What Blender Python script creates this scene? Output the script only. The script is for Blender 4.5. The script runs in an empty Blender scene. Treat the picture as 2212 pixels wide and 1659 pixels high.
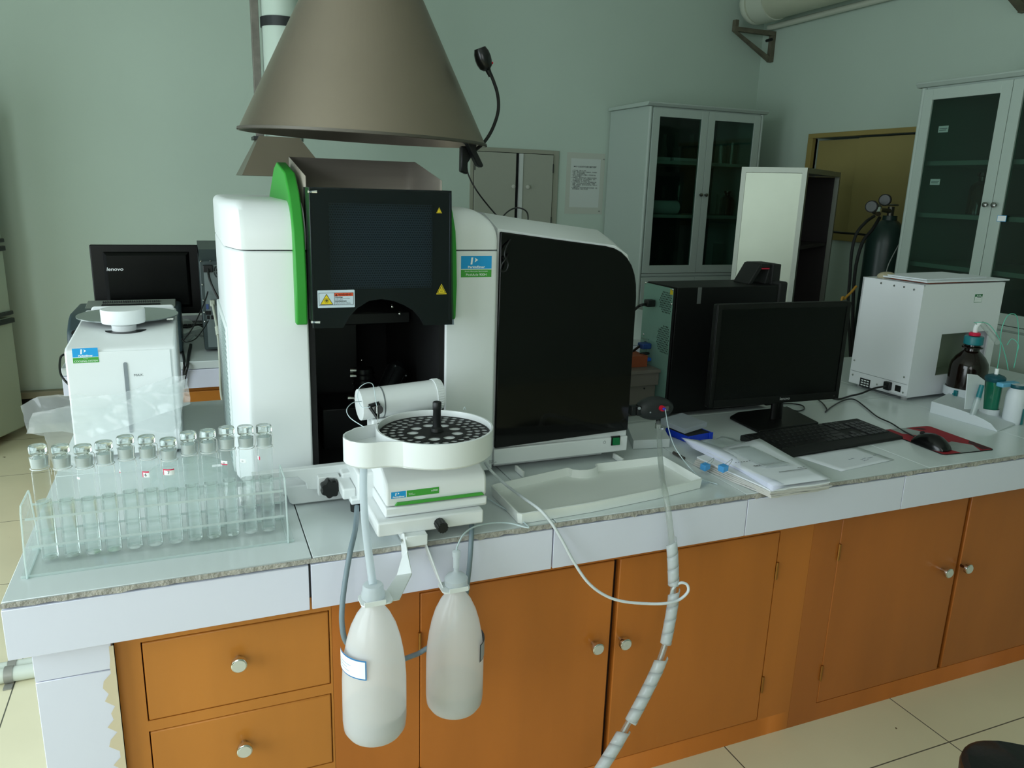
import bpy, bmesh, math, random
from mathutils import Matrix, Vector, noise
random.seed(7)
SC = bpy.context.scene
COL = SC.collection
PI = math.pi

# ---------------------------------------------------------------- camera
cd = bpy.data.cameras.new('camera')
cam = bpy.data.objects.new('camera', cd)
COL.objects.link(cam)
FPX = 1674.912
cd.sensor_fit = 'HORIZONTAL'
cd.sensor_width = 36.0
cd.lens = FPX / 2212.0 * 36.0
cd.clip_start = 0.05
cd.clip_end = 60
cam.matrix_world = Matrix(((0.9252789, 0.0650394, -0.3736694, 0.0000000), (-0.3780198, 0.2386119, -0.8945196, 0.0000000), (0.0309829, 0.9689346, 0.2453688, 1.4420000), (0.0000000, 0.0000000, 0.0000000, 1.0000000)))
SC.camera = cam

# ---------------------------------------------------------------- light
SC.view_settings.view_transform = 'Standard'
SC.view_settings.look = 'None'
SC.view_settings.gamma = 1.0
SC.view_settings.use_curve_mapping = False
SC.view_settings.exposure = 0.26
SC.cycles.use_denoising = True
SC.cycles.max_bounces = 14
SC.cycles.transparent_max_bounces = 32
SC.cycles.transmission_bounces = 14
SC.cycles.glossy_bounces = 5
SC.cycles.diffuse_bounces = 4
SC.cycles.sample_clamp_indirect = 4.0
SC.cycles.caustics_reflective = False
SC.cycles.caustics_refractive = False

world = bpy.data.worlds.new('world')
SC.world = world
world.use_nodes = True
wn = world.node_tree.nodes['Background']
wn.inputs['Color'].default_value = (0.72, 0.86, 0.90, 1)
wn.inputs['Strength'].default_value = 1.0

def area(name, loc, rot, sx, sy, power, col):
    ld = bpy.data.lights.new(name, 'AREA')
    ld.shape = 'RECTANGLE'; ld.size = sx; ld.size_y = sy
    ld.energy = power; ld.color = col
    o = bpy.data.objects.new(name, ld); COL.objects.link(o)
    o.location = loc; o.rotation_euler = rot
    return o
DAY = (0.84, 0.955, 1.0)
DAY2 = (0.98, 0.98, 0.96)
# daylight entering by the two windows (left wall and front wall, both outside the frame)
area('window_daylight_left', (-2.27, 0.45, 1.62), (0, -PI/2, 0), 2.0, 2.5, 66, DAY)
area('added_floor_light', (-2.27, 3.05, .95), (0, -PI/2, 0), 1.6, 1.2, 24, DAY)  # added light at an unseen, made-up door, to brighten the left floor
area('window_daylight_front', (-1.05, -1.87, 1.85), (PI/2, 0, 0), 1.6, 1.7, 18, DAY2)

# ---------------------------------------------------------------- helpers
def lin(c):
    c = c / 255.0
    return c / 12.92 if c <= 0.04045 else ((c + 0.055) / 1.055) ** 2.4
def rgb(r, g, b): return (lin(r), lin(g), lin(b), 1)

def mat(name, c, rough=0.5, metal=0.0, var=0.0, vscale=6.0, bump=0.0, bscale=60.0, spec=0.5, trans=0.0, ior=1.45, coat=0.0, emit=0.0, alpha=1.0, stretch=None):
    m = bpy.data.materials.new(name); m.use_nodes = True
    nt = m.node_tree; b = nt.nodes['Principled BSDF']
    b.inputs['Base Color'].default_value = rgb(*c)
    b.inputs['Roughness'].default_value = rough
    b.inputs['Metallic'].default_value = metal
    b.inputs['Specular IOR Level'].default_value = spec
    b.inputs['Transmission Weight'].default_value = trans
    b.inputs['IOR'].default_value = ior
    b.inputs['Coat Weight'].default_value = coat
    b.inputs['Alpha'].default_value = alpha
    if emit:
        b.inputs['Emission Color'].default_value = rgb(*c); b.inputs['Emission Strength'].default_value = emit
    tc = mp = None
    if var or bump:
        tc = nt.nodes.new('ShaderNodeTexCoord'); mp = nt.nodes.new('ShaderNodeMapping')
        nt.links.new(tc.outputs['Object'], mp.inputs['Vector'])
        if stretch: mp.inputs['Scale'].default_value = stretch
    if var:
        n = nt.nodes.new('ShaderNodeTexNoise'); n.inputs['Scale'].default_value = vscale; n.inputs['Detail'].default_value = 6
        nt.links.new(mp.outputs[0], n.inputs['Vector'])
        mr = nt.nodes.new('ShaderNodeMapRange'); mr.inputs['From Min'].default_value = .3; mr.inputs['From Max'].default_value = .7
        mr.inputs['To Min'].default_value = 1 - var; mr.inputs['To Max'].default_value = 1 + var
        nt.links.new(n.outputs['Fac'], mr.inputs['Value'])
        mx = nt.nodes.new('ShaderNodeMix'); mx.data_type = 'RGBA'; mx.blend_type = 'MULTIPLY'; mx.inputs['Factor'].default_value = 1
        mx.inputs['A'].default_value = rgb(*c)
        nt.links.new(mr.outputs[0], mx.inputs['B']); nt.links.new(mx.outputs['Result'], b.inputs['Base Color'])
    if bump:
        n2 = nt.nodes.new('ShaderNodeTexNoise'); n2.inputs['Scale'].default_value = bscale; n2.inputs['Detail'].default_value = 4
        nt.links.new(mp.outputs[0], n2.inputs['Vector'])
        bp = nt.nodes.new('ShaderNodeBump'); bp.inputs['Strength'].default_value = bump; bp.inputs['Distance'].default_value = .01
        nt.links.new(n2.outputs['Fac'], bp.inputs['Height']); nt.links.new(bp.outputs[0], b.inputs['Normal'])
    return m

def thin_glass(name, tint=(1, 1, 1), haze=0.0, hazecol=(1, 1, 1), fres=1.5, rough=0.02, bump=0.0, bscale=10.0, edge=0.0):
    """thin sheet of glass or plastic film: clear part, mirror part by fresnel, a milky part"""
    m = bpy.data.materials.new(name); m.use_nodes = True
    nt = m.node_tree; N = nt.nodes; L = nt.links
    for x in list(N): N.remove(x)
    out = N.new('ShaderNodeOutputMaterial')
    tr = N.new('ShaderNodeBsdfTransparent'); tr.inputs[0].default_value = (*tint, 1)
    gl = N.new('ShaderNodeBsdfGlossy'); gl.inputs['Roughness'].default_value = rough
    df = N.new('ShaderNodeBsdfDiffuse'); df.inputs[0].default_value = (*hazecol, 1)
    tl = N.new('ShaderNodeBsdfTranslucent'); tl.inputs[0].default_value = (*hazecol, 1)
    fw = N.new('ShaderNodeLayerWeight'); fw.inputs[0].default_value = .5
    pw_ = N.new('ShaderNodeMath'); pw_.operation = 'POWER'; pw_.inputs[1].default_value = 5; L.new(fw.outputs['Facing'], pw_.inputs[0])
    f0 = ((fres - 1) / (fres + 1)) ** 2 * .9
    fr = N.new('ShaderNodeMath'); fr.operation = 'MULTIPLY_ADD'; fr.inputs[1].default_value = .55 - f0; fr.inputs[2].default_value = f0; L.new(pw_.outputs[0], fr.inputs[0])
    m0 = N.new('ShaderNodeMixShader'); m0.inputs[0].default_value = .5
    L.new(df.outputs[0], m0.inputs[1]); L.new(tl.outputs[0], m0.inputs[2])
    m1 = N.new('ShaderNodeMixShader'); m1.inputs[0].default_value = haze
    if edge:
        lf = N.new('ShaderNodeLayerWeight'); lf.inputs[0].default_value = .5
        lw = N.new('ShaderNodeMath'); lw.operation = 'POWER'; lw.inputs[1].default_value = 5.0; L.new(lf.outputs['Facing'], lw.inputs[0])
        mr = N.new('ShaderNodeMapRange'); mr.inputs['To Min'].default_value = haze; mr.inputs['To Max'].default_value = edge
        L.new(lw.outputs[0], mr.inputs[0]); L.new(mr.outputs[0], m1.inputs[0])
    L.new(tr.outputs[0], m1.inputs[1]); L.new(m0.outputs[0], m1.inputs[2])
    m2 = N.new('ShaderNodeMixShader')
    L.new(fr.outputs[0], m2.inputs[0]); L.new(m1.outputs[0], m2.inputs[1]); L.new(gl.outputs[0], m2.inputs[2])
    L.new(m2.outputs[0], out.inputs[0])
    if bump:
        tc = N.new('ShaderNodeTexCoord'); n2 = N.new('ShaderNodeTexNoise'); n2.inputs['Scale'].default_value = bscale; n2.inputs['Detail'].default_value = 3
        L.new(tc.outputs['Object'], n2.inputs['Vector'])
        bp = N.new('ShaderNodeBump'); bp.inputs['Strength'].default_value = bump; bp.inputs['Distance'].default_value = .01
        L.new(n2.outputs['Fac'], bp.inputs['Height'])
        for s in (gl, df, fw): L.new(bp.outputs[0], s.inputs['Normal'])
    return m

def V(p): return Vector(p)

class M:
    """collects shapes, then links them as one mesh object"""
    def __init__(s, T=None): s.v = []; s.f = []; s.T = T; s.sm = []
    def add(s, vs, fs, smooth=False):
        o = len(s.v)
        s.v += [tuple(s.T @ Vector(p)) if s.T else tuple(p) for p in vs]
        s.f += [tuple(i + o for i in f) for f in fs]; s.sm += [smooth] * len(fs)
        return s
    def hexa(s, p):  # bottom 4 ccw, top 4 ccw
        return s.add(p, [(3, 2, 1, 0), (4, 5, 6, 7), (0, 1, 5, 4), (1, 2, 6, 5), (2, 3, 7, 6), (3, 0, 4, 7)])
    def box(s, a, b):
        x0, x1 = sorted((a[0], b[0])); y0, y1 = sorted((a[1], b[1])); z0, z1 = sorted((a[2], b[2]))
        return s.hexa([(x0, y0, z0), (x1, y0, z0), (x1, y1, z0), (x0, y1, z0), (x0, y0, z1), (x1, y0, z1), (x1, y1, z1), (x0, y1, z1)])
    def quad(s, *p): return s.add(p, [tuple(range(len(p)))])
    def prism(s, poly, ax, a, b):
        n = len(poly)
        def P(q, t): return {'x': (t, q[0], q[1]), 'y': (q[0], t, q[1]), 'z': (q[0], q[1], t)}[ax]
        vs = [P(q, a) for q in poly] + [P(q, b) for q in poly]
        fs = [tuple(range(n - 1, -1, -1)), tuple(range(n, 2 * n))] + [(i, (i + 1) % n, n + (i + 1) % n, n + i) for i in range(n)]
        return s.add(vs, fs)
    def loft(s, rings, caps=True, smooth=True, closed=True):
        n = len(rings[0]); vs = [p for r in rings for p in r]; fs = []
        for k in range(len(rings) - 1):
            for i in range(n if closed else n - 1):
                fs.append((k * n + i, k * n + (i + 1) % n, (k + 1) * n + (i + 1) % n, (k + 1) * n + i))
        s.add(vs, fs, smooth)
        if caps:
            s.add(rings[0], [tuple(range(n - 1, -1, -1))]); s.add(rings[-1], [tuple(range(n))])
        return s
    def cyl(s, p0, p1, r0, r1=None, n=24, caps=True):
        r1 = r0 if r1 is None else r1
        p0, p1 = V(p0), V(p1); d = (p1 - p0).normalized()
        u = d.orthogonal().normalized(); w = d.cross(u)
        R = []
        for p, r in ((p0, r0), (p1, r1)):
            R.append([p + (u * math.cos(2 * PI * i / n) + w * math.sin(2 * PI * i / n)) * r for i in range(n)])
        return s.loft(R, caps)
    def lathe(s, prof, c=(0, 0, 0), n=32, axis=(0, 0, 1), caps=True, a0=0, a1=2 * PI):
        d = V(axis).normalized(); u = d.orthogonal().normalized() if abs(d.z) < .999 else Vector((1, 0, 0)); w = d.cross(u); c = V(c)
        full = abs(a1 - a0 - 2 * PI) < 1e-6
        k = n if full else n + 1
        R = []
        for r, h in prof:
            R.append([c + d * h + (u * math.cos(a0 + (a1 - a0) * i / n) + w * math.sin(a0 + (a1 - a0) * i / n)) * max(r, 1e-5) for i in range(k)])
        return s.loft(R, caps and full, True, full)
    def tube(s, pts, r, n=8, sub=6, caps=True, rr=None):
        P = spline(pts, sub) if sub > 1 else [V(p) for p in pts]
        R = []; u = None
        for i, p in enumerate(P):
            d = (P[min(i + 1, len(P) - 1)] - P[max(i - 1, 0)]).normalized()
            u = d.orthogonal().normalized() if u is None else (u - d * u.dot(d)).normalized()
            w = d.cross(u)
            rad = r if rr is None else rr(i / (len(P) - 1))
            R.append([p + (u * math.cos(2 * PI * j / n) + w * math.sin(2 * PI * j / n)) * rad for j in range(n)])
        return s.loft(R, caps)
    def ball(s, c, r, n=16, sc=(1, 1, 1)):
        c = V(c); k = n // 2
        R = [[c + Vector((math.sin(PI * (j + .001) / k) * math.cos(2 * PI * i / n) * r * sc[0], math.sin(PI * (j + .001) / k) * math.sin(2 * PI * i / n) * r * sc[1], -math.cos(PI * j / k) * r * sc[2])) for i in range(n)] for j in range(k + 1)]
        R[-1] = [c + Vector((0, 0, r * sc[2])) for i in range(n)]
        return s.loft(R, False)
    def o(s, name, m, par=None, bevel=0.0, seg=2, label=None, sharp=35):
        me = bpy.data.meshes.new(name); me.from_pydata([tuple(p) for p in s.v], [], s.f)
        bm = bmesh.new(); bm.from_mesh(me); bmesh.ops.remove_doubles(bm, verts=bm.verts, dist=1e-6)
        bmesh.ops.recalc_face_normals(bm, faces=bm.faces); bm.to_mesh(me); bm.free()
        for p in me.polygons: p.use_smooth = True
        me.set_sharp_from_angle(angle=math.radians(sharp))
        for x in (m if isinstance(m, (list, tuple)) else [m]): me.materials.append(x)
        return link(me, name, par, bevel, seg, label)

def link(me, name, par=None, bevel=0.0, seg=2, label=None):
    ob = bpy.data.objects.new(name, me); COL.objects.link(ob)
    if par is not None:
        ob.parent = par; ob.matrix_parent_inverse = world_of(par).inverted()
    if bevel:
        md = ob.modifiers.new('bevel', 'BEVEL'); md.width = bevel; md.segments = seg; md.limit_method = 'ANGLE'; md.angle_limit = math.radians(40)
        md.harden_normals = False
    if label: ob['label'] = label
    return ob

def world_of(o):
    return o.matrix_basis.copy() if o.parent is None else world_of(o.parent) @ o.matrix_parent_inverse @ o.matrix_basis

def spline(pts, sub=6):
    P = [V(p) for p in pts]
    if len(P) < 3: return P
    Q = [2 * P[0] - P[1]] + P + [2 * P[-1] - P[-2]]; out = []
    for i in range(1, len(Q) - 2):
        a, b, c, d = Q[i - 1:i + 3]
        for k in range(sub):
            t = k / sub
            out.append(.5 * ((2 * b) + (c - a) * t + (2 * a - 5 * b + 4 * c - d) * t * t + (3 * b - a - 3 * c + d) * t ** 3))
    out.append(P[-1]); return out

def thing(name, label, cat, loc, group=None):
    o = bpy.data.objects.new(name, None); COL.objects.link(o); o.location = loc; o.empty_display_size = .05
    tag(o, label, cat, group); return o
def tag(o, label, cat, group=None):
    o['label'] = label; o['category'] = cat
    if group: o['group'] = group
    return o
def struct(o): o['kind'] = 'structure'; return o

def frame(o, x, n):
    """4x4 with x = reading direction, z = outward normal"""
    x = V(x).normalized(); n = V(n).normalized(); y = n.cross(x).normalized(); x = y.cross(n)
    return Matrix(((x.x, y.x, n.x, o[0]), (x.y, y.y, n.y, o[1]), (x.z, y.z, n.z, o[2]), (0, 0, 0, 1)))

def letters(name, s, size, F, m, par, dx=0, dy=0, lift=.0004, al='LEFT', sx=1.0, bold=0.0, shear=0.0, label=None):
    cu = bpy.data.curves.new(name, 'FONT'); cu.body = s; cu.size = size; cu.align_x = al; cu.offset = bold; cu.shear = shear; cu.resolution_u = 3
    to = bpy.data.objects.new(name, cu); COL.objects.link(to)
    dg = bpy.context.evaluated_depsgraph_get(); dg.update()
    me = bpy.data.meshes.new_from_object(to.evaluated_get(dg)); bpy.data.objects.remove(to)
    me.transform(F @ Matrix.Translation((dx, dy, lift)) @ Matrix.Diagonal((sx, 1, 1, 1)))
    me.materials.clear(); me.materials.append(m); me.name = name
    return link(me, name, par, 0, 0, label)

def rrect(w, h, r, n=5, cx=0, cy=0):
    out = []
    for k, (sx, sy) in enumerate(((1, 1), (-1, 1), (-1, -1), (1, -1))):
        for i in range(n + 1):
            a = PI / 2 * (k + i / n)
            out.append((cx + sx * (w / 2 - r) + r * math.cos(a), cy + sy * (h / 2 - r) + r * math.sin(a)))
    return out

def holed(name, outer, holes, z, t, m, par, F=None):
    """flat plate with round holes, as one mesh"""
    cu = bpy.data.curves.new(name, 'CURVE'); cu.dimensions = '2D'; cu.fill_mode = 'BOTH'; cu.extrude = t / 2
    for loop in [outer] + holes:
        sp = cu.splines.new('POLY'); sp.points.add(len(loop) - 1); sp.use_cyclic_u = True
        for q, p in zip(sp.points, loop): q.co = (p[0], p[1], 0, 1)
    to = bpy.data.objects.new(name, cu); COL.objects.link(to)
    dg = bpy.context.evaluated_depsgraph_get(); dg.update()
    me = bpy.data.meshes.new_from_object(to.evaluated_get(dg)); bpy.data.objects.remove(to)
    me.transform((F or Matrix()) @ Matrix.Translation((0, 0, z)))
    me.materials.clear(); me.materials.append(m); me.name = name
    return link(me, name, par)
def circ(cx, cy, r, n=20): return [(cx + r * math.cos(2 * PI * i / n), cy + r * math.sin(2 * PI * i / n)) for i in range(n)]

def copy_tree(o, par=None):
    c = o.copy(); COL.objects.link(c)
    if par is not None: c.parent = par; c.matrix_parent_inverse = o.matrix_parent_inverse.copy()
    for ch in list(o.children): copy_tree(ch, c)
    return c

# ---------------------------------------------------------------- materials
W_PLASTIC = mat('white_plastic', (226, 230, 230), .38, var=.015, vscale=3)
W_MATTE = mat('white_matte_plastic', (226, 229, 229), .55)
G_PLASTIC = mat('green_plastic', (48, 150, 50), .45)
G_BRIGHT = mat('green_print', (66, 156, 58), .5)
B_PRINT = mat('blue_print', (24, 152, 214), .5)
BLK = mat('black_plastic', (14, 16, 16), .42)
BLKM = mat('black_matte', (20, 22, 21), .7)
BLKG = mat('black_gloss_panel', (4, 4, 4), .07, spec=.35)
BLKI = mat('black_interior', (9, 10, 11), .8)
GREYD = mat('dark_grey_metal', (52, 55, 56), .45, metal=.3)
PRINTW = mat('white_print', (240, 244, 244), .6)
PRINTK = mat('black_print', (18, 18, 20), .6)
PRINTGY = mat('grey_print', (110, 116, 118), .6)
YEL = mat('yellow_print', (226, 200, 30), .5)
ORG = mat('orange_print', (214, 84, 48), .5)
REDP = mat('red_print', (214, 40, 70), .5)
STEEL = mat('brushed_steel', (170, 162, 150), .5, metal=.55, var=.05, vscale=5, bump=.02, bscale=90, stretch=(1, 1, 12))
CHROME = mat('chrome', (215, 215, 210), .16, metal=1.0)
BRASS = mat('worn_brass', (170, 120, 60), .4, metal=.9)
WALLM = mat('painted_plaster', (186, 203, 190), .85, var=.025, vscale=1.3, bump=.06, bscale=30)
PAPER = mat('paper', (226, 230, 236), .75, var=.01)
GLASS = thin_glass('thin_glass', (.97, .985, .98), .02, (.9, 1, .97), 1.45, .01)
TUBEG = thin_glass('tube_glass', (.975, .99, .985), .02, (.92, 1, 1), 1.5, .01, edge=.6)
ACRYL = thin_glass('acrylic_sheet', (.985, .995, .99), .0, (.9, .98, .97), 1.22, .03, edge=.25)
ACRE = thin_glass('acrylic_cut_edge', (.93, .97, .96), .55, (.92, 1, .99), 1.45, .1)
WATER = mat('water', (255, 255, 255), .0, trans=1.0, ior=1.33)
FROST = thin_glass('frosted_glass', (.95, .98, .98), .5, (.97, 1, 1), 1.5, .3)
SMOKE = thin_glass('smoked_acrylic', (.55, .60, .66), .0, (.1, .1, .1), 1.45, .015)
POLY = thin_glass('milky_polyethylene', (.95, .965, .98), .78, (1, 1, 1), 1.4, .22)
HOSEC = thin_glass('clear_hose_plastic', (.86, .88, .86), .25, (.8, .84, .82), 1.45, .1, edge=.6)
HOSEW = thin_glass('white_hose_plastic', (.85, .9, .93), .75, (.82, .88, .92), 1.4, .2)
FILM = thin_glass('plastic_film', (.97, .985, .985), .26, (.95, .99, .99), 1.5, .10, bump=.16, bscale=9, edge=.7)

# ================================================================ THE ROOM
XL, XR, YF, YB, ZT = -2.30, 4.09, -1.90, 5.12, 3.30
def floor_material():
    m = mat('floor_tiles', (224, 217, 184), .22, var=.05, vscale=2.2)
    nt = m.node_tree; N = nt.nodes; L = nt.links; b = N['Principled BSDF']
    src = b.inputs['Base Color'].links[0].from_socket
    tc = N.new('ShaderNodeTexCoord'); sp = N.new('ShaderNodeSeparateXYZ'); L.new(tc.outputs['Object'], sp.inputs[0])
    hit = None
    for ax, ph in (('X', FX), ('Y', FY)):
        a = N.new('ShaderNodeMath'); a.operation = 'SUBTRACT'; L.new(sp.outputs[ax], a.inputs[0]); a.inputs[1].default_value = ph - .3 - 60
        q = N.new('ShaderNodeMath'); q.operation = 'MODULO'; L.new(a.outputs[0], q.inputs[0]); q.inputs[1].default_value = .6
        c = N.new('ShaderNodeMath'); c.operation = 'COMPARE'; L.new(q.outputs[0], c.inputs[0]); c.inputs[1].default_value = .3; c.inputs[2].default_value = .0018
        if hit is None: hit = c
        else:
            mx = N.new('ShaderNodeMath'); mx.operation = 'MAXIMUM'; L.new(hit.outputs[0], mx.inputs[0]); L.new(c.outputs[0], mx.inputs[1]); hit = mx
    mix = N.new('ShaderNodeMix'); mix.data_type = 'RGBA'; L.new(hit.outputs[0], mix.inputs['Factor'])
    L.new(src, mix.inputs['A']); mix.inputs['B'].default_value = rgb(92, 92, 80)
    # scattered brown scuffs
    n = N.new('ShaderNodeTexNoise'); n.inputs['Scale'].default_value = 14; n.inputs['Detail'].default_value = 8; L.new(tc.outputs['Object'], n.inputs['Vector'])
    g = N.new('ShaderNodeMath'); g.operation = 'GREATER_THAN'; L.new(n.outputs['Fac'], g.inputs[0]); g.inputs[1].default_value = .735
    mx2 = N.new('ShaderNodeMix'); mx2.data_type = 'RGBA'; L.new(g.outputs[0], mx2.inputs['Factor'])
    L.new(mix.outputs['Result'], mx2.inputs['A']); mx2.inputs['B'].default_value = rgb(110, 96, 74)
    L.new(mx2.outputs['Result'], b.inputs['Base Color'])
    return m
FX, FY = 1.8471, 1.2197
struct(M().box((XL - .2, YF - .2, -.1), (XR + .2, YB + .2, 0)).o('floor', floor_material()))
struct(M().box((XL - .2, YF - .2, ZT), (XR + .2, YB + .2, ZT + .1)).o('ceiling', mat('ceiling_paint', (205, 210, 204), .9)))
wb = M()
for a, b in (((XL - .2, YB, 0), (XR + .2, YB + .2, ZT)),): wb.box(a, b)
struct(wb.o('wall_back', WALLM))
wr = M()  # the right wall with the recess of the yellow cupboard
CY0, CY1, CZ0, CZ1 = 3.10, 4.44, 1.21, 1.84
wr.box((XR, YF - .2, 0), (XR + .2, CY0, ZT)).box((XR, CY1, 0), (XR + .2, YB, ZT)).box((XR, CY0, 0), (XR + .2, CY1, CZ0)).box((XR, CY0, CZ1), (XR + .2, CY1, ZT)).box((XR + .17, CY0, CZ0), (XR + .2, CY1, CZ1))
struct(wr.o('wall_right', WALLM))
# left and front wall with window openings
def wall_open(name, mk, a0, a1, w0, w1, z0, z1):
    m = M()
    for p, q, r, s in ((a0, w0, 0, ZT), (w1, a1, 0, ZT), (w0, w1, 0, z0), (w0, w1, z1, ZT)): mk(m, p, q, r, s)
    return struct(m.o(name, WALLM))
wall_open('wall_left', lambda m, p, q, r, s: m.box((XL - .2, p, r), (XL, q, s)), YF - .2, YB, -.55, 1.25, .65, 2.75) if False else None
wall_open('wall_left', lambda m, p, q, r, s: m.box((XL - .2, p, r), (XL, q, s)), YF - .2, 2.40, -.85, 1.75, .55, 2.7)
wl2 = wall_open('wall_left', lambda m, p, q, r, s: m.box((XL - .2, p, r), (XL, q, s)), 2.40, YB, 2.42, 3.68, .1, 1.8)
wall_open('wall_front', lambda m, p, q, r, s: m.box((p, YF - .2, r), (q, YF, s)), XL, XR + .2, -1.85, -.25, 1.0, 2.7)
WFR = mat('window_frame_paint', (222, 226, 224), .5)
f = M()
for a, b in (((-.85, .5), (-.80, 2.7)), ((1.70, .5), (1.75, 2.7)), ((-.85, .5), (1.75, .55)), ((-.85, 2.65), (1.75, 2.7)), ((.43, .55), (.47, 2.65))):
    f.box((XL - .16, a[0], a[1]), (XL - .11, b[0], b[1]))
w = struct(f.o('window_1', WFR)); M().box((XL - .145, -.8, .55), (XL - .14, 1.7, 2.65)).o('pane', GLASS, w)
f = M().box((XL - .16, 2.42, .1), (XL - .11, 2.49, 1.8)).box((XL - .16, 3.61, .1), (XL - .11, 3.68, 1.8)).box((XL - .16, 2.49, .1), (XL - .11, 3.61, .2)).box((XL - .16, 2.49, 1.72), (XL - .11, 3.61, 1.8))
w = struct(f.o('added_glazed_door', WFR)); M().box((XL - .145, 2.49, .2), (XL - .14, 3.61, 1.72)).o('pane', GLASS, w)  # unseen door added as the opening for the extra floor light
f = M()
for a, b in (((-1.85, 1.0), (-1.80, 2.7)), ((-.30, 1.0), (-.25, 2.7)), ((-1.85, 1.0), (-.25, 1.05)), ((-1.85, 2.65), (-.25, 2.7)), ((-1.07, 1.05), (-1.03, 2.65))):
    f.box((a[0], YF - .16, a[1]), (b[0], YF - .11, b[1]))
w = struct(f.o('window_2', WFR)); M().box((-1.8, YF - .145, 1.05), (-.3, YF - .14, 2.65)).o('pane', GLASS, w)
# skirting along the back wall: tan ledge over black board
sk = struct(M().box((XL, YB - .025, 0), (XR, YB, .165)).o('baseboard_back', mat('black_skirting', (16, 15, 13), .5)))
M().box((XL, YB - .05, .165), (XR, YB, .205)).o('ledge', mat('tan_ledge', (142, 138, 116), .6), sk, .004)

# ---------------------------------------------------------------- two pipes clamped to the floor at far left
PVC = mat('pvc', (205, 212, 200), .35)
px0, px1 = -1.2, -.285
cy = 2.3726
t = thing('floor_conduit', 'pair of white plastic pipes lying along the floor left of the tiled bench end', 'pipe', (px0, cy, 0))
M().cyl((px0, cy, .022), (px1, cy, .022), .022, n=16).o('pipe', PVC, t)
M().cyl((px0, cy + .046, .018), (px1, cy + .046, .018), .018, n=16).o('pipe', PVC, t)
cx = -0.5658
m = M()
for yy, r in ((cy, .022), (cy + .046, .018)):
    m.lathe([(r, -.011), (r + .003, -.011), (r + .003, .011), (r, .011)], (cx, yy, r), 20, (1, 0, 0), False)
m.box((cx - .011, cy - .045, 0), (cx + .011, cy - .02, .004))
m.o('clamp', mat('grey_clamp', (150, 150, 142), .4, metal=.3), t)

# ================================================================ MAIN BENCH
ZC = .752
BX0, BX1, BY0, BY1 = -.327, 3.20, 1.378, 2.572
CFY = 1.42                                    # cabinet face
TOPM = mat('pale_ceramic_top', (212, 220, 220), .2, var=.02, vscale=1.5)
FASM = mat('white_ceramic_tile', (222, 224, 240), .25, var=.01, vscale=1.5)
EDGE = mat('chipped_tile_edge', (164, 160, 152), .8, var=.35, vscale=40, stretch=(1, 1, 1), bump=.6, bscale=120)
GROUT = mat('dark_grout', (74, 74, 72), .9)
top = thing('bench_worktop', 'long pale ceramic tiled worktop of the front bench, with a white tiled fascia', 'worktop', (BX0, BY0, ZC))
seams = [BX0, 0.1771, 0.6880, 1.1887, 1.79, 2.31, 2.82, BX1]
m = M().box((BX0, BY0 + .006, ZC - .085), (BX1, BY1, ZC - .012))
m.o('core_slab', GROUT, top)
ys = [BY0, BY0 + .6, BY1]
g = .0012
for i in range(len(seams) - 1):
    for j in range(2):
        M().box((seams[i] + g, ys[j] + (g if j else 0), ZC - .012), (seams[i + 1] - g, ys[j + 1] - g, ZC)).o('top_tile', TOPM, top, .0008, 1)
fs = [BX0, 0.1714, 0.6816, 1.1936, 1.7033, 2.2, 2.72, BX1]
for i in range(len(fs) - 1):
    k = .0022 if i < 2 else g
    M().box((fs[i] + (k if i else 0), BY0 - .004, ZC - .107), (fs[i + 1] - k, BY0 + .006, ZC - .014)).o('fascia_tile', FASM, top, .0008, 1)
M().box((BX0, BY0 + .006, ZC - .107), (BX0 + .012, BY1, ZC - .014)).o('end_tile', FASM, top, .0008, 1)
# exposed, chipped edge of the top tiles: a ragged strip
m = M(); x = BX0; random.seed(3); topv = []; botv = []
while x < BX1:
    topv.append((x, BY0 - .0045, ZC - .0004)); botv.append((x, BY0 - .0052 - random.random() * .002, ZC - .0085 - random.random() * random.random() * (.003 if x < .5 else .006)))
    x += .006 + random.random() * .012
m.loft([topv, botv], False, False, False)
m.o('chipped_edge', EDGE, top)

# tiled pier at the left end
t = thing('tiled_bench_end', 'white tiled end pier of the front bench, below its left corner', 'pier', (-.298, 1.40, 0))
m = M(); z0 = 0
for z1 in (.12, 0.5789 - .001, ZC - .11):
    M().box((-.298, 1.40, z0), (-.176, 2.54, z1)).o('tile', FASM, t, .001, 1); z0 = z1 + .0015
m = M(); random.seed(5); a = []; b = []
for i in range(46):
    z = .01 + i * .0137; a.append((-.172, 1.3985, z)); b.append((-.176 - .003 - random.random() ** 2 * .018, 1.3985, z))
m.loft([a, b], False, False, False).o('peeling_glue', mat('dried_glue', (214, 200, 172), .9), t)

# wooden base units
def wood_mat(name, c):
    m = mat(name, c, .33, var=.10, vscale=3.2, stretch=(2.2, 2.2, .35))
    return m
WOOD = wood_mat('orange_veneer', (192, 122, 50)); WOOD_A = WOOD; WOOD_DIM = wood_mat('orange_veneer_dimmed', (188, 110, 42)); WOOD_SHADE = wood_mat('orange_veneer_shaded', (176, 100, 40)); WOODI = mat('dark_gap', (46, 22, 8), .8)  # one veneer; fading light to the right painted into the two darker tones
def knob(par, x, z, y, r=.0155):
    k = M().lathe([(.006, 0), (.0055, .012), (.007, .016), (r * .97, .019), (r, .024), (r * .94, .028), (r * .80, .0295)], (x, y, z), 24, (0, -1, 0)).o('knob', CHROME, par, label='round chrome knob')
    M().cyl((x, y - .0285, z), (x, y - .0302, z), r * .78, n=24).o('cap', mat('knob_cap', (214, 216, 210), .3, metal=.4) if 'knob_cap' not in bpy.data.materials else bpy.data.materials['knob_cap'], k)
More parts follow.
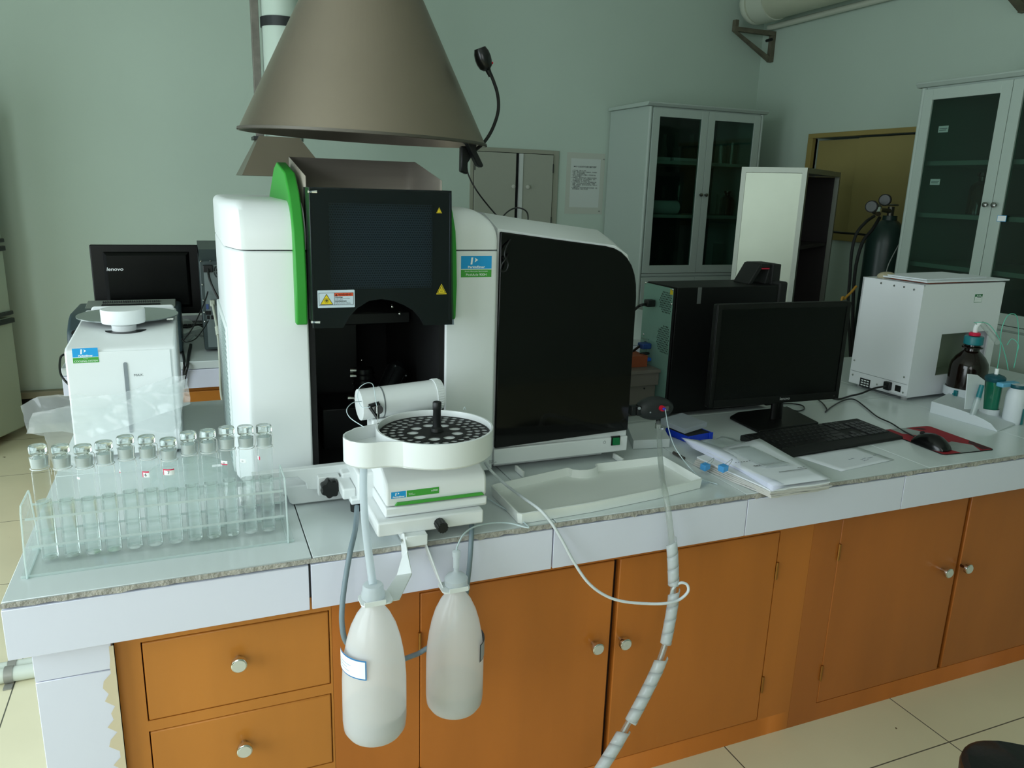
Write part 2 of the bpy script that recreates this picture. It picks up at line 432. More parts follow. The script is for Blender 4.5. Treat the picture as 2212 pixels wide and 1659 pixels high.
def hinge(par, x, z, y):
    M().cyl((x, y - .003, z - .024), (x, y - .003, z + .024), .0035, n=8).o('hinge', BRASS, par)
ZF = ZC - .107
def face(par, x0, x1, openings, zlo=0.0):
    """face frame with rectangular openings (x0,x1,z0,z1), built as boards"""
    m = M(); xs = sorted({x0, x1, *[o[0] for o in openings], *[o[1] for o in openings]}); zs = sorted({zlo, ZF, *[o[2] for o in openings], *[o[3] for o in openings]})
    for i in range(len(xs) - 1):
        for j in range(len(zs) - 1):
            cx, cz = (xs[i] + xs[i + 1]) / 2, (zs[j] + zs[j + 1]) / 2
            if any(o[0] < cx < o[1] and o[2] < cz < o[3] for o in openings): continue
            m.box((xs[i], CFY, zs[j]), (xs[i + 1], CFY + .02, zs[j + 1]))
    m.o('face_frame', WOOD, par)
    M().box((x0 + .002, CFY + .021, .02), (x1 - .002, 2.53, ZF)).o('carcass', WOODI, par)
# measured on the cabinet face
dx0, dx1 = -0.1306, 0.2117
xa, xb = -0.1732, 0.2077 + .008
d1t, d1b = 0.6105, 0.4423
d2t = 0.4198
t = thing('drawer_cabinet', 'orange wooden drawer unit at the left end of the bench, with chrome knobs', 'cabinet', (xa, CFY, 0))
dr = [(dx0, dx1, d1b, d1t), (dx0, dx1, d2t - (d1t - d1b), d2t), (dx0, dx1, .05, .19)]
face(t, xa, xb, dr)
for k, (a, b, c, d) in enumerate(dr):
    p = M().box((a + .0022, CFY - .001, c + .0015), (b - .0015, CFY + .02, d - .002)).o('drawer', WOOD, t, .0025)
    if k < 2: knob(p, (0.0361, 0.0365)[k], (0.5420, 0.3505)[k], CFY - .001)
xc = 1.4581
o0, og0, og1, o1 = 0.3987, 0.8656, 0.8808, 1.3491
zt, zb = 0.6149, 0.0563
WOOD = WOOD_DIM
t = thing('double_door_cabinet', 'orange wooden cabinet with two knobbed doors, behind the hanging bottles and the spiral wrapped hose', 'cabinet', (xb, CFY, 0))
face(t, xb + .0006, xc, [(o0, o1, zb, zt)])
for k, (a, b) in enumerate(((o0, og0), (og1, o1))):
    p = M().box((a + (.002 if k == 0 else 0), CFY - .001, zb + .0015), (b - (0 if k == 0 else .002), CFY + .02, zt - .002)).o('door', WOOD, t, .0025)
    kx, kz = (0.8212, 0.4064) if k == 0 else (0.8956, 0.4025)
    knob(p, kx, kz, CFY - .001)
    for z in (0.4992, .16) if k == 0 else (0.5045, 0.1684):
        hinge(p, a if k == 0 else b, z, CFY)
o0, og0, og1 = 1.5552, 2.0278, 2.0434
o1 = og1 + (og0 - o0)
WOOD = WOOD_SHADE
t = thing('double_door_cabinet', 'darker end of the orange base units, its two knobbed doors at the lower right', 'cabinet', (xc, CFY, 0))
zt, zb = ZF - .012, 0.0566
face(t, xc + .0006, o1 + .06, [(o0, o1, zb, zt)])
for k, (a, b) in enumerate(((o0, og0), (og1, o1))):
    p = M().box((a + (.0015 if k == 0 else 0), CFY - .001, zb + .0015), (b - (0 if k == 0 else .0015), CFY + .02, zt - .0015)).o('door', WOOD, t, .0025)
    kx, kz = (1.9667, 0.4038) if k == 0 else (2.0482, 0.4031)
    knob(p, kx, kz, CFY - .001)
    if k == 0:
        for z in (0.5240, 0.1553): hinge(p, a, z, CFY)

# ================================================================ REAR BENCH
RY = 3.1687
RX0, RX1 = -.462, 2.50
rt = thing('rear_worktop', 'pale worktop of the second bench behind the instruments', 'worktop', (RX0, RY, ZC))
M().box((RX0, RY, ZC - .03), (RX1, 4.35, ZC)).o('top_slab', TOPM, rt, .002)
M().box((RX0, RY - .003, ZC - .105), (RX1, RY + .012, ZC - .032)).o('fascia', FASM, rt, .001)
WOOD = WOOD_A
t = thing('rear_base_cabinet', 'orange wooden base cabinet under the second bench, seen in the gap left of the spectrometer', 'cabinet', (RX0 + .3, RY + .03, 0))
M().box((RX0 + .3, RY + .04, 0), (RX1 - .05, 4.3, ZC - .106)).o('carcass', WOOD, t)
for i in range(5):
    x = RX0 + .32 + i * .53
    M().box((x, RY + .02, .08), (x + .51, RY + .04, ZC - .125)).o('door', WOOD, t, .003)

# ================================================================ SPECTROMETER (the big white instrument with the green spine)
F, D, W, FN = 1.67, 1.605, 1.685, 1.645
sp = thing('spectrometer', 'large white analytical instrument with bright green spines and a smoked burner door', 'instrument', (.6, 2.0, ZC))
zs = 1.3023                      # seam between lower and upper housing
zb = 0.7686
xl = 0.0930; xg0 = 0.2245; xg1 = 0.5284; xr = 0.6572
# left tower, lower housing: plan with a bulging, chamfered outer side
pl = [(xg0, F), (xl + .014, F), (xl + .004, F + .004), (xl - .004, F + .02), (0.0680 , F + .11), (0.0680 - .002, 2.25), (xl, 2.30), (xg0, 2.30)]
M().prism(pl, 'z', zb + .012, zs - .0012).o('lower_housing', W_PLASTIC, sp, .004)
def upper(plan, ztop, name, fx, radf=.07, rads=.03, side=-1):
    """stack of plan outlines, drawn in at the front by radf and at the outer side by rads towards the top"""
    z0 = zs + .0012; rings = []
    for k in range(15):
        t = k / 14; z = z0 + (ztop - z0) * (1 - (1 - t) ** 1.8)
        d = ztop - z
        fi = 0 if d > radf else radf - math.sqrt(max(radf * radf - (radf - d) ** 2, 0))
        si = 0 if d > rads else rads - math.sqrt(max(rads * rads - (rads - d) ** 2, 0))
        ring = []
        for x, y in plan:
            far = abs(x - fx)                      # distance from the inner (door) side
            far_max = max(abs(p[0] - fx) for p in plan)
            xx = x - side * (-1) * 0
            xx = fx + (x - fx) * (1 - si / far_max)
            yy = y + fi * max(0, 1 - (y - F) / .35) * (1.0) if y < 2.2 else y - min(si, .02)
            ring.append((xx, yy, z))
        rings.append(ring)
    return M().loft(rings, True, True).o(name, W_PLASTIC, sp, 0, sharp=32)
plu = []
for a, b in zip(pl, pl[1:] + pl[:1]):
    plu.append(a)
upper(plu[1:] + plu[:1], 1.401, 'upper_housing', xg0, .075, .016)
plr = [(xg1, F), (xr - .016, F), (xr - .006, F + .005), (xr - .004, F + .02), (xr - .004, 2.30), (xg1, 2.30)]
upper(plr, 1.395, 'upper_housing', xg1, .06, .075, 1)
# right tower
M().prism([(xg1, F), (xr - .012, F), (xr - .004, F + .004), (xr - .002, F + .02), (xr - .002, 2.30), (xg1, 2.30)], 'z', zb, zs - .0012).o('lower_housing', W_PLASTIC, sp, .004)
# green strip along the lower edge of the left tower
M().box((xl + .012, F - .002, zb + .008), (xg0 - .0005, F + .02, zb + .03)).o('green_strip', G_PLASTIC, sp, .001)
# green spines: profile in (y, z), flat front face
def spine(x0, x1, name='green_spine', low=0):
    prof = [(F + .05, 1.1494), (FN + .004, 1.1494), (FN, 1.1494 + .008), (FN - .006, 1.23), (FN, 1.30), (FN + .008, 1.345), (FN + .03, 1.385), (FN + .06, 1.418), (FN + .12, 1.458), (FN + .27, 1.482), (FN + .33, 1.470), (2.17, 1.375), (2.17, 1.33), (F + .06, 1.31)]
    if low: prof = [(y, min(z, low)) for y, z in prof if y < F + .2 or z < 1.36]
    m = M()
    m.prism(prof, 'x', x0, x1)
    return m.o(name, G_PLASTIC, sp, .0035, 3)
spine(0.1997 - .003, 0.2181 + .002)
spine(0.5287, 0.5443 + .001, low=1.425)
# burner compartment: dark walls, back, floor, ceiling
xi0, xi1 = xg0 + .001, xg1 - .001
m = M().box((xi0, F + .005, zb + .012), (xi0 + .012, 2.28, 1.33)).box((xi1 - .012, F + .005, zb + .012), (xi1, 2.28, 1.33))
m.box((xi0, 2.2, zb + .012), (xi1, 2.28, 1.38)).box((xi0, F + .005, zb + .012), (xi1, 2.2, zb + .03))
m.o('burner_compartment', BLKI, sp)
M().box((xi0 + .02, 1.9, 1.10), (xi1 - .02, 2.19, 1.13)).box((xi0 + .02, 2.02, .80), (xi0 + .17, 2.19, 1.10)).box((xi0 + .05, 1.86, .79), (xi0 + .16, 2.0, .90)).o('inner_block', mat('inner_block_black', (14, 16, 17), .4), sp, .003)
# brass-black nebuliser heads seen in the dark: two ribbed cylinders and little fittings
m = M()
p0, p1 = (0.3805, 1.8600, 0.9221), (0.3783, 1.8600, 0.9992)
m.cyl(p0, p1, .026, .024, 24)
for k in range(5):
    a = V(p0).lerp(V(p1), .15 + .17 * k); m.lathe([(.0265, -.002), (.029, 0), (.0265, .002)], a, 24, V(p1) - V(p0), False)
m.o('lamp_head', mat('gunmetal', (38, 40, 42), .3, metal=.7), sp)
m = M(); p0, p1 = V((0.4263, 1.8300, 0.9385)), V((0.4633, 1.8600, 0.9907)); m.cyl(p0, p1, .026, .027, 24)
dd = (p1 - p0).normalized(); uu = Vector((dd.z, 0, -dd.x))
for k in range(4):
    a = p0 + uu * (-.016 + .011 * k) + Vector((0, -.0245, 0)); m.cyl(a, a + (p1 - p0) * .95, .0014, n=6)
m.cyl(p1, p1 + dd * .016, .022, .015, 20)
m.o('lamp_head', bpy.data.materials['gunmetal'], sp)
M().tube([(0.4526, 1.8400, 1.0053), (0.4631, 1.8400, 0.9964), (0.4724, 1.8400, 0.9828), (0.4819, 1.8400, 0.9775)], .0022).o('inner_tube', PRINTGY, sp)
m = M()
for u in ((0.3426, 1.8400, 1.0001), (0.3423, 1.8400, 0.9862), (0.3283, 1.8000, 0.9418), (0.3404, 1.8000, 0.9386)): M().cyl(V(u), V(u) + Vector((.014, -.004, 0)), .006, .004, 12).o('fitting', CHROME, sp)
for u in ((0.4421, 1.7500, 1.1507), (0.4272, 1.7600, 1.1659), (0.4022, 2.0000, 0.9876)): M().ball(u, .0045, 10).o('screw', CHROME, sp)
# stainless heat shield rising behind the door
zt0, zt1 = 1.4966, 1.5000
yb = 1.98; x0, x1 = 0.2354, 0.5295; yf = 1.70
a = [(x0 - .004, yf), (x0 - .004, yb - .012), (x0 + .008, yb), (x1 - .02, yb), (x1 - .008, yb - .003), (x1, yb - .012), (x1 + .004, yb - .03), (0.5272, yf + .02), (0.5272, yf)]
def ztop(y): return 1.452 + (zt0 - 1.452) * min(1, max(0, (y - yf) / (yb - yf - .03)))
m = M(); m.loft([[(x, y, 1.30) for x, y in a], [(x, y, ztop(y)) for x, y in a]], False, False, False)
m.o('heat_shield', STEEL, sp)
md = sp.children[-1] if False else bpy.data.objects['heat_shield'].modifiers.new('thick', 'SOLIDIFY'); md.thickness = .0015
# smoked door with the arched cut-out
def P2(u): return (u[0], u[2])
TL, TR, BR, BL = (0.2257, 1.6050, 1.4300), (0.5181, 1.6050, 1.4318), (0.5270, 1.6050, 1.1464), (0.2240, 1.6050, 1.1499)
arch = [(0.4607, 1.6050, 1.1468), (0.4524, 1.6050, 1.1623), (0.4380, 1.6050, 1.1788), (0.4177, 1.6050, 1.1914), (0.3926, 1.6050, 1.2019), (0.3659, 1.6050, 1.2065), (0.3404, 1.6050, 1.2032), (0.3160, 1.6050, 1.1893), (0.2983, 1.6050, 1.1714), (0.2853, 1.6050, 1.1485)]
outl = [P2(BL), P2(TL), P2(TR), (0.5240, 1.2088), P2(BR)] + [P2(q) for q in arch]
m = M(); ts = .004
top_n = len(outl)
cu = holed('door', outl, [], 0, ts, SMOKE, sp, Matrix(((1, 0, 0, 0), (0, 0, -1, D), (0, 1, 0, 0), (0, 0, 0, 1))))
door = cu
bx0, bx1, bz0, bz1 = BL[0] + .002, TR[0], TL[2] - .003, 0
# dark inner bezel of the door around the window
zi0, zi1 = 1.2278, 1.4015; xi_0, xi_1 = 0.2626, 0.4789
hole = [(xi_0, zi0), (xi_1, zi0), (xi_1, zi1), (xi_0, zi1)]
FR = Matrix(((1, 0, 0, 0), (0, 0, -1, D + .006), (0, 1, 0, 0), (0, 0, 0, 1)))
holed('door_bezel', [(p[0] * .985 + .385 * .015, p[1]) for p in outl], [hole], 0, .006, mat('door_inner_black', (17, 21, 24), .35), door, FR)
# door side returns
M().box((TL[0] - .001, D, BL[2] + .01), (TL[0] + .003, D + .055, TL[2])).box((TR[0] - .003, D, BR[2] + .01), (TR[0] + .001, D + .06, TR[2])).box((TL[0], D, TL[2] - .003), (TR[0], D + .055, TL[2] + .001)).o('door_return', mat('door_edge', (24, 28, 30), .25), door, .001)
for q, dz in ((TL, -.008), (BL, .012)): M().cyl((q[0] - .002, D + .004, q[2] + dz), (q[0] + .015, D - .004, q[2] + dz), .003, n=10).o('hinge_pin', CHROME, door)
# perforated guard behind the door
pm = mat('perforated_metal', (96, 110, 118), .45, metal=.35)
nt = pm.node_tree; b = nt.nodes['Principled BSDF']
tc = nt.nodes.new('ShaderNodeTexCoord'); vm = nt.nodes.new('ShaderNodeVectorMath'); vm.operation = 'MULTIPLY'; vm.inputs[1].default_value = (200, 1, 200)
nt.links.new(tc.outputs['Object'], vm.inputs[0]); sx = nt.nodes.new('ShaderNodeSeparateXYZ'); nt.links.new(vm.outputs[0], sx.inputs[0])
def mth(op, a, b_=None):
    n = nt.nodes.new('ShaderNodeMath'); n.operation = op
    for k, v in enumerate((a, b_)):
        if v is None: continue
        if isinstance(v, (int, float)): n.inputs[k].default_value = v
        else: nt.links.new(v, n.inputs[k])
    return n.outputs[0]
row = mth('FLOOR', sx.outputs['Z']); off = mth('MULTIPLY', mth('MODULO', row, 2.0), .5)
fx = mth('SUBTRACT', mth('FRACT', mth('ADD', sx.outputs['X'], off)), .5); fz = mth('SUBTRACT', mth('FRACT', sx.outputs['Z']), .5)
d2 = mth('ADD', mth('MULTIPLY', fx, fx), mth('MULTIPLY', fz, fz)); ho = mth('LESS_THAN', d2, .085)
mx = nt.nodes.new('ShaderNodeMix'); mx.data_type = 'RGBA'; mx.inputs['A'].default_value = rgb(96, 110, 118); mx.inputs['B'].default_value = rgb(6, 7, 8)
nt.links.new(ho, mx.inputs['Factor']); nt.links.new(mx.outputs['Result'], b.inputs['Base Color'])
M().box((xi_0 - .01, D + .03, zi0 - .01), (xi_1 + .01, D + .032, zi1 + .01)).o('perforated_guard', pm, sp)
# back of the door area so that the compartment stays dark above the opening
M().box((xi0 + .004, F + .03, 1.26), (xi1 - .004, F + .05, 1.43)).o('inner_panel', BLKI, sp)
# warning sticker and two hazard triangles on the door
def sticker(par, name, c, w, h, m_, x=(1, 0, 0), n=(0, -1, 0), r=.0015):
    Fm = frame(c, x, n)
    mm = M(Fm).prism(rrect(w, h, r, 4), 'z', 0, .0004)
    ob = mm.o(name, m_, par); return ob, Fm
def tri(par, name, Fm, w, h, cx, cy, m_, lift):
    return M(Fm).prism([(cx - w / 2, cy - h / 2), (cx + w / 2, cy - h / 2), (cx, cy + h / 2)], 'z', lift - .0002, lift).o(name, m_, par)
def rect(par, name, Fm, x0, y0, x1, y1, m_, lift):
    return M(Fm).box((x0, y0, lift - .0002), (x1, y1, lift)).o(name, m_, par)
DS = D - .0022
a, b_ = V((0.2348, 1.6050, 1.2276)), V((0.3102, 1.6050, 1.1914))
ww, hh = (b_.x - a.x), a.z - b_.z
st, Fm = sticker(door, 'warning_label', ((a.x + b_.x) / 2, DS, (a.z + b_.z) / 2), ww, hh, mat('label_grey_white', (196, 212, 222), .5))
k = ww / .0775
rect(st, 'border', Fm, -.036 * k, .0125 * k, .036 * k, .0131 * k, PRINTK, .0007); rect(st, 'border', Fm, -.036 * k, -.0131 * k, .036 * k, -.0125 * k, PRINTK, .0007)
rect(st, 'border', Fm, -.0362 * k, -.013 * k, -.0356 * k, .013 * k, PRINTK, .0007); rect(st, 'border', Fm, .0356 * k, -.013 * k, .0362 * k, .013 * k, PRINTK, .0007); rect(st, 'border', Fm, -.0044 * k, -.013 * k, -.0038 * k, .013 * k, PRINTK, .0007)
tri(st, 'hazard_triangle', Fm, .0272 * k, .0228 * k, -.0204 * k, -.0005 * k, PRINTK, .0007); tri(st, 'hazard_triangle', Fm, .0236 * k, .0198 * k, -.0204 * k, -.0008 * k, YEL, .0010)
m = M(Fm).cyl((-.0204 * k, -.003 * k, .0010), (-.0204 * k, -.003 * k, .0012), .0026 * k, n=16)
for i in range(16):
    an = 2 * PI * i / 16; c_, s_ = math.cos(an), math.sin(an); r0, r1, q = .0034 * k, .0056 * k, .0003 * k
    X, Y_ = -.0204 * k, -.003 * k
    m.add([(X + c_ * r0 - s_ * q, Y_ + s_ * r0 + c_ * q, .0012), (X + c_ * r1 - s_ * q, Y_ + s_ * r1 + c_ * q, .0012), (X + c_ * r1 + s_ * q, Y_ + s_ * r1 - c_ * q, .0012), (X + c_ * r0 + s_ * q, Y_ + s_ * r0 - c_ * q, .0012)], [(0, 1, 2, 3)])
m.o('sunburst', mat('olive_print', (84, 80, 20), .6), st)
rect(st, 'orange_band', Fm, -.0036 * k, .0058 * k, .0354 * k, .0123 * k, ORG, .0008)
tri(st, 'small_triangle', Fm, .0052 * k, .0040 * k, .0002 * k, .0088 * k, PRINTK, .0010)
DKR = mat('dark_red_print', (84, 16, 10), .6)
letters('lettering', 'WARNING', .0058 * k, Fm, DKR, st, .0042 * k, .0068 * k, .0010, bold=.00012)
letters('lettering', 'Warning', .0034 * k, Fm, PRINTK, st, -.0026 * k, .0026 * k, .0008, bold=.00012, sx=1.3)
letters('lettering', 'UV light hazard. Avoid looking\ndirectly at flame.', .0026 * k, Fm, PRINTK, st, -.0026 * k, -.0001 * k, .0008, sx=.95)
letters('lettering', 'Avertissement', .0034 * k, Fm, PRINTK, st, -.0026 * k, -.0058 * k, .0008, bold=.00012, sx=1.2)
letters('lettering', 'Danger des rayons UV. Eviter de\nregarder directement à la flamme.', .0026 * k, Fm, PRINTK, st, -.0026 * k, -.0086 * k, .0008, sx=.92)
for c, w, kind in (((0.4911, 1.6050, 1.3913), .0125, 0), ((0.4976, 1.6050, 1.2254), .0235, 1)):
    Fm = frame((c[0], DS, c[2]), (1, 0, 0), (0, -1, 0)); h = w * .95
    base = tri(door, 'hazard_sticker', Fm, w, h, 0, 0, YEL, .0004); tri(base, 'black_outline', Fm, w * .86, h * .84, 0, -h * .01, PRINTK, .0006); tri(base, 'yellow_field', Fm, w * .66, h * .66, 0, -h * .03, YEL, .0008)
    if kind == 0: letters('lettering', '!', h * .5, Fm, PRINTK, base, 0, -h * .27, .001, 'CENTER', bold=.0001)
    else:
        m = M(Fm)
        for q in (-1, 0, 1): m.tube([(q * w * .09 - .0003, -h * .16, .001), (q * w * .09 + .0004, -h * .06, .001), (q * w * .09 - .0004, h * .04, .001), (q * w * .09 + .0003, h * .13, .001)], .0003, 4, 3)
        m.box((-w * .17, -h * .24, .0008), (w * .17, -h * .20, .001)); m.o('heat_symbol', PRINTK, base)

def brand_plate(par, c, w, h, line2, line3, x=(1, 0, 0), n=(0, -1, 0), blue_frac=.62):
    st, Fm = sticker(par, 'nameplate', c, w, h, PRINTW, x, n, .0008)
    zb_ = h / 2 - h * blue_frac
    rect(st, 'blue_field', Fm, -w / 2, zb_ + h * .01, w / 2, h / 2, B_PRINT, .0006); rect(st, 'green_field', Fm, -w / 2, -h / 2, w / 2, zb_ - h * .02, G_BRIGHT, .0006)
    m = M(Fm); X = -w * .12
    m.add([(X - w * .075, h * .1, .0008), (X - w * .015, h * .1, .0008), (X + w * .01, h * .43, .0008), (X - w * .05, h * .43, .0008)], [(0, 1, 2, 3)])
    m.add([(X + w * .06, h * .20, .0008), (X + w * .17, h * .31, .0008), (X + w * .085, h * .315, .0008)], [(0, 1, 2)]).add([(X + w * .085, h * .315, .0008), (X + w * .17, h * .31, .0008), (X + w * .07, h * .42, .0008)], [(0, 1, 2)])
    m.o('emblem', PRINTW, st)
    letters('lettering', 'PerkinElmer', h * .155, Fm, PRINTW, st, 0, zb_ + h * .05, .0008, 'CENTER', bold=.0002, sx=1.12)
    if line2: letters('lettering', line2, h * .085, Fm, PRINTW, st, 0, zb_ - h * .13, .0008, 'CENTER')
    letters('lettering', line3, h * .17, Fm, PRINTW, st, 0, -h * .44, .0008, 'CENTER')
    return st
a, b_ = V((0.5637, 1.6700, 1.2897)), V((0.6373, 1.6700, 1.2420))
brand_plate(sp, ((a.x + b_.x) / 2, F - .0002, (a.z + b_.z) / 2), b_.x - a.x, a.z - b_.z, 'Atomic Absorption Spectrometer', 'PinAAcle 900H')
letters('lettering', 'AUTO\nSAMPLER', .005, frame((0.6429, F - .0006, 0.7921), (1, 0, 0), (0, -1, 0)), PRINTGY, sp)

# right wing: sloping white body, black glossy door, white sill with power switch
wt = lambda u: (u[0], u[2])
q0, q1, q2, q3, q4 = (0.6641, 1.6850, 1.3438), (0.8036, 1.6850, 1.3266), (0.9677, 1.6850, 1.3084), (1.0033, 1.6850, 1.2880), (1.0253, 1.6850, 1.2444)
q5, q6 = (1.0327, 1.6850, 1.1861), (1.0382, 1.6850, 0.7844)
zwb = 0.7763
prof = [(xr + .001, zwb), (q6[0], zwb), (q5[0], q5[2]), (q4[0], q4[2]), (q3[0] + .002, q3[2] + .002), (q2[0], q2[2] + .004), (q1[0], q1[2] + .004), (xr + .001, q0[2] + .006)]
yb2 = 2.28
up = .032
R0 = [(p[0], W + .006, p[1]) for p in prof]
def lift(p, k): return p[1] + (up * k if p[1] > 1.2 else 0)
R1 = [(p[0], W + .10, lift(p, 1)) for p in prof]; R2 = [(p[0], yb2 - .1, lift(p, 1.1)) for p in prof]; R3 = [(p[0], yb2, lift(p, .3)) for p in prof]
M().loft([R0, R1, R2, R3], True, True).o('wing_housing', W_PLASTIC, sp, 0, sharp=30)
sill = 0.8280; sillr = 0.8308
dz0 = 0.8203
dp = [(xr + .004, dz0), (1.0358, 0.8335), (q5[0] + .001, q5[2]), (q4[0] + .001, q4[2]), (q3[0], q3[2]), (q2[0], q2[2]), (q1[0], q1[2]), (xr + .004, q0[2])]
# rounded corner of the black door
c2 = []
for i in range(8):
    t = i / 7; a_, b2, c_ = V((q2[0] - .03, 0, q2[2] + .003)), V((q4[0] + .004, 0, q3[2] + .012)), V((q5[0] + .001, 0, q5[2]))
    p = a_ * (1 - t) ** 2 + b2 * 2 * t * (1 - t) + c_ * t * t; c2.append((p.x, p.z))
dp = [dp[0], dp[1]] + c2[::-1] + [dp[6], dp[7]]
M().prism(dp, 'y', W - .006, W + .004).o('wing_door', BLKG, sp, .003, 2, label='glossy black door of the right wing')
M().box((xr + .003, W - .004, zwb), (q6[0], W + .01, dz0 - .003)).o('wing_sill', W_PLASTIC, sp, .003)
# power switch
c = (1.0015, 1.6850, 0.8073)
s = M().box((c[0] - .0135, W - .0055, c[2] - .0125), (c[0] + .0135, W, c[2] + .0125)).o('power_switch', BLK, sp, .001)
M().prism([(W - .0055, c[2] - .009), (W - .012, c[2] - .009), (W - .007, c[2] + .009), (W - .0055, c[2] + .009)], 'x', c[0] - .0095, c[0] + .0095).o('green_rocker', mat('switch_green', (10, 110, 60), .3), s)
Fm = frame((0.9684, W - .0048, 0.8067), (1, 0, 0), (0, -1, 0))
M(Fm).lathe([(.0034, 0), (.0034, .0002), (.0040, .0002), (.0040, 0)], (0, 0, 0), 20, (0, 0, 1), False, a0=PI / 2 + .5, a1=PI * 2.5 - .5).box((-.0003, .001, 0), (.0003, .005, .0002)).o('power_symbol', PRINTK, sp)
# feet and base rails
for x, y in ((xl + .03, 1.75), (xr - .05, 1.72), (q6[0] - .06, 1.76), (xl + .03, 2.22), (q6[0] - .06, 2.22)): M().cyl((x, y, ZC), (x, y, zb + .014), .022, n=20).o('foot', BLK, sp)
M().box((xr + .02, W + .04, ZC + .004), (q6[0] - .05, 2.2, zwb)).o('base', W_MATTE, sp, .002)
# louvred rear flank at lower left
m = M(); xs_ = 0.0680
m.prism([(xs_ - .004, F + .16), (xs_ - .008, 2.27), (xs_ + .02, 2.27), (xs_ + .02, F + .16)], 'z', zb + .004, 1.12); m.o('side_vent_panel', mat('vent_panel', (206, 214, 212), .5, bump=0), sp, .003)
m = M()
for i in range(26):
    z = zb + .02 + i * .0125
    m.box((xs_ - .0072, F + .19, z), (xs_ + .0, 2.22, z + .0035))
m.o('vent_slots', mat('vent_slot_dark', (160, 174, 172), .8), sp)

# ================================================================ AUTOSAMPLER hanging in front of the spectrometer
au = thing('autosampler', 'white sampler with a round black carousel, clamped in front of the spectrometer', 'sampler', (.43, 1.45, ZC))
bc = (.431, 1.424); BR = .1165
def cup(name, c, R, z0, zf, z1, t, m_, par, n=64):
    return M().lathe([(R - .004, z0), (R, z0 + .004), (R + .0005, z1 - .001), (R - .0005, z1), (R - t, z1), (R - t - .001, z1 - .002), (R - t, zf), (1e-5, zf)], (c[0], c[1], 0), n, (0, 0, 1), False).add([(c[0] + (R - .004) * math.cos(2 * PI * i / n), c[1] + (R - .004) * math.sin(2 * PI * i / n), z0) for i in range(n)], [tuple(range(n))]).o(name, m_, par)
cup('carousel_basin', bc, BR, .924, .9612, .976, .004, W_PLASTIC, au)
# wash basin lobe at the left
def lobe(off):
    L = (.293, 1.404); r = .048 - off; pts = []
    pts += [(.362, 1.3335 + off * .5), (.348, 1.3435 + off), (.330, 1.3525 + off), (.312, 1.3565 + off)]
    for i in range(9):
        a = -PI / 2 - (PI - .55) * i / 8; pts.append((L[0] + r * math.cos(a), L[1] + r * math.sin(a)))
    pts += [(.277 + off * .5, 1.456 - off), (.329, 1.474 - off)]
    for i in range(9):
        a = math.radians(158 + 66 * i / 8); pts.append((bc[0] + .1146 * math.cos(a), bc[1] + .1146 * math.sin(a)))
    return pts
o_, i_ = lobe(0), lobe(.003)
m = M()
R = [[(x, y, .924) for x, y in lobe(.004)], [(x, y, .928) for x, y in o_], [(x, y, .976) for x, y in o_], [(x, y, .976) for x, y in i_], [(x, y, .950) for x, y in i_]]
m.loft(R, True, True).o('wash_basin', W_PLASTIC, au, sharp=40)
# black perforated carousel
holes = []
for rad, nn, hr in ((.1005, 36, .0070), (.0850, 30, .0070), (.0695, 24, .0070)):
    for i in range(nn):
        a = 2 * PI * (i + (nn % 3) * .3) / nn; holes.append(circ(rad * math.cos(a), rad * math.sin(a), hr, 14))
for i in range(9):
    a = 2 * PI * i / 9 + .2; holes.append(circ(.045 * math.cos(a), .045 * math.sin(a), .0122, 18))
ca = holed('carousel', circ(0, 0, .1105, 64), holes, .9635, .0012, BLKM, au, Matrix.Translation((bc[0], bc[1], 0)))
M().lathe([(.0135, .9655), (.0125, .972), (.0085, .975), (.0078, 1.008), (.0088, 1.010), (.0088, 1.024), (.0075, 1.026)], (bc[0] + .004, bc[1], 0), 24).o('carousel_post', BLK, ca)
# body: slanted white housing
def bodyprof(z0, z1a):
    return None
up_ = [(1.386, .8305), (1.386, .864), (1.389, .872), (1.396, .879), (1.50, .916), (1.575, .918), (1.582, .905), (1.582, .8305)]
lo_ = [(1.388, .808), (1.384, .812), (1.384, .8290), (1.584, .8290), (1.584, .812), (1.58, .808)]
M().prism(up_, 'x', .322, .530).o('upper_shell', W_MATTE, au, .005, 3)
M().prism(lo_, 'x', .320, .531).o('lower_shell', W_MATTE, au, .003, 2)
a = (0.4351, 1.3850, 0.8373)
M().prism([(.338, .8335), (.524, .8335), (.519, .8395), (.343, .8395)], 'y', 1.3855, 1.380).o('green_stripe', G_BRIGHT, au, .0008)
pa, pb = V((0.3317, 1.3850, 0.8592)), V((0.4283, 1.3850, 0.8461))
px0, px1 = pa.x, pb.x; pz = .851; ph = .0135
Fm = frame(((px0 + px1) / 2, 1.3855, pz + .0035), (1, 0, 0), (0, -1, 0)); pw = px1 - px0
st = M(Fm).box((-pw / 2, -ph / 2, 0), (pw / 2, ph / 2, .0004)).o('nameplate', PRINTW, au)
rect(st, 'blue_field', Fm, -pw / 2, -ph / 2, -pw / 2 + pw * .305, ph / 2, B_PRINT, .0006); rect(st, 'green_field', Fm, -pw / 2 + pw * .32, -ph / 2, pw / 2, ph / 2, G_BRIGHT, .0006)
m = M(Fm); X = -pw / 2 + pw * .11
m.add([(X - .003, -.0012, .0008), (X - .0008, -.0012, .0008), (X + .0002, .0046, .0008), (X - .002, .0046, .0008)], [(0, 1, 2, 3)]).add([(X + .0022, .0006, .0008), (X + .0058, .003, .0008), (X + .0028, .0031, .0008)], [(0, 1, 2)]).add([(X + .0028, .0031, .0008), (X + .0058, .003, .0008), (X + .0022, .005, .0008)], [(0, 1, 2)])
m.o('emblem', PRINTW, st)
letters('lettering', 'PerkinElmer', .0042, Fm, PRINTW, st, -pw / 2 + pw * .155, -ph * .40, .0008, 'CENTER', bold=.00015, sx=1.15)
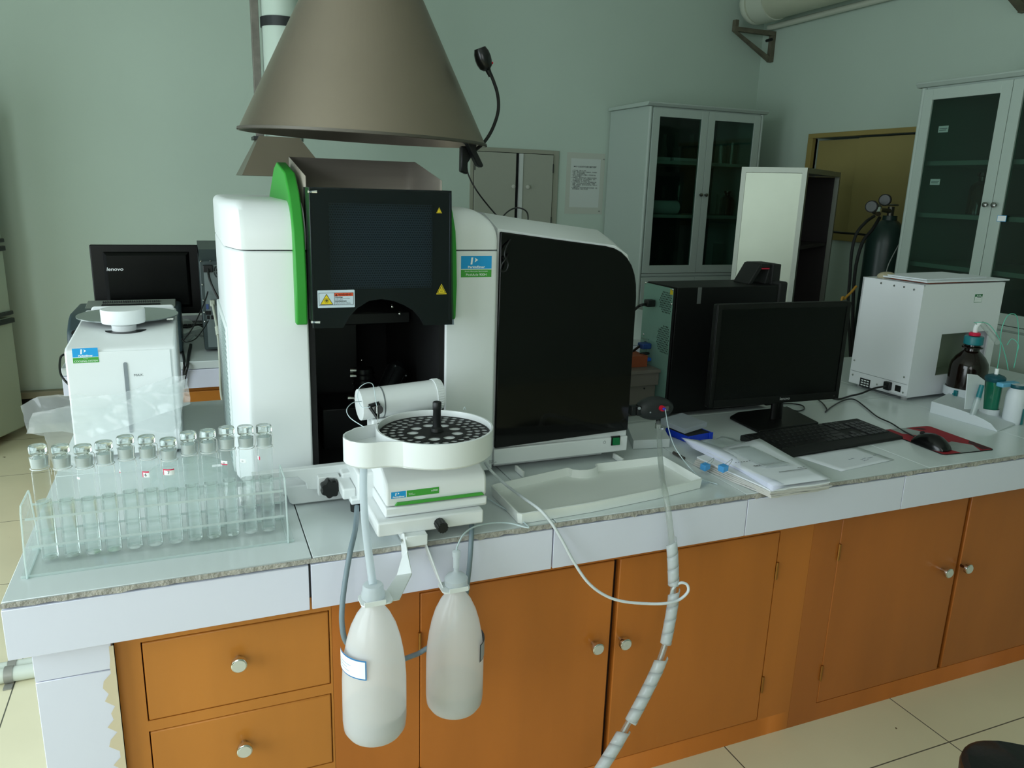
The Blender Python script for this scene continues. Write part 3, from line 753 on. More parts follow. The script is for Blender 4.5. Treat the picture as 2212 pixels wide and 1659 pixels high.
letters('lettering', 'AS900', .0052, Fm, PRINTW, st, pw / 2 - .0025, -.001, .0008, 'RIGHT')
letters('lettering', 'Furnace\nAutosampler', .0026, Fm, PRINTW, st, -pw / 2 + pw * .36, -.0005, .0008)
# lower support plate with its black knob
M().box((.300, 1.368, .778), (.5185, 1.56, .8075)).o('support_plate', W_MATTE, au, .004, 3)
c = V((0.4239, 1.3660, 0.7920))
k = M().cyl(c + Vector((0, .003, 0)), c + Vector((0, -.026, 0)), .0105, .0098, 20)
for i in range(12):
    a = 2 * PI * i / 12; q = Vector((math.cos(a) * .0102, 0, math.sin(a) * .0102)); k.cyl(c + q + Vector((0, .001, 0)), c + q + Vector((0, -.025, 0)), .0012, n=6)
k.o('adjusting_knob', BLK, au)
# bracket holding the two bottles
M().box((.352, 1.352, .756), (.396, 1.50, .779)).o('bracket_block', W_PLASTIC, au, .0015)
def strap(name, pts, w, t=.003):
    m = M(); P = [V(p) for p in pts]; R = []
    for i, p in enumerate(P):
        d = (P[min(i + 1, len(P) - 1)] - P[max(i - 1, 0)]).normalized()
        wd = w[i]; side = Vector((0, 1, 0)) if not isinstance(wd, tuple) else V(wd[1]).normalized(); ww_ = wd if not isinstance(wd, tuple) else wd[0]
        side = (side - d * side.dot(d)).normalized(); nn = d.cross(side).normalized()
        R.append([p + side * ww_ / 2 + nn * t / 2, p - side * ww_ / 2 + nn * t / 2, p - side * ww_ / 2 - nn * t / 2, p + side * ww_ / 2 - nn * t / 2])
    return m.loft(R, True, False).o(name, W_PLASTIC, au, .0008)
b1c, b2c = V((0.2586, 1.2200, 0.7381)), V((0.4383, 1.3000, 0.6897))
strap('bracket_arm', [(.350, 1.37, .779), (.350, 1.352, .742), (.338, 1.31, .722), (0.2928, 1.2250, 0.7291), (b1c.x + .026, 1.222, b1c.z - .004)], [.028, .030, .030, .030, .030])
strap('bracket_arm', [(.3975, 1.39, .779), (.3975, 1.375, .745), (0.4067, 1.3200, 0.7019), (0.4184, 1.3050, 0.6727), (b2c.x - .022, 1.30, b2c.z - .004)], [.022, .024, .026, .028, .028])
M().cyl((.351, 1.36, .768), (.345, 1.36, .768), .005, n=6).o('bracket_bolt', CHROME, au)
def yoke(c, side, xi):
    n = 18; r0 = .0185; o = [];
    outer = rrect(.056, .044, .010, 4, c.x + side * .004, c.y)
    ob = holed('bottle_yoke', outer, [circ(c.x, c.y, r0 - .0005, 24)], c.z - .004, .003, W_PLASTIC, au)
    M().box((c.x - .020, c.y - .023, c.z - .0055), (c.x + .018, c.y - .0205, c.z + .004)).o('yoke_lip', W_PLASTIC, au, .0005)
yoke(b1c, 1, 0); yoke(b2c, -1, 0)
# white cylindrical arm with its end cap
p0, p1 = V((.312, 1.585, .985)), V((.492, 1.60, .992)); d = (p1 - p0).normalized()
arm = M().cyl(p0, p1, .0335, n=40).o('pipetting_arm', W_PLASTIC, au)
M().lathe([(.0336, .046), (.0343, .0465), (.0343, .0485), (.0336, .049)], p0, 40, d, False).o('groove_ring', PRINTGY, arm)
m = M().cyl(p0 + d * .167, p1 + d * .004, .0355, .033, 48)
for i in range(40):
    a = 2 * PI * i / 40; u = Vector((-d.y, d.x, 0)); w = d.cross(u); q = (u * math.cos(a) + w * math.sin(a)) * .0352
    m.cyl(p0 + d * .169 + q, p1 + q * .98, .0009, n=5)
m.o('ribbed_cap', W_PLASTIC, arm)
M().box((.335, 1.565, .917), (.45, 1.62, .955)).o('arm_support', W_PLASTIC, au, .004)
# black needle holder
n0, n1, n2, n3 = (0.3256, 1.5500, 0.9911), (0.3432, 1.5500, 0.9987), (0.3385, 1.5300, 0.9776), (0.3394, 1.5300, 0.9685)
nh = M().tube([(0.3471, 1.5500, 0.9954), n0], .0042, 10, 1).tube([n0, n3], .0034, 10, 1).tube([n3, (0.3461, 1.5500, 0.9945)], .0035, 10, 1)
nh.cyl((0.3471, 1.5550, 0.9799), (0.3404, 1.5250, 0.9888), .0095, n=20)
nh = nh.o('needle_holder', BLK, au)
M().tube([(0.3360, 1.5180, 0.9980), (0.3359, 1.5180, 0.9832)], .0016, 8, 1).tube([(0.3368, 1.5180, 0.9831), (0.3333, 1.5000, 0.9460)], .0006, 6, 1).o('needle', CHROME, nh)
cap = mat('pale_capillary', (196, 212, 216), .3)
M().tube([(0.3242, 1.5300, 0.9947), (0.3100, 1.5400, 0.9920), (0.3027, 1.5500, 1.0078), (0.3050, 1.5500, 1.0295), (0.3195, 1.5500, 1.0403), (0.3330, 1.5500, 1.0384), (0.3377, 1.5500, 1.0222), (0.3359, 1.5300, 1.0047), (0.3360, 1.5180, 0.9961)], .0008, 6).o('capillary', cap, au)
M().tube([(0.3103, 1.5500, 1.0023), (0.2864, 1.5200, 1.0092), (0.2685, 1.4900, 1.0044), (0.2699, 1.4600, 0.9957), (0.2908, 1.4300, 0.9839)], .0009, 6).o('capillary', cap, au)
M().tube([(0.5338, 1.5500, 0.9662), (0.5369, 1.5500, 0.9723), (0.5403, 1.5500, 0.9647)], .0008, 6).o('capillary', cap, au)
# mounting plates fixed under the spectrometer
def PX(l, y): return [(p[0], p[2]) for p in l]
yl = 1.645
low = [(0.1054, 1.6450, 0.7926), (0.1659, 1.6450, 0.7851), (0.1679, 1.6450, 0.7598), (0.1716, 1.6450, 0.7539), (0.3348, 1.6450, 0.7346), (0.3356, 1.6450, 0.7864), (0.1058, 1.6450, 0.8011)]
zb0 = 0.7500
x0, x1 = 0.0942, 0.3284
a, b_, c = (0.1642, 1.6300, 0.7857), (0.1691, 1.6300, 0.7603), (0.1816, 1.6300, 0.8104)
M().prism([(x0, a[2] - .004), (a[0] - .004, a[2] - .004), (a[0] + .002, ZC + .010), (a[0] + .008, ZC + .004), (x1, ZC + .004), (x1, .80), (x0, .80)], 'y', 1.632, 1.70).o('mounting_plate', W_PLASTIC, au, .003, 3)
q = [(0.0932, 1.6100, 0.8325), (0.0935, 1.6100, 0.8387)]
P = [(0.0895, 1.6120, 0.8281), (0.1829, 1.6120, 0.8265), (0.1998, 1.6120, 0.8117), (0.2022, 1.6120, 0.7955), (0.2276, 1.6120, 0.7923), (0.2796, 1.6120, 0.7902), (0.3247, 1.6120, 0.7946), (0.3254, 1.6120, 0.8402)]
pp = [(p[0], p[2]) for p in P] + [(P[0][0], 0.8425)]
pp[-2] = (pp[-2][0], 0.8454)
M().prism(pp, 'y', 1.612, 1.6315).o('sliding_plate', W_PLASTIC, au, .002, 2)
M().prism([(x0 - .03, .776), (x0 + .055, .772), (x0 + .062, .778), (x0 + .05, .786), (x0 - .03, .786)], 'y', 1.615, 1.70).o('side_foot', W_PLASTIC, au, .002)
c = V((0.2456, 1.6100, 0.8070))
sq = M().box((c.x - .023, 1.592, c.z - .021), (c.x + .023, 1.6115, c.z + .021)).o('clamp_block', W_PLASTIC, au, .002)
rg = []
for t in (1.5915, 1.588, 1.572, 1.568):
    k = .0195 if 1.57 < t < 1.59 else .018
    rg.append([(c.x + (k + .0016 * math.cos(7 * a_)) * math.cos(a_), t, c.z + (k + .0016 * math.cos(7 * a_)) * math.sin(a_)) for a_ in [2 * PI * i / 84 for i in range(84)]])
M().loft(rg).o('star_knob', BLK, au)
m = M().box((.272, 1.585, .805), (.322, 1.65, .835)); m.box((.262, 1.52, .80), (.290, 1.60, .824))
m.o('swivel_link', W_PLASTIC, au, .004, 3)
m = M().box((.290, 1.50, .80), (.336, 1.63, .862)).o('swivel_arm', W_PLASTIC, au, .005, 3)
c = V((0.2878, 1.5200, 0.7818))
M().cyl(c + Vector((0, 0, .012)), c + Vector((0, 0, -.008)), .0115, .0105, 20).o('stop_knob', BLK, au)
M().box((c.x - .012, 1.505, c.z + .011), (.345, 1.56, c.z + .024)).o('cross_link', W_PLASTIC, au, .003)

# ---- bottles hanging in the yokes
BOT = [(.0165, 0), (.0165, -.012), (.019, -.018), (.030, -.034), (.040, -.056), (.047, -.080), (.052, -.106), (.0555, -.132), (.0572, -.160), (.0575, -.200), (.0575, -.245), (.0560, -.262), (.050, -.272), (.040, -.276), (.001, -.277)]
def hang_bottle(nm, c, label, tall, cap):
    t = thing(nm, label, 'bottle', (c.x, c.y, c.z - .277), 'milky plastic bottles hanging below the sampler')
    pr_ = [(r, z * tall) for r, z in BOT]
    M().lathe(pr_, c, 48, (0, 0, 1), False).o('bottle_body', POLY, t)
    lv = -.277 * tall + .055
    li = [(r - .0015, z * tall) for r, z in BOT if z * tall < lv]
    M().lathe([(.001, lv), (.0556, lv)] + li[:-2] + [(.04, -.2745 * tall), (.001, -.2750 * tall)], c, 48, (0, 0, 1), False).o('liquid', thin_liq, t)
    return t
thin_liq = thin_glass('grey_liquid', (.72, .75, .78), .55, (.58, .62, .66), 1.33, .05)
CAPM = thin_glass('milky_cap', (.86, .9, .93), .72, (.84, .89, .92), 1.4, .3)
b1 = hang_bottle('rinse_bottle', b1c, 'left hanging milky bottle with a blue-bordered sticker, below the thick white hose', .985, 1)
M().lathe([(.0165, -.001), (.0205, .001), (.0205, .010), (.0185, .014), (.0185, .022), (.0165, .025), (.009, .026)], b1c, 32).o('screw_cap', CAPM, b1)
b2 = hang_bottle('rinse_bottle', b2c, 'right hanging milky bottle with a white spout fitting and thin tube on its cap', .985, 2)
M().lathe([(.0165, -.001), (.0225, .001), (.0230, .013), (.019, .019), (.009, .024), (.005, .028), (.0045, .034), (.006, .036), (.006, .058), (.0078, .059), (.0078, .070), (.004, .072)], b2c, 32).o('screw_cap', CAPM, b2)
# sticker curved round the left bottle
def wrap_label(par, c, r, a0, a1, z0, z1, m_, name, n=12):
    m = M(); m.loft([[(c.x + r * math.cos(a0 + (a1 - a0) * i / n), c.y + r * math.sin(a0 + (a1 - a0) * i / n), z) for i in range(n + 1)] for z in (z0, z1)], False, True, False)
    return m.o(name, m_, par)
z0, z1 = 0.6132 - .002, 0.6491
lb = wrap_label(b1, b1c, .0580, math.radians(172), math.radians(245), z0, z1, mat('sticker_blue_border', (40, 120, 180), .5), 'sticker')
wrap_label(lb, b1c, .0584, math.radians(174), math.radians(243), z0 + .0025, z1 - .0025, PRINTW, 'sticker_field')
m = M()
for k, (za, e) in enumerate(((.022, 215), (.016, 205), (.010, 212))):
    a = [math.radians(180 + (e - 180) * i / 8) for i in range(9)]
    m.loft([[(b1c.x + .0587 * math.cos(q), b1c.y + .0587 * math.sin(q), z0 + za + dz) for q in a] for dz in (0, .0009)], False, True, False)
m.o('faint_writing', mat('faint_blue_print', (150, 180, 205), .6), lb)
z0, z1 = 0.5368, 0.5756
lb = wrap_label(b2, b2c, .0580, math.radians(-52), math.radians(20), z0, z1, mat('sticker_dark_border', (62, 74, 84), .5), 'sticker')
wrap_label(lb, b2c, .0584, math.radians(-49), math.radians(18), z0 + .0025, z1 - .0025, mat('sticker_grey', (170, 176, 184), .5), 'sticker_field')

# ---- hoses and cables
GREYH = mat('grey_rubber_hose', (118, 134, 142), .45)
def cable(name, label, pts, r, m_, n=10, cat='cable', sub=8):
    o = M().tube(pts, r, n, sub).o(name, m_); return tag(o, label, cat)
cable('drain_hose', 'thick translucent white hose running from the sampler basin down to the left bottle', [(0.2826, 1.4000, 0.9222), (0.2750, 1.3700, 0.8872), (0.2678, 1.3300, 0.8484), (0.2619, 1.2800, 0.8162), (0.2594, 1.2400, 0.7816), tuple(b1c + Vector((0, 0, .024)))], .0072, HOSEW, 14, 'hose')
cable('grey_hose', 'grey rubber hose looping behind the two hanging bottles', [(0.2908, 1.5200, 0.7867), (0.2642, 1.4000, 0.7904), (0.2434, 1.3450, 0.7704), (0.2329, 1.3350, 0.7293), (0.2222, 1.3200, 0.6815), (0.2186, 1.3100, 0.6395), (0.2281, 1.3150, 0.5954), (0.2657, 1.3300, 0.5478), (0.3242, 1.3450, 0.5169), (0.3663, 1.3600, 0.5097), (0.3930, 1.3680, 0.5118), (0.4369, 1.3660, 0.5413), (0.4743, 1.3600, 0.6015), (0.4834, 1.3550, 0.6761), (0.4872, 1.3550, 0.7372), (0.5044, 1.4000, 0.7659), (0.5545, 1.5500, 0.7226)], .0052, GREYH, 12, 'hose')
cable('thin_tube', 'thin pale tube arching from the right bottle cap over the bench edge', [tuple(b2c + Vector((0, 0, .070))), (0.4434, 1.3100, 0.7649), (0.4623, 1.3300, 0.7775), (0.4961, 1.3600, 0.7762), (0.5407, 1.3850, 0.7672), (0.5834, 1.3875, 0.7600), (0.6112, 1.3657, 0.7560), (0.6185, 1.3705, 0.7560), (0.6114, 1.4430, 0.7560), (0.5992, 1.4950, 0.7560), (0.5898, 1.5289, 0.7570), (0.5804, 1.5490, 0.7570)], .0016, cap, 8, 'tube')
WCAB = mat('white_cable', (214, 220, 224), .4)
cable('white_cable', 'white cable sagging in a long curve from the sampler to the wrapped hose', [(0.5916, 1.5600, 0.8326), (0.5846, 1.5000, 0.8348), (0.6276, 1.5272, 0.7900), (0.6359, 1.4392, 0.7900), (0.6498, 1.3836, 0.7840), (0.6698, 1.3660, 0.7590), (0.6914, 1.3550, 0.7214), (0.7191, 1.3450, 0.6678), (0.7475, 1.3300, 0.6234), (0.7837, 1.3200, 0.5922), (0.8254, 1.3100, 0.5742), (0.8848, 1.3000, 0.5627), (0.9264, 1.2900, 0.5614), (0.9601, 1.2900, 0.5642), (0.9805, 1.2900, 0.5799), (0.9800, 1.2950, 0.5945), (0.9658, 1.3000, 0.5990), (0.9521, 1.3050, 0.5863), (0.9493, 1.3100, 0.5612)], .0032, WCAB, 10)

# ---- drain trap on the wing and its clear hose
TY = 1.52
tc_ = V((1.1266, 1.7000, 0.8805))
dt = thing('drain_trap', 'black oval drain unit with a red and blue plug, beside the glossy black door', 'fitting', tc_)
m = M(); rings = []
for y, k in ((-.020, .01), (-.020, .55), (-.016, .82), (-.008, .97), (.002, 1), (.012, .98), (.020, .86), (.022, .5), (.022, .01)):
    rings.append([(tc_.x + .056 * k * math.cos(a), tc_.y + y, tc_.z + .031 * k * math.sin(a)) for a in [2 * PI * i / 40 for i in range(40)]])
m.loft(rings, False).o('oval_body', mat('dark_grey_plastic', (34, 37, 38), .5), dt)
M().box((tc_.x - .060, tc_.y - .012, tc_.z - .014), (tc_.x - .038, tc_.y + .012, tc_.z + .012)).o('latch', BLK, dt, .003)
M().box((tc_.x - .075, tc_.y - .006, tc_.z - .014), (tc_.x - .04, tc_.y + .014, tc_.z + .012)).o('mounting_lug', BLK, dt, .003)
M().cyl((1.0636, 1.6760, 0.8921), (1.0725, 1.6900, 0.8876), .004, n=16).o('latch_pin', PRINTGY, dt)
M().cyl((1.0988, 1.6760, 0.8779), (1.1080, 1.6900, 0.8732), .0022, n=12).o('bolt', PRINTGY, dt)
M().box((tc_.x + .012, tc_.y - .0225, tc_.z - .004), (tc_.x + .030, tc_.y - .018, tc_.z + .009)).o('clear_tab', mat('smoky_tab', (96, 96, 90), .3), dt, .001)
c = V((1.1342, 1.6810, 0.8864))
rp = M().cyl(c, c + Vector((0, -.010, 0)), .0080, .0074, 20).o('red_plug', mat('red_plastic', (196, 22, 44), .35), dt)
M().cyl(c + Vector((.001, -.010, 0)), c + Vector((.003, -.017, 0)), .0042, .0032, 16).o('blue_ferrule', mat('blue_plastic', (52, 50, 170), .4), rp)
hb = V((1.1417, 1.7000, 0.8415))
M().cyl(tuple(hb + Vector((0, 0, .010))), tuple(hb + Vector((0, 0, -.004))), .0065, n=16).o('hose_barb', BLK, dt)
cable('sensor_lead', 'thin pale lead dropping from the red plug of the drain unit to the white tray', [tuple(c + Vector((.003, -.017, 0))), (1.1287, 1.6500, 0.8841), (1.1070, 1.6000, 0.8567), (1.0986, 1.5600, 0.8267), (1.1011, 1.5300, 0.8058), (1.1215, 1.5155, 0.7780), (1.1132, 1.4545, 0.7720), (1.1450, 1.4679, 0.7560), (1.1574, 1.4473, 0.7550)], .0012, cap, 6)
hp = [tuple(hb), (1.1212, 1.6600, 0.8179), (1.0682, 1.5700, 0.7957), (1.0028, 1.4600, 0.7935), (0.9520, 1.3700, 0.7935), (0.9438, 1.3400, 0.7623), (0.9459, 1.3250, 0.7130), (0.9527, 1.3200, 0.6582), (0.9546, 1.3100, 0.5947), (0.9479, 1.3000, 0.5322), (0.9349, 1.2900, 0.4708), (0.9095, 1.2800, 0.4121), (0.8743, 1.2700, 0.3561), (0.8322, 1.2600, 0.3027), (0.7968, 1.2500, 0.2603), (0.7552, 1.2400, 0.2146), (0.6862, 1.2200, 0.1395)]
hose = cable('clear_hose', 'clear plastic hose running down from the black drain unit in front of the cabinet doors', hp, .0068, HOSEC, 14, 'hose')
M().lathe([(.0072, -.006), (.0080, -.006), (.0080, .006), (.0072, .006)], V(hp[0]) + Vector((0, 0, -.012)), 20, (0, 0, 1), False).box((hb.x + .004, hb.y - .006, hb.z - .022), (hb.x + .014, hb.y + .004, hb.z - .016)).o('hose_clip', CHROME, hose)
M().tube(hp[8:], .0022, 6).o('inner_lead', WCAB, hose)
# spiral wrap: translucent ribbon wound around hose and leads
SPW = thin_glass('spiral_wrap_plastic', (.85, .88, .9), .7, (.9, .94, .96), 1.45, .2)
def spiral(name, label, path, r, pitch=.030, grp='spiral wrap sleeves on the clear hose'):
    P = spline(path, 14)
    L_ = [0]
    for a, b in zip(P, P[1:]): L_.append(L_[-1] + (b - a).length)
    tot = L_[-1]
    def at(s):
        s = min(max(s, 0), tot)
        for i in range(len(L_) - 1):
            if L_[i + 1] >= s: break
        t = (s - L_[i]) / max(L_[i + 1] - L_[i], 1e-9); return P[i].lerp(P[i + 1], t), (P[i + 1] - P[i]).normalized()
    m = M(); n = int(tot / pitch * 28); A = []; B = []
    for i in range(n + 1):
        s = tot * i / n; a = 2 * PI * s / pitch
        row = []
        for ds in (0, pitch * .34, pitch * .68, pitch * 1.03):
            p, d = at(s + ds); u = d.cross(Vector((0, 1, 0))).normalized(); w = d.cross(u)
            row.append(p + (u * math.cos(a) + w * math.sin(a)) * (r + (.0005 if ds == 0 else 0)))
        A.append(row)
    m.loft(A, False, True, False)
    o = m.o(name, SPW); md = o.modifiers.new('t', 'SOLIDIFY'); md.thickness = .0008
    return tag(o, label, 'cable sleeve', grp)
def seg(a, b): return [tuple(V(p)) for p in a]
spiral('spiral_wrap', 'uppermost spiral wrap sleeve, crossing the white fascia onto the cabinet door', [(0.9472, 1.3250, 0.6994), (0.9527, 1.3200, 0.6582), (0.9551, 1.3100, 0.5900)], .0125)
spiral('spiral_wrap', 'second spiral wrap sleeve, where the white cable loop enters the clear hose', [(0.9582, 1.3100, 0.5826), (0.9491, 1.3000, 0.5320), (0.9335, 1.2900, 0.4594)], .0125)
spiral('spiral_wrap', 'long third spiral wrap sleeve, below the gap of bare hose', [(0.9216, 1.2800, 0.4388), (0.9045, 1.2750, 0.4047), (0.8746, 1.2700, 0.3525), (0.8370, 1.2600, 0.3014)], .0135)
spiral('spiral_wrap', 'lowest spiral wrap sleeve, leaving at the bottom edge of the photo', [(0.8248, 1.2580, 0.2919), (0.7968, 1.2500, 0.2603), (0.7552, 1.2400, 0.2146), (0.7143, 1.2300, 0.1673)], .0135)

# ---- drip tray on the bench
TRM = mat('tray_plastic', (232, 236, 232), .45)
tr = thing('drip_tray', 'shallow white plastic tray with a notched back edge, on the bench beside the sampler', 'tray', (.87, 1.5, ZC))
A_, B_, C_, D_ = V((0.6063, 1.5651, 0.7760)), V((0.6039, 1.3875, 0.7760)), V((1.1112, 1.4411, 0.7760)), V((1.1090, 1.6152, 0.7760))
N0, N1 = V((0.8318, 1.6122, 0.7760)), V((0.9053, 1.6169, 0.7760))
out = []
f1, f2 = B_.lerp(C_, .35) + Vector((0, -.012, 0)), B_.lerp(C_, .72) + Vector((0, -.010, 0))
for p in (B_ + Vector((0, .008, 0)), B_ + Vector((.008, 0, 0)), f1, f2, C_ + Vector((-.006, 0, 0)), C_ + Vector((0, .008, 0)), D_ + Vector((0, -.004, 0)), D_ + Vector((-.006, 0, 0))): out.append(Vector((p.x, p.y)))
nc = (N0 + N1) / 2; out.append(Vector((N1.x + .006, N1.y)))
for i in range(7):
    a = -PI * i / 6 * 1.0; out.append(Vector((nc.x + (N1.x - nc.x) * math.cos(a), nc.y - .004 + .026 * math.sin(a))))
out.append(Vector((N0.x - .006, N0.y)))
out += [Vector((A_.x + .008, A_.y)), Vector((A_.x, A_.y - .008))]
cen = Vector((.87, 1.52))
def off(pts, d):
    r = []
    n = len(pts)
    for i, p in enumerate(pts):
        e1 = (p - pts[i - 1]).normalized(); e2 = (pts[(i + 1) % n] - p).normalized(); nn = Vector((-(e1 + e2).y, (e1 + e2).x)).normalized(); r.append(p + nn * d)
    return r
in1 = off(out, .0035); in2 = off(out, .007)
lo = off(out, .003)
m = M().loft([[(p.x, p.y, ZC + .001) for p in lo], [(p.x, p.y, .776) for p in out], [(p.x, p.y, .777) for p in in1], [(p.x, p.y, ZC + .005) for p in in2]], True, True)
m.o('tray_body', TRM, tr, sharp=30)
for c in ((0.7315, 1.6678, 0.7650), (1.0163, 1.6763, 0.7650)):
    M().box((c[0] - .012, c[1] - .03, ZC + .002), (c[0] - .006, c[1] + .02, .768)).o('tray_lug', TRM, tr, .001)

# ================================================================ LEFT END: tubes, rack, cooler, bag
rk = thing('test_tube_rack', 'clear acrylic rack on the bench corner, holding a row of twelve glass tubes', 'rack', (-.08, 1.50, ZC))
rx0, rx1 = -.300, .142
def end_plate(x):
    prf = [(1.452, ZC), (1.575, ZC), (1.575, .800), (1.555, .868), (1.548, .879), (1.475, .879), (1.468, .868), (1.452, .785)]
    m = M()
    for p, q in zip(prf, prf[1:] + prf[:1]): m.tube([(x, p[0], p[1] + .0015), (x, q[0], q[1] + .0015)], .0016, 6, 1)
    m.o('plate_edge', ACRE, rk)
    M().prism([(1.452, ZC), (1.575, ZC), (1.575, .800), (1.555, .868), (1.548, .879), (1.475, .879), (1.468, .868), (1.452, .785)], 'x', x - .0025, x + .0025).o('end_plate', ACRYL, rk)
end_plate(rx0); end_plate(rx1)
m = M()
for a, b in (((rx0 - .01, 1.455), (rx1 + .012, 1.457)), ((rx0 - .01, 1.570), (rx1 + .012, 1.572))): m.box((a[0], a[1], ZC + .0004), (b[0], b[1], ZC + .0052))
for z in (.800, .853): m.box((rx0 + .003, 1.4772, z - .0022), (rx1 - .003, 1.4785, z + .0022)).box((rx0 + .003, 1.5475, z - .0022), (rx1 - .003, 1.5488, z + .0022))
m.o('plate_edge', ACRE, rk)
M().box((rx0 - .01, 1.455, ZC + .0005), (rx1 + .012, 1.572, ZC + .005)).o('base_plate', ACRYL, rk)
TX = []
for u, v in ((113, 1205), (160, 1198), (206, 1192), (249, 1187), (294, 1181), (338, 1175), (382, 1169), (423, 1163), (463, 1157), (503, 1151), (541, 1146), (579, 1141)):
    pass
TXS = [-0.2709, -0.2358, -0.2010, -0.1670, -0.1316, -0.0963, -0.0603, -0.0252, 0.0088, 0.0427, 0.0770, 0.1111]
TY0 = 1.513
for z in (.800, .853):
    hs = [circ(x, TY0, .0152, 24) for x in TXS]
    holed('rack_shelf', [(rx0 + .003, 1.478), (rx1 - .003, 1.478), (rx1 - .003, 1.548), (rx0 + .003, 1.548)], hs, z, .004, ACRYL, rk)
# one stoppered tube
def make_tube(level, height=.205):
    t = thing('stoppered_tube', 'x', 'test tube', (0, 0, 0), 'stoppered glass tubes in the rack')
    R = .0142
    h = height
    prof = [(.001, .0006), (R * .8, .0006), (R, .004), (R, h - .030), (R * .92, h - .024), (R * .95, h - .020), (R * 1.04, h - .003), (R * 1.10, h), (R * .92, h), (R * .90, h - .004)]
    M().lathe(prof, (0, 0, 0), 32, (0, 0, 1), False).o('glass_wall', TUBEG, t)
    M().lathe([(R * .93, h - .020), (R * 1.0, h - .002), (R * .99, h - .001), (R * .90, h - .020)], (0, 0, 0), 32, (0, 0, 1), False).o('frosted_neck', FROST, t)
    s = M().lathe([(R * .74, h - .019), (R * .86, h - .002), (R * .62, h + .003), (R * .66, h + .0055), (R * .98, h + .0065), (R * 1.03, h + .008), (R * 1.03, h + .0195), (R * .96, h + .0215), (.001, h + .021)], (0, 0, 0), 32, (0, 0, 1), False).o('glass_stopper', STOP, t)
    M().lathe([(.001, .003), (R * .78, .003), (R - .0016, .006), (R - .0016, level), (R - .0026, level - .0012), (.001, level - .0015)], (0, 0, 0), 32, (0, 0, 1), False).o('water', WATERM, t)
    m = M().lathe([(R + .0003, h - .0228), (R + .0016, h - .022), (R + .0003, h - .0212)], (0, 0, 0), 24, (0, 0, 1), False)
    m.tube([(R, 0, h - .022), (R + .0018, -.003, h - .018), (R + .0026, -.004, h - .006), (R + .0018, -.002, h + .004), (R * .64, 0, h + .005)], .0006, 5)
    m.tube([(R, 0, h - .022), (R + .0022, .002, h - .026), (R + .0028, .002, h - .038)], .0005, 5)
    m.o('tie_thread', THREAD, t)
    return t
STOP = mat('solid_stopper_glass', (235, 245, 243), .04, trans=.9, ior=1.45)
WATERM = mat('tube_water', (246, 255, 253), 0.0, trans=1.0, ior=1.33)
nt = WATERM.node_tree; tb = nt.nodes.new('ShaderNodeBsdfTransparent'); ms = nt.nodes.new('ShaderNodeMixShader'); ms.inputs[0].default_value = .55
nt.links.new(nt.nodes['Principled BSDF'].outputs[0], ms.inputs[1]); nt.links.new(tb.outputs[0], ms.inputs[2]); nt.links.new(ms.outputs[0], nt.nodes['Material Output'].inputs[0])
THREAD = mat('white_thread', (228, 232, 230), .8)
TOPS = [(85, 953), (135, 955), (185, 955), (229, 948), (278, 938), (318, 938), (364, 943), (407, 928), (445, 924), (485, 917), (526, 915), (564, 913)]
HT = [0.9774, 0.9739, 0.9703, 0.9741, 0.9811, 0.9782, 0.9695, 0.9789, 0.9798, 0.9832, 0.9820, 0.9810]
words_ = ['first tube from the left, plain glass, at the rack end over the floor', 'second tube from the left, with a brownish stopper rim, no sticker', 'third tube from the left, with a tiny torn white sticker', 'fourth tube from the left, with a small grey smudge on its glass', 'fifth tube from the left, with a sliver of red and white sticker', 'sixth tube from the left, its red-edged white sticker reads 6', 'seventh tube from the left, its red-edged white sticker reads 7', 'eighth tube from the left, stopper taller than the seventh, no sticker', 'ninth tube from the left, thread knot hanging by its neck', 'tenth tube from the left, red-edged sticker low on its front', 'eleventh tube from the left, plain white sticker on its front', 'last tube on the right, with a narrow red and white sticker']
proto = make_tube(.118); tubes = [proto]
for i in range(1, 12): tubes.append(copy_tree(proto))
RED = mat('sticker_red', (214, 40, 84), .5)
for i, t in enumerate(tubes):
    z0 = .7575
    t.location = (TXS[i], TY0, z0)
    sc = (HT[i] - z0) / .228
    t.scale = (1, 1, sc); t.rotation_euler = (0, 0, [0, 2.2, .4, 5.6, -.5, .2, 3.5, .3, -.2, -.5, .1, -.2][i])
    t['label'] = words_[i]
bpy.context.view_layer.update()
def tube_sticker(i, a0, a1, z, h, redside, num=None):
    t = tubes[i]; c = Vector((TXS[i], TY0, 0)); r = .0144
    s = wrap_label(t, c, r, math.radians(a0), math.radians(a1), z, z + h, PRINTW, 'sticker', 8)
    if redside == 'b': wrap_label(s, c, r + .0002, math.radians(a0), math.radians(a1), z, z + h * .25, RED, 'red_edge', 8)
    if redside == 't': wrap_label(s, c, r + .0002, math.radians(a0), math.radians(a1), z + h * .78, z + h, RED, 'red_edge', 8); wrap_label(s, c, r + .0002, math.radians(a0), math.radians(a0 + 7), z, z + h, RED, 'red_edge', 3)
    if redside == 'r': wrap_label(s, c, r + .0002, math.radians(a1 - 12), math.radians(a1), z, z + h, RED, 'red_edge', 3)
    if num:
        am = math.radians((a0 + a1) / 2); p = c + Vector((math.cos(am) * (r + .0003), math.sin(am) * (r + .0003), z + h * .2))
        letters('number', num, h * .7, frame(p, (-math.sin(am), math.cos(am), 0), (math.cos(am), math.sin(am), 0)), PRINTK, s, 0, 0, .0002, 'CENTER')
tube_sticker(2, 200, 235, 0.9086, .004, '')
tube_sticker(4, 192, 215, 0.9125, .006, 'b')
tube_sticker(5, 220, 272, 0.9008, .012, 't', '6')
tube_sticker(6, 215, 300, 0.9009, .012, 't', '7')
tube_sticker(9, 205, 262, 0.9099, .008, 'b', '10')
tube_sticker(10, 205, 260, 0.9106, .007, '', '11')
tube_sticker(11, 190, 225, 0.9121, .007, 'r')

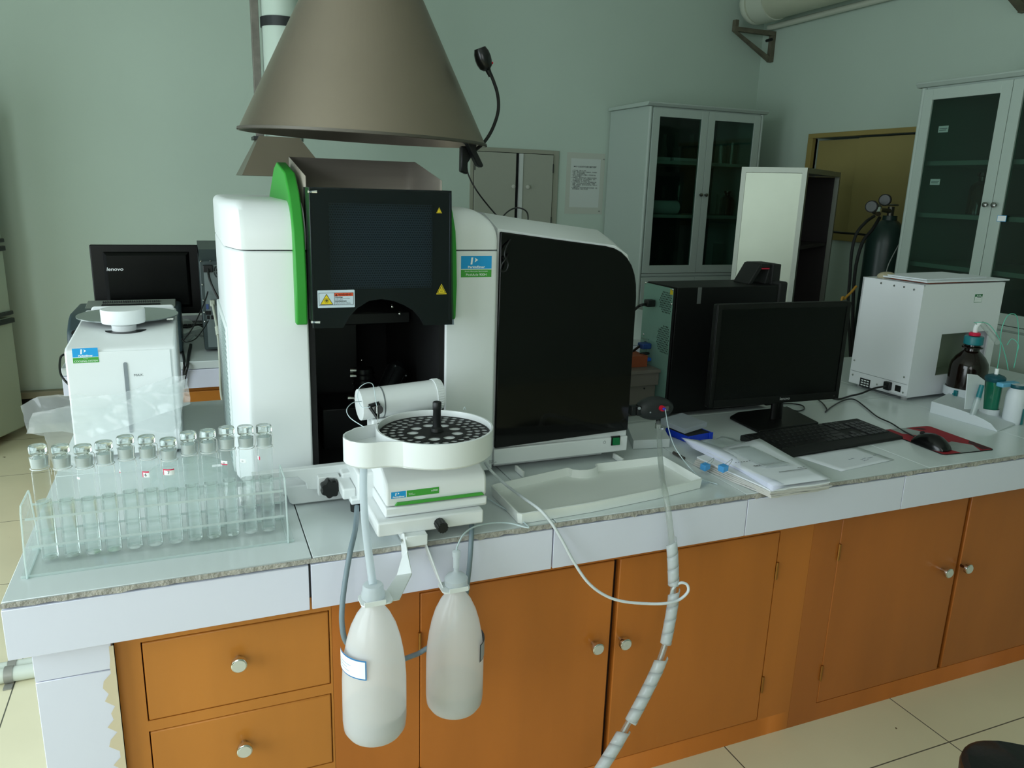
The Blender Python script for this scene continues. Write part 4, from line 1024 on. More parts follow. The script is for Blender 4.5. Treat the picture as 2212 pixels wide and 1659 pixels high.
# ---- clear round lid lying behind the rack
lid = thing('round_glass_lid', 'low clear round cover with white tabs, lying on the bench behind the tubes', 'cover', (.0, 1.66, ZC))
c = V((-0.0340, 1.8450, 0.7900))
M().lathe([(.085, .752), (.084, .786), (.080, .790), (.020, .794), (.001, .794)], (c.x, c.y, 0), 48, (0, 0, 1), False).o('cover_shell', thin_glass('clear_cover', (.93, .96, .95), .04, (.85, .92, .9), 1.4, .02, edge=.5), lid)
M().lathe([(.010, .794), (.008, .800), (.015, .806), (.015, .812), (.001, .814)], (c.x, c.y, 0), 24, (0, 0, 1), False).o('cover_knob', ACRYL, lid)
for du in (-.055, .05):
    M().box((c.x + du, c.y - .02, .7925), (c.x + du + .022, c.y - .010, .7945)).o('white_tab', PRINTW, lid)

# ---- cooling unit
co = thing('cooling_unit', 'white boxy cooling unit with a level slot, behind the plastic bag', 'cooler', (-.17, 2.2, ZC))
cx0, cx1 = -0.2921, -0.0483
cz = 1.0335; cyb = 2.545
tz = cz + .004
hc = V((-0.1696, 2.2637, 1.0350))
M().prism([(2.07, ZC + .01), (cyb, ZC + .01), (cyb, tz + .02), (2.40, tz + .012), (2.085, tz), (2.07, tz - .008)], 'x', cx0, cx1).o('housing', W_PLASTIC, co, .006, 3)
# front panel, slightly proud, with level slot
sl = V((-0.1673, 2.0680, 0.9316))
M().box((cx0 + .003, 2.066, ZC + .012), (cx1 - .012, 2.071, cz - .006)).o('front_panel', W_PLASTIC, co, .002)
s0, s1 = (-0.1656, 2.0640, 0.9991), (-0.1628, 2.0640, 0.8186)
M().prism([(p[0], p[1]) for p in rrect(.0085, s0[2] - s1[2], .004, 5, s0[0] + .002, (s0[2] + s1[2]) / 2)], 'y', 2.0635, 2.066).o('level_slot', mat('slot_grey', (128, 136, 140), .4), co, 0)
letters('lettering', 'MAX.', .0085, frame((-0.1471, 2.0655, 0.9626), (1, 0, 0), (0, -1, 0)), PRINTGY, co, sx=1.1)
a, b_ = V((-0.2744, 2.0650, 1.0365)), V((-0.2198, 2.0650, 1.0007))
brand_plate(co, ((a.x + b_.x) / 2, 2.0655, (a.z + b_.z) / 2 + .002), b_.x - a.x, (a.z - b_.z) * 1.0, 'Furnace', 'COOLING SYSTEM', (1, 0, .0), (0, -1, 0))
M().lathe([(.050, tz + .0065), (.040, tz + .0065), (.040, tz + .002)], (hc.x, hc.y, 0), 32, (0, 0, 1), False).add([(hc.x + .050 * math.cos(2 * PI * i / 32), hc.y + .050 * math.sin(2 * PI * i / 32), tz + .0068) for i in range(32)], [tuple(range(32))]).o('filler_opening', BLK, co)
kz = tz + .003
M().lathe([(.029, kz), (.030, kz + .018), (.034, kz + .023), (.052, kz + .025), (.053, kz + .029), (.0535, kz + .058), (.052, kz + .061), (.001, kz + .062)], (hc.x - .004, hc.y, 0), 40).o('filler_cap', W_PLASTIC, co)
rbz = 1.0658
M().prism(rrect(cx1 - cx0 - .02, rbz - tz + .03, .010, 5, (cx0 + cx1) / 2 + .004, (rbz + tz - .03) / 2), 'y', 2.55, 2.56).o('raised_back', W_PLASTIC, co, .003)
for x in (cx0 + .02, cx1 - .02): M().cyl((x, 2.09, ZC), (x, 2.09, ZC + .011), .008, n=12).o('foot', BLK, co)
# smoked round cover lying on top
dc = V((-0.1604, 2.2523, 1.0850)); dc.z = tz + .075
dc = V((-0.1707, 2.3974, 1.0620))
sd = thing('round_cover', 'smoky round disc resting on top of the cooling unit, behind its cap', 'cover', dc)
r_ = (-0.0391 - -0.2976) / 2
M().lathe([(.001, 0), (r_, 0), (r_, .003), (.001, .003)], dc, 64, (0, 0, 1), False).o('disc', mat('smoky_disc', (112, 122, 120), .15), sd)
M().cyl(dc + Vector((.006, .06, .003)), dc + Vector((.006, .06, .012)), .010, n=20).o('disc_knob', mat('grey_knob', (90, 96, 98), .3), sd)
M().box((dc.x + r_ - .03, dc.y - .07, dc.z - .006), (dc.x + r_ - .012, dc.y - .05, dc.z)).o('disc_clip', CHROME, sd, .001)

# ---- crumpled plastic bag leaning on the cooling unit
def film(name, outline_top, outline_bot, y0, amp, nx, ny, m_, seed, par=None, lean=.0):
    """sheet between two poly-lines (x,z), crumpled"""
    def ev(L_, t):
        k = t * (len(L_) - 1); i = min(int(k), len(L_) - 2); f_ = k - i; return (L_[i][0] * (1 - f_) + L_[i + 1][0] * f_, L_[i][1] * (1 - f_) + L_[i + 1][1] * f_)
    rows = []
    for j in range(ny + 1):
        row = []
        for i in range(nx + 1):
            a_ = ev(outline_top, i / nx); b_ = ev(outline_bot, i / nx); t = j / ny
            x = a_[0] * (1 - t) + b_[0] * t; z = a_[1] * (1 - t) + b_[1] * t
            q = Vector((x * 5 + z * 3, z * 7, seed)); n1 = noise.noise(q); n2 = abs(noise.noise(Vector((x * 11 + z * 9, z * 13 - x * 6, seed)))); n3 = noise.noise(q * 7)
            y = y0 - lean * t + amp * (n1 * .9 - n2 * .8 + n3 * .07)
            row.append((x + n3 * .003, y, z + (n2 * .004 if j else n3 * .003)))
        rows.append(row)
    return M().loft(rows, False, True, False).o(name, m_, par, sharp=80)
bg = thing('plastic_bag', 'crumpled clear plastic bag draped in front of the cooling unit, behind the tubes', 'bag', (-.2, 1.95, ZC))
Tp = [(-0.3776, 1.9700, 0.9278), (-0.3433, 1.9700, 0.9447), (-0.3140, 1.9700, 0.9447), (-0.2723, 1.9700, 0.9449), (-0.2211, 1.9700, 0.9356), (-0.1724, 1.9700, 0.9398), (-0.1219, 1.9700, 0.9554), (-0.0757, 1.9700, 0.9705), (-0.0272, 1.9700, 0.9777)]
Bt = [(-0.3652, 1.9700, 0.8742), (-0.3315, 1.9700, 0.8634), (-0.3249, 1.9700, 0.8178), (-0.3190, 1.9700, 0.7831), (-0.2459, 1.9700, 0.7669), (-0.1775, 1.9700, 0.7592), (-0.1169, 1.9700, 0.7572), (-0.0731, 1.9700, 0.7620), (-0.0615, 1.9700, 0.7788)]
film('front_film', [(p[0], p[2]) for p in Tp], [(p[0], max(p[2], ZC + .003)) for p in Bt], 1.985, .030, 64, 40, FILM, 3.3, bg, .03)
Tp2 = [(-0.3468, 1.9600, 0.9227), (-0.2769, 1.9600, 0.9336), (-0.2022, 1.9600, 0.9223), (-0.1223, 1.9600, 0.9444), (-0.0240, 1.9600, 0.9810)]
Bt2 = [(-0.3633, 1.9600, 0.8771), (-0.2919, 1.9600, 0.8740), (-0.2373, 1.9600, 0.8521), (-0.1371, 1.9600, 0.8830), (-0.0209, 1.9600, 0.9186)]
film('folded_film', [(p[0], p[2]) for p in Tp2], [(p[0], p[2]) for p in Bt2], 1.945, .026, 56, 20, FILM, 7.7, bg, .01)

# ================================================================ RIGHT HALF OF THE BENCH
# ---- tower computer
def tower_handle(): pass
pc = thing('computer_tower', 'black desktop computer with an exposed greenish metal back and a red-lined handle, behind the monitor', 'computer', (1.55, 2.06, ZC))
px0, py0 = 1.352, 1.985
pxr = 1.7839; pzt = 1.1628
pyb = 2.155
M().box((px0 + .012, py0, ZC + .012), (pxr - .035, pyb, pzt)).o('side_panel', mat('tower_black', (12, 13, 13), .5, spec=.3), pc, .002)
M().box((pxr - .034, py0 - .004, ZC + .008), (pxr, pyb + .004, pzt + .012)).o('front_bezel', BLKM, pc, .006)
GRN = mat('zinc_plated_steel', (132, 172, 160), .4, metal=.25, var=.06, vscale=9)
def hexes(z0, z1, y0, y1, p=.0078):
    out = []; j = 0; z = z0
    while z < z1:
        y = y0 + (p / 2 if j % 2 else 0)
        while y < y1:
            out.append((y, z)); y += p
        z += p * .87; j += 1
    return out
FX_ = Matrix(((0, 0, -1, px0), (1, 0, 0, 0), (0, 1, 0, 0), (0, 0, 0, 1)))
cA = (1.3520, 2.0204, 1.1154); cB = (1.3520, 2.0136, 0.9960)
hl = []
for c, ry, rz in ((cA, .040, .040), (cB, .046, .046)):
    for y, z in hexes(c[2] - rz, c[2] + rz, c[1] - ry, c[1] + ry):
        if ((y - c[1]) / ry) ** 2 + ((z - c[2]) / rz) ** 2 < 1: hl.append([(y + .0031 * math.cos(PI / 3 * k + PI / 6), z + .0031 * math.sin(PI / 3 * k + PI / 6)) for k in range(6)])
hl = [h for h in hl if all(py0 + .006 < q[0] < pyb - .004 and ZC + .02 < q[1] < pzt - .01 for q in h)]
holed('back_plate', [(py0 + .003, ZC + .014), (pyb - .002, ZC + .014), (pyb - .002, pzt - .003), (py0 + .003, pzt - .003)], hl, 0, .0012, GRN, pc, FX_)
M().box((px0 + .003, py0 + .004, ZC + .014), (px0 + .010, pyb - .003, pzt - .004)).o('dark_backing', BLKI, pc)
m = M().box((px0 - .004, pyb - .050, ZC + .17), (px0, pyb - .006, ZC + .172)).box((px0 - .003, pyb - .052, ZC + .06), (px0, pyb - .049, ZC + .23)).box((px0 - .003, pyb - .052, ZC + .228), (px0, pyb - .008, ZC + .231)).box((px0 - .003, py0 + .02, ZC + .055), (px0, pyb - .05, ZC + .058))
m.o('pressed_ribs', GRN, pc)
for dz, w in ((.20, .012), (.105, .01), (.095, .01)): M().box((px0 - .002, pyb - .04, ZC + dz), (px0, pyb - .04 + w, ZC + dz + .02)).o('port', BLK, pc)
M().box((px0 - .0015, py0 + .004, pzt - .022), (px0, py0 + .018, pzt - .006)).o('yellow_sticker', YEL, pc)
for dy, dz in ((.006, -.006), (.160, -.004), (.150, -.17), (.006, -.05)): M().ball((px0 - .001, py0 + dy, pzt + dz), .0035, 10).o('screw', CHROME, pc)
m = M()
for i in range(6): m.box((px0 - .004, py0 + .07, ZC + .03 + i * .016), (px0 - .001, py0 + .11, ZC + .038 + i * .016))
m.o('slot_covers', GRN, pc)
s_ = V((1.4452, 1.9850, 1.1282))
M().box((s_.x - .007, py0 - .0006, s_.z - .016), (s_.x + .007, py0, pzt)).o('seal_sticker', mat('silver_seal', (96, 100, 100), .4), pc)
# handle on top
hx0, hx1 = 1.6645, pxr - .002
hz = pzt + .062
m = M().loft([[(hx0, y, pzt), (hx0 + .016, y, pzt), (hx0 + .050, y, hz - .01), (hx0 + .040, y, hz + .004)] for y in (2.03, 2.11)], True, False)
m.box((hx0 + .044, 2.03, hz - .010), (hx1 - .03, 2.11, hz + .004)).hexa([(hx1 - .052, 2.03, pzt), (hx1 - .03, 2.03, pzt), (hx1 - .03, 2.11, pzt), (hx1 - .052, 2.11, pzt), (hx1 - .038, 2.03, hz), (hx1 - .03, 2.03, hz), (hx1 - .03, 2.11, hz), (hx1 - .038, 2.11, hz)])
m.box((hx1 - .034, 2.02, pzt - .01), (hx1, 2.12, hz + .003))
m.o('carry_handle', BLKM, pc, .003)
M().box((hx0 + .046, 2.029, hz - .014), (hx1 - .04, 2.034, hz - .010)).o('red_trim', mat('red_trim', (190, 30, 60), .4), pc)
# cables plugged into the tower back
PK = BLK; BLUEC = mat('blue_connector', (30, 62, 120), .45)
def plug(name, label, c, pts, r, body, bm, cat='cable'):
    o = M().tube(pts, r, 10).o(name, BLK); tag(o, label, cat)
    m = M(); m.box(*body); m.o('plug', bm, o, .003); return o
a = V((1.3490, 2.0875, 1.1013))
plug('power_cable', 'black power cable plugged into the top of the computer tower back', a, [(a.x - .028, a.y, a.z - .002), (a.x - .05, a.y, a.z - .006), (1.3026, 2.1200, 1.0785), (1.2797, 2.1400, 1.0432), (1.2951, 2.2000, 0.9551)], .0045, ((a.x - .030, a.y - .012, a.z - .010), (a.x, a.y + .012, a.z + .012)), BLK)
a = V((1.3490, 2.0958, 0.9638))
plug('video_cable', 'dark cable with a blue screw-in video plug in the tower back', a, [(a.x - .034, a.y, a.z), (1.3133, 2.1200, 0.9469), (1.2976, 2.1400, 0.9236), (1.3009, 2.2000, 0.8760)], .0042, ((a.x - .034, a.y - .016, a.z - .009), (a.x, a.y + .016, a.z + .009)), BLUEC)
a = V((1.3490, 2.0923, 0.9386))
plug('usb_cable', 'dark cable with a small plug just below the blue video plug', a, [(a.x - .030, a.y, a.z), (1.3087, 2.1200, 0.9181), (1.2968, 2.1500, 0.8967), (1.3021, 2.2000, 0.8600)], .0035, ((a.x - .030, a.y - .006, a.z - .004), (a.x, a.y + .006, a.z + .004)), BLK)
a = V((1.3490, 2.0815, 0.9211))
plug('network_cable', 'thick bright blue cable, lowest of those entering the tower back', a, [(a.x - .030, a.y, a.z), (1.3211, 2.1200, 0.9143), (1.3047, 2.1500, 0.9072), (1.2997, 2.2000, 0.8919)], .0045, ((a.x - .034, a.y - .007, a.z - .006), (a.x, a.y + .007, a.z + .006)), mat('blue_cable', (24, 82, 170), .4))
# grey drawer-like device and orange carton behind the drain trap
gx0, gx1 = 1.2059, 1.345
gd = thing('metal_channel_box', 'grey metal box with a flanged top standing between spectrometer and computer tower', 'box', (1.25, 2.05, ZC))
gz = 0.9026
GRY = mat('grey_painted_metal', (112, 106, 98), .5, metal=.2)
M().box((1.12, 2.03, ZC), (1.342, 2.2, gz - .05)).o('lower_box', GRY, gd, .002)
M().box((1.12, 2.02, gz - .052), (1.346, 2.22, gz - .010)).o('upper_box', GRY, gd, .002)
M().box((1.12, 2.012, gz - .010), (1.346, 2.23, gz)).o('top_flange', GRY, gd, .001)
M().cyl((1.30, 2.029, gz - .062), (1.30, 2.027, gz - .062), .003, n=12).o('screw_hole', BLK, gd)
oc = tag(M().box((1.13, 2.06, gz), (1.325, 2.2, gz + .036)).o('orange_carton', mat('rust_carton', (132, 66, 36), .7), None, .001), 'small rust orange carton on the grey metal box, under the blue cables', 'carton')

# ---- monitor
mo = thing('monitor', 'black switched-off monitor on a square stand in front of the computer tower', 'monitor', (1.72, 1.8, ZC))
MY = 1.79
a, b_, c, d = V((1.3460, 1.7900, 1.1384)), V((1.8195, 1.7600, 1.1425)), V((1.3918, 1.7900, 0.8343)), V((1.8706, 1.7600, 0.8375))
mx0, mx1 = (a.x + c.x) / 2, (b_.x + d.x) / 2; mz0, mz1 = (c.z + d.z) / 2 , (a.z + b_.z) / 2
ang = math.atan2(-.018, mx1 - mx0); mw = (mx1 - mx0) / math.cos(ang); mh = mz1 - mz0
T = Matrix.Translation(((mx0 + mx1) / 2, MY - .009, (mz0 + mz1) / 2)) @ Matrix.Rotation(ang, 4, 'Z')
SCR = mat('dark_screen', (5, 7, 6), .25, spec=.2); BEZ = mat('bezel_black', (11, 12, 11), .42, spec=.3)
M(T).box((-mw / 2, 0, -mh / 2), (mw / 2, .022, mh / 2)).o('casing', BEZ, mo, .005, 3)
bt = .015
fr_ = M(T)
for p, q in (((-mw / 2 + .001, -.003, -mh / 2 + .001), (-mw / 2 + bt, .002, mh / 2 - .001)), ((mw / 2 - bt, -.003, -mh / 2 + .001), (mw / 2 - .001, .002, mh / 2 - .001)), ((-mw / 2 + bt, -.003, mh / 2 - bt), (mw / 2 - bt, .002, mh / 2 - .001)), ((-mw / 2 + bt, -.003, -mh / 2 + .001), (mw / 2 - bt, .002, -mh / 2 + bt + .008))): fr_.box(p, q)
fr_.o('bezel', BEZ, mo, .001)
M(T).box((-mw / 2 + bt, -.001, -mh / 2 + bt + .008), (mw / 2 - bt, .001, mh / 2 - bt)).o('screen', SCR, mo)
M(T).box((-mw / 2 + .09, .022, -mh / 2 + .05), (mw / 2 - .09, .045, mh / 2 - .06)).o('rear_bulge', BEZ, mo, .008, 3)
letters('lettering', 'lenovo', .0125, T @ frame((.012, -.0035, -mh / 2 + .0095), (1, 0, 0), (0, -1, 0)), mat('silver_print', (170, 172, 170), .4), mo, bold=.00012, sx=1.1)
M(T).cyl((mw / 2 - .02, -.003, -mh / 2 + .010), (mw / 2 - .02, -.0036, -mh / 2 + .010), .0012, n=10).o('power_light', PRINTGY, mo)
sn = (1.6636 + .01, 1.845)
M().loft([[(sn[0] + .022 * math.cos(t), sn[1] + .012 * math.sin(t), z) for t in [2 * PI * i / 24 for i in range(24)]] for z in (ZC + .008, ZC + .10, ZC + .16)]).o('stand_neck', BEZ, mo)
bl, bf, br_, bb = V((1.5544, 1.9132, 0.7520)), V((1.5622, 1.6836, 0.7520)), V((1.7964, 1.7848, 0.7520)), V((1.8000, 1.9576, 0.7520))
base = [(1.5482, 1.9098, 0.7520), (1.6056, 1.9465, 0.7520), (1.8238, 1.9624, 0.7520), (1.7898, 1.7816, 0.7520), (1.5757, 1.6795, 0.7520), (1.5250, 1.7400, 0.7520)]
base = [(1.555, 1.905), (1.582, 1.96), (1.79, 1.96), (1.812, 1.93), (1.80, 1.79), (1.60, 1.775), (1.57, 1.80)]
base = [(1.5482, 1.9098), (1.6022, 1.9421), (1.8156, 1.9531), (1.7823, 1.7737), (1.5372, 1.7548)]
M().prism(base, 'z', ZC + .001, ZC + .011).o('stand_base', BEZ, mo, .003)
cable('monitor_cable', 'thin black cable looping on the bench behind the monitor stand', [(1.8361, 2.0000, 0.7570), (1.8739, 1.9929, 0.7560), (1.8902, 1.9642, 0.7560), (1.8626, 1.9252, 0.7560), (1.8230, 1.9138, 0.7560), (1.8132, 1.9510, 0.7560), (1.8068, 1.9844, 0.7570), (1.7971, 2.0243, 0.7600)], .0022, BLK, 8)

# ---- keyboard
kb = thing('keyboard', 'black keyboard lying in front of the monitor', 'keyboard', (1.7, 1.67, ZC))
K0, K1, K2, K3 = V((1.4686, 1.7350, 0.7660)), V((1.4478, 1.5494, 0.7600)), V((1.9278, 1.5837, 0.7600)), V((1.9106, 1.7381, 0.7680))
ux = (K2 - K1); kw = ux.length; ux = Vector((ux.x, ux.y, 0)).normalized(); uy = Vector((-ux.y, ux.x, 0)); kd = max((K0 - K1).dot(uy), .15) + .0
KT = Matrix(((ux.x, uy.x, 0, K1.x), (ux.y, uy.y, 0, K1.y), (0, 0, 1, ZC), (0, 0, 0, 1)))
kd = (K0 - K1).dot(uy) * .5 + (K3 - K2).dot(uy) * .5
m = M(KT); sk_ = 0
m.hexa([(0, 0, .001), (kw, 0, .001), (kw, kd, .001), (0, kd, .001), (0, 0, .010), (kw, 0, .010), (kw, kd, .019), (0, kd, .019)]).o('keyboard_body', BLKM, kb, .004, 3)
KEYM = mat('keycap_black', (20, 21, 21), .45); LEGM = mat('key_legend', (120, 126, 124), .6)
rowsK = [('esc 1 2 3 4 5 6 7 8 9 0 a b c d e'.split(), 6)]
pit = (kw - .016) / 23.0; dep = (kd - .048) / 6.0
leg = M(KT)
def key(cx_, w, r_, hw=None):
    y0 = .038 + r_ * dep; z0 = .010 + .009 * y0 / kd
    return cx_, w, y0, z0
ki = 0
for r_ in range(6):
    x = .008; row = []
    main = {0: [1.3, 1.2, 1.2, 6.2, 1.2, 1.2, 1.3, 1.2], 1: [2.2] + [1] * 10 + [2.6], 2: [1.8] + [1] * 11 + [2], 3: [1.5] + [1] * 12 + [1.3], 4: [1] * 13 + [1.8], 5: [1] * 14}[r_]
    tot = sum(main); kx = x
    for w in main:
        w_ = w / tot * pit * 15; row.append((kx, w_)); kx += w_
    kx = .008 + pit * 15.3
    for i in range(3):
        if r_ in (2,) : pass
        elif not (r_ == 1 and i != 1): row.append((kx + i * pit, pit))
    kx = .008 + pit * 18.7
    for i in range(4):
        if r_ < 5: row.append((kx + i * pit, pit))
    for kx, w_ in row:
        y0 = .040 + r_ * dep; z0 = .0098 + .009 * y0 / kd
        g_ = .0009
        M(KT).hexa([(kx + g_, y0 + g_, z0), (kx + w_ - g_, y0 + g_, z0), (kx + w_ - g_, y0 + dep - g_, z0 + .0015), (kx + g_, y0 + dep - g_, z0 + .0015), (kx + g_ * 2, y0 + g_ * 2, z0 + .0035), (kx + w_ - g_ * 2, y0 + g_ * 2, z0 + .0035), (kx + w_ - g_ * 2, y0 + dep - g_ * 2, z0 + .0048), (kx + g_ * 2, y0 + dep - g_ * 2, z0 + .0048)]).o('key', KEYM, kb)
        ki += 1
        if w_ < pit * 1.2 and r_ < 5: leg.add([(kx + .004, y0 + dep * .45, z0 + .0043), (kx + .0062, y0 + dep * .45, z0 + .0043), (kx + .0062, y0 + dep * .62, z0 + .0046), (kx + .004, y0 + dep * .62, z0 + .0046)], [(0, 1, 2, 3)])
leg.o('key_legends', LEGM, kb)

# ---- mouse mat, mouse
mm = thing('mouse_mat', 'red, black and grey patterned mouse mat near the bench edge', 'mouse mat', (2.0, 1.55, ZC))
MM = [(1.9501, 1.6691), (2.1307, 1.6601), (2.1012, 1.4278), (1.8986, 1.4409)]
mc = Vector((sum(p[0] for p in MM) / 4, sum(p[1] for p in MM) / 4)); 
a_, b_, c_, d_ = [Vector(p) for p in MM]
ux = ((b_ - a_) + (c_ - d_)).normalized(); uy = ((a_ - d_) + (b_ - c_)) / 2
wM = (((b_ - a_).length + (c_ - d_).length) / 2); hM = uy.length; uy = Vector((-ux.y, ux.x))
TM = Matrix(((ux.x, uy.x, 0, mc.x), (ux.y, uy.y, 0, mc.y), (0, 0, 1, ZC), (0, 0, 0, 1)))
mm.location = (mc.x, mc.y, ZC)
M(TM).prism(rrect(wM, hM, .012, 5), 'z', .0004, .0026).o('rubber_base', BLKM, mm)
MR = mat('mat_red', (150, 26, 38), .7); MG = mat('mat_grey', (150, 158, 156), .7, var=.1, vscale=20); MD = mat('mat_dark_red', (64, 20, 24), .7)
M(TM).prism(rrect(wM - .004, hM - .004, .011, 5), 'z', .0026, .0029).o('red_field', MR, mm)
M(TM).prism([(-wM * .30, hM * .495), (-.0, hM * .495), (.02, hM * .30), (-.02, hM * .18), (-wM * .30, hM * .30)], 'z', .0029, .0031).prism([(-.03, -hM * .495), (wM * .22, -hM * .495), (wM * .34, -hM * .30), (.03, -hM * .12), (-.05, -hM * .25)], 'z', .0029, .0031).o('grey_patches', MG, mm)
M(TM).prism([(wM * .30, -hM * .47), (wM * .48, -hM * .47), (wM * .48, -hM * .15), (wM * .36, -hM * .22)], 'z', .0029, .0031).prism([(-wM * .46, -hM * .2), (-wM * .2, -hM * .05), (-wM * .22, .02), (-wM * .46, -.01)], 'z', .0029, .0031).prism([(.02, hM * .45), (wM * .25, hM * .45), (wM * .3, hM * .38), (.04, hM * .36)], 'z', .0029, .0031).o('dark_patches', MD, mm)
ms_ = thing('computer_mouse', 'black wired mouse resting on the patterned mat', 'mouse', (2.0, 1.56, ZC + .003))
c = V((1.9501, 1.5061, 0.7570)); c.z = ZC + .0031; a_h = V((1.9235, 1.5443, 0.7700)) - V((1.9290, 1.4308, 0.7700)); an = math.atan2(a_h.y, a_h.x)
Tm = Matrix.Translation(c) @ Matrix.Rotation(an, 4, 'Z'); ms_.location = c
R = []
for k, (x, w, h) in enumerate(((-.054, .004, .006), (-.050, .019, .016), (-.040, .027, .026), (-.022, .031, .035), (0, .031, .038), (.022, .029, .034), (.040, .027, .025), (.050, .023, .015), (.055, .014, .006))):
    R.append([(x, w * math.cos(t), max(0, h * math.sin(t)) if math.sin(t) > 0 else .0) for t in [2 * PI * i / 28 for i in range(28)]])
M(Tm).loft(R).o('mouse_shell', mat('mouse_black', (10, 11, 11), .22), ms_)
M(Tm).cyl((.034, -.004, .0285), (.034, .004, .0285), .006, n=16).o('scroll_wheel', BLKM, ms_)
cable('mouse_cable', 'black mouse cable curving across the bench from behind the monitor', [tuple(Tm @ Vector((.052, 0, .010))), (1.9921, 1.6435, 0.7560), (2.0224, 1.7147, 0.7560), (2.0381, 1.7845, 0.7560), (2.0907, 1.8830, 0.7560), (2.1311, 1.9631, 0.7560), (2.1181, 1.9821, 0.7570), (2.0557, 1.9620, 0.7570), (1.9711, 1.9173, 0.7560), (1.9089, 1.8776, 0.7560), (1.9393, 1.9031, 0.7560), (1.9770, 1.9598, 0.7570), (1.9976, 2.0034, 0.7570)], .0022, BLK, 8)

# ---- loose sheet and stack of papers
SH = [V((1.4986, 1.5571, 0.7520)), V((1.7316, 1.5711, 0.7520)), V((1.7472, 1.4525, 0.7520)), V((1.5322, 1.4272, 0.7520))]
def sheet(name, P, z, m_, par=None, curl=0.0, n=8, seed=1.0, t=.0004, bend=.002):
    R = []
    for j in range(n + 1):
        row = []
        for i in range(n + 1):
            u, v = i / n, j / n
            p = (P[0] * (1 - u) + P[1] * u) * (1 - v) + (P[3] * (1 - u) + P[2] * u) * v
            zz = z + bend * abs(noise.noise(Vector((p.x * 8, p.y * 8, seed)))) + curl * max(0, u - .7) ** 2 * 8
            row.append((p.x, p.y, zz))
        R.append(row)
    o = M().loft(R, False, True, False).o(name, m_, par); md = o.modifiers.new('t', 'SOLIDIFY'); md.thickness = t; md.offset = 1; return o
ls = sheet('paper_sheet', SH, ZC + .0006, PAPER, None, bend=.0012); tag(ls, 'white sheet with handwriting lying in front of the keyboard', 'paper')
Fm = frame(tuple((SH[0] * .3 + SH[2] * .7)[:2]) + (ZC + .0022,), tuple((SH[1] - SH[0])), (0, 0, 1))
SCRB = mat('pencil_grey', (120, 126, 140), .7)
m = M(Fm); random.seed(11)
for k in range(5):
    x, y = -.05 + k * .018 * (k % 2 + .8), .008 - .011 * (k % 3)
    for q in range(4):
        x0_, y0_ = x + q * .0065, y + q * .001
        m.tube([(x0_, y0_, 0), (x0_ + random.uniform(-.003, .003), y0_ + random.uniform(.001, .004), 0), (x0_ + random.uniform(.001, .004), y0_ + random.uniform(-.002, .003), 0), (x0_ + .004, y0_ + random.uniform(-.002, .002), 0)], .00028, 4, 3)
m.o('handwriting', SCRB, ls)
# stack
PS = [V((1.3557, 1.6830, 0.7750)), V((1.2310, 1.3341, 0.7750)), V((1.4043, 1.3344, 0.7750)), V((1.4568, 1.6609, 0.7750))]
pk = thing('paper_stack', 'thick stack of worn documents with fanned edges overhanging the bench edge', 'papers', (1.36, 1.5, ZC))
A0 = V((1.1976, 1.5865, 0.7700)); A1 = V((1.2258, 1.3367, 0.7700)); A2 = V((1.4042, 1.3350, 0.7700)); A3 = V((1.4451, 1.6458, 0.7700))
OLD = mat('old_paper', (196, 194, 190), .8, var=.06, vscale=12); WHT = mat('bluish_paper', (222, 226, 240), .75)
layers = []
for k in range(5):
    z = ZC + .001 + k * .0042; j = .004
    P = [A0 + Vector((random.uniform(-j, j) - .014 + .003 * k, random.uniform(-j, j), 0)), A1 + Vector((random.uniform(-j, j), random.uniform(-j, j), 0)), A2 + Vector((random.uniform(-j, j), random.uniform(-j, j), 0)), A3 + Vector((random.uniform(-j, j), random.uniform(-j, j), 0))]
    m = M(); nn = 10
    edges = []
    for i in range(4):
        p, q = P[i], P[(i + 1) % 4]
        for s in range(nn): edges.append(p.lerp(q, s / nn) + Vector((random.uniform(-.0015, .0015), random.uniform(-.0015, .0015), 0)))
    m.loft([[(p.x, p.y, z + (0 if e == 0 else .0038) + .0006 * math.sin(i)) for i, p in enumerate(edges)] for e in (0, 1)], True, False)
    m.o('document_layer', OLD if k < 4 else PAPER, pk)
zt_ = ZC + .001 + 5 * .0042
# fanned bundle of white pages held by two blue clips along the left side
fan = M(); e0 = V((1.2215, 1.6655, 0.7750)); e1 = V((1.2349, 1.4608, 0.7750)); e2 = V((1.2227, 1.3308, 0.7750))
for k in range(8):
    sp_ = (k - 3.5)
    top_e = [e0 + Vector((-.004 * k * .6, .0035 * sp_, 0)), e0.lerp(e1, .55) + Vector((.001 * k, .0006 * sp_, 0)), e1, e2]
    zz = [zt_ + .002 + .0030 * k, zt_ + .001 + .0018 * k, zt_ + .001 + .0011 * k, zt_ + .0008 + .0018 * k]
    q0 = [(p.x, p.y, z) for p, z in zip(spline(top_e, 1), zz)]
    L0 = spline(q0, 5); L1 = [p + (A3 - A0).normalized() * .07 + Vector((0, 0, -.0004 * k)) for p in L0]
    for i in range(len(L0)): L1[i].z = zt_ + .001 + .0006 * k
    fan.loft([L0, L1], False, True, False)
fo = fan.o('fanned_pages', WHT, pk); md = fo.modifiers.new('t', 'SOLIDIFY'); md.thickness = .0005
top_s = sheet('top_page', [A0.lerp(A3, .12), A1.lerp(A2, .05), A2, A3], zt_ + .0072, PAPER, pk, bend=.003)
Fm = frame(tuple((A0 * .42 + A2 * .58)[:2]) + (zt_ + .0112,), tuple(A2 - A1), (0, 0, 1))
m = M(Fm)
def scr(y, x0, x1, h, dash=.006, gap=.002):
    x = x0
    while x < x1: m.box((x, y, 0), (min(x + dash, x1), y + h, .0002)); x += dash + gap
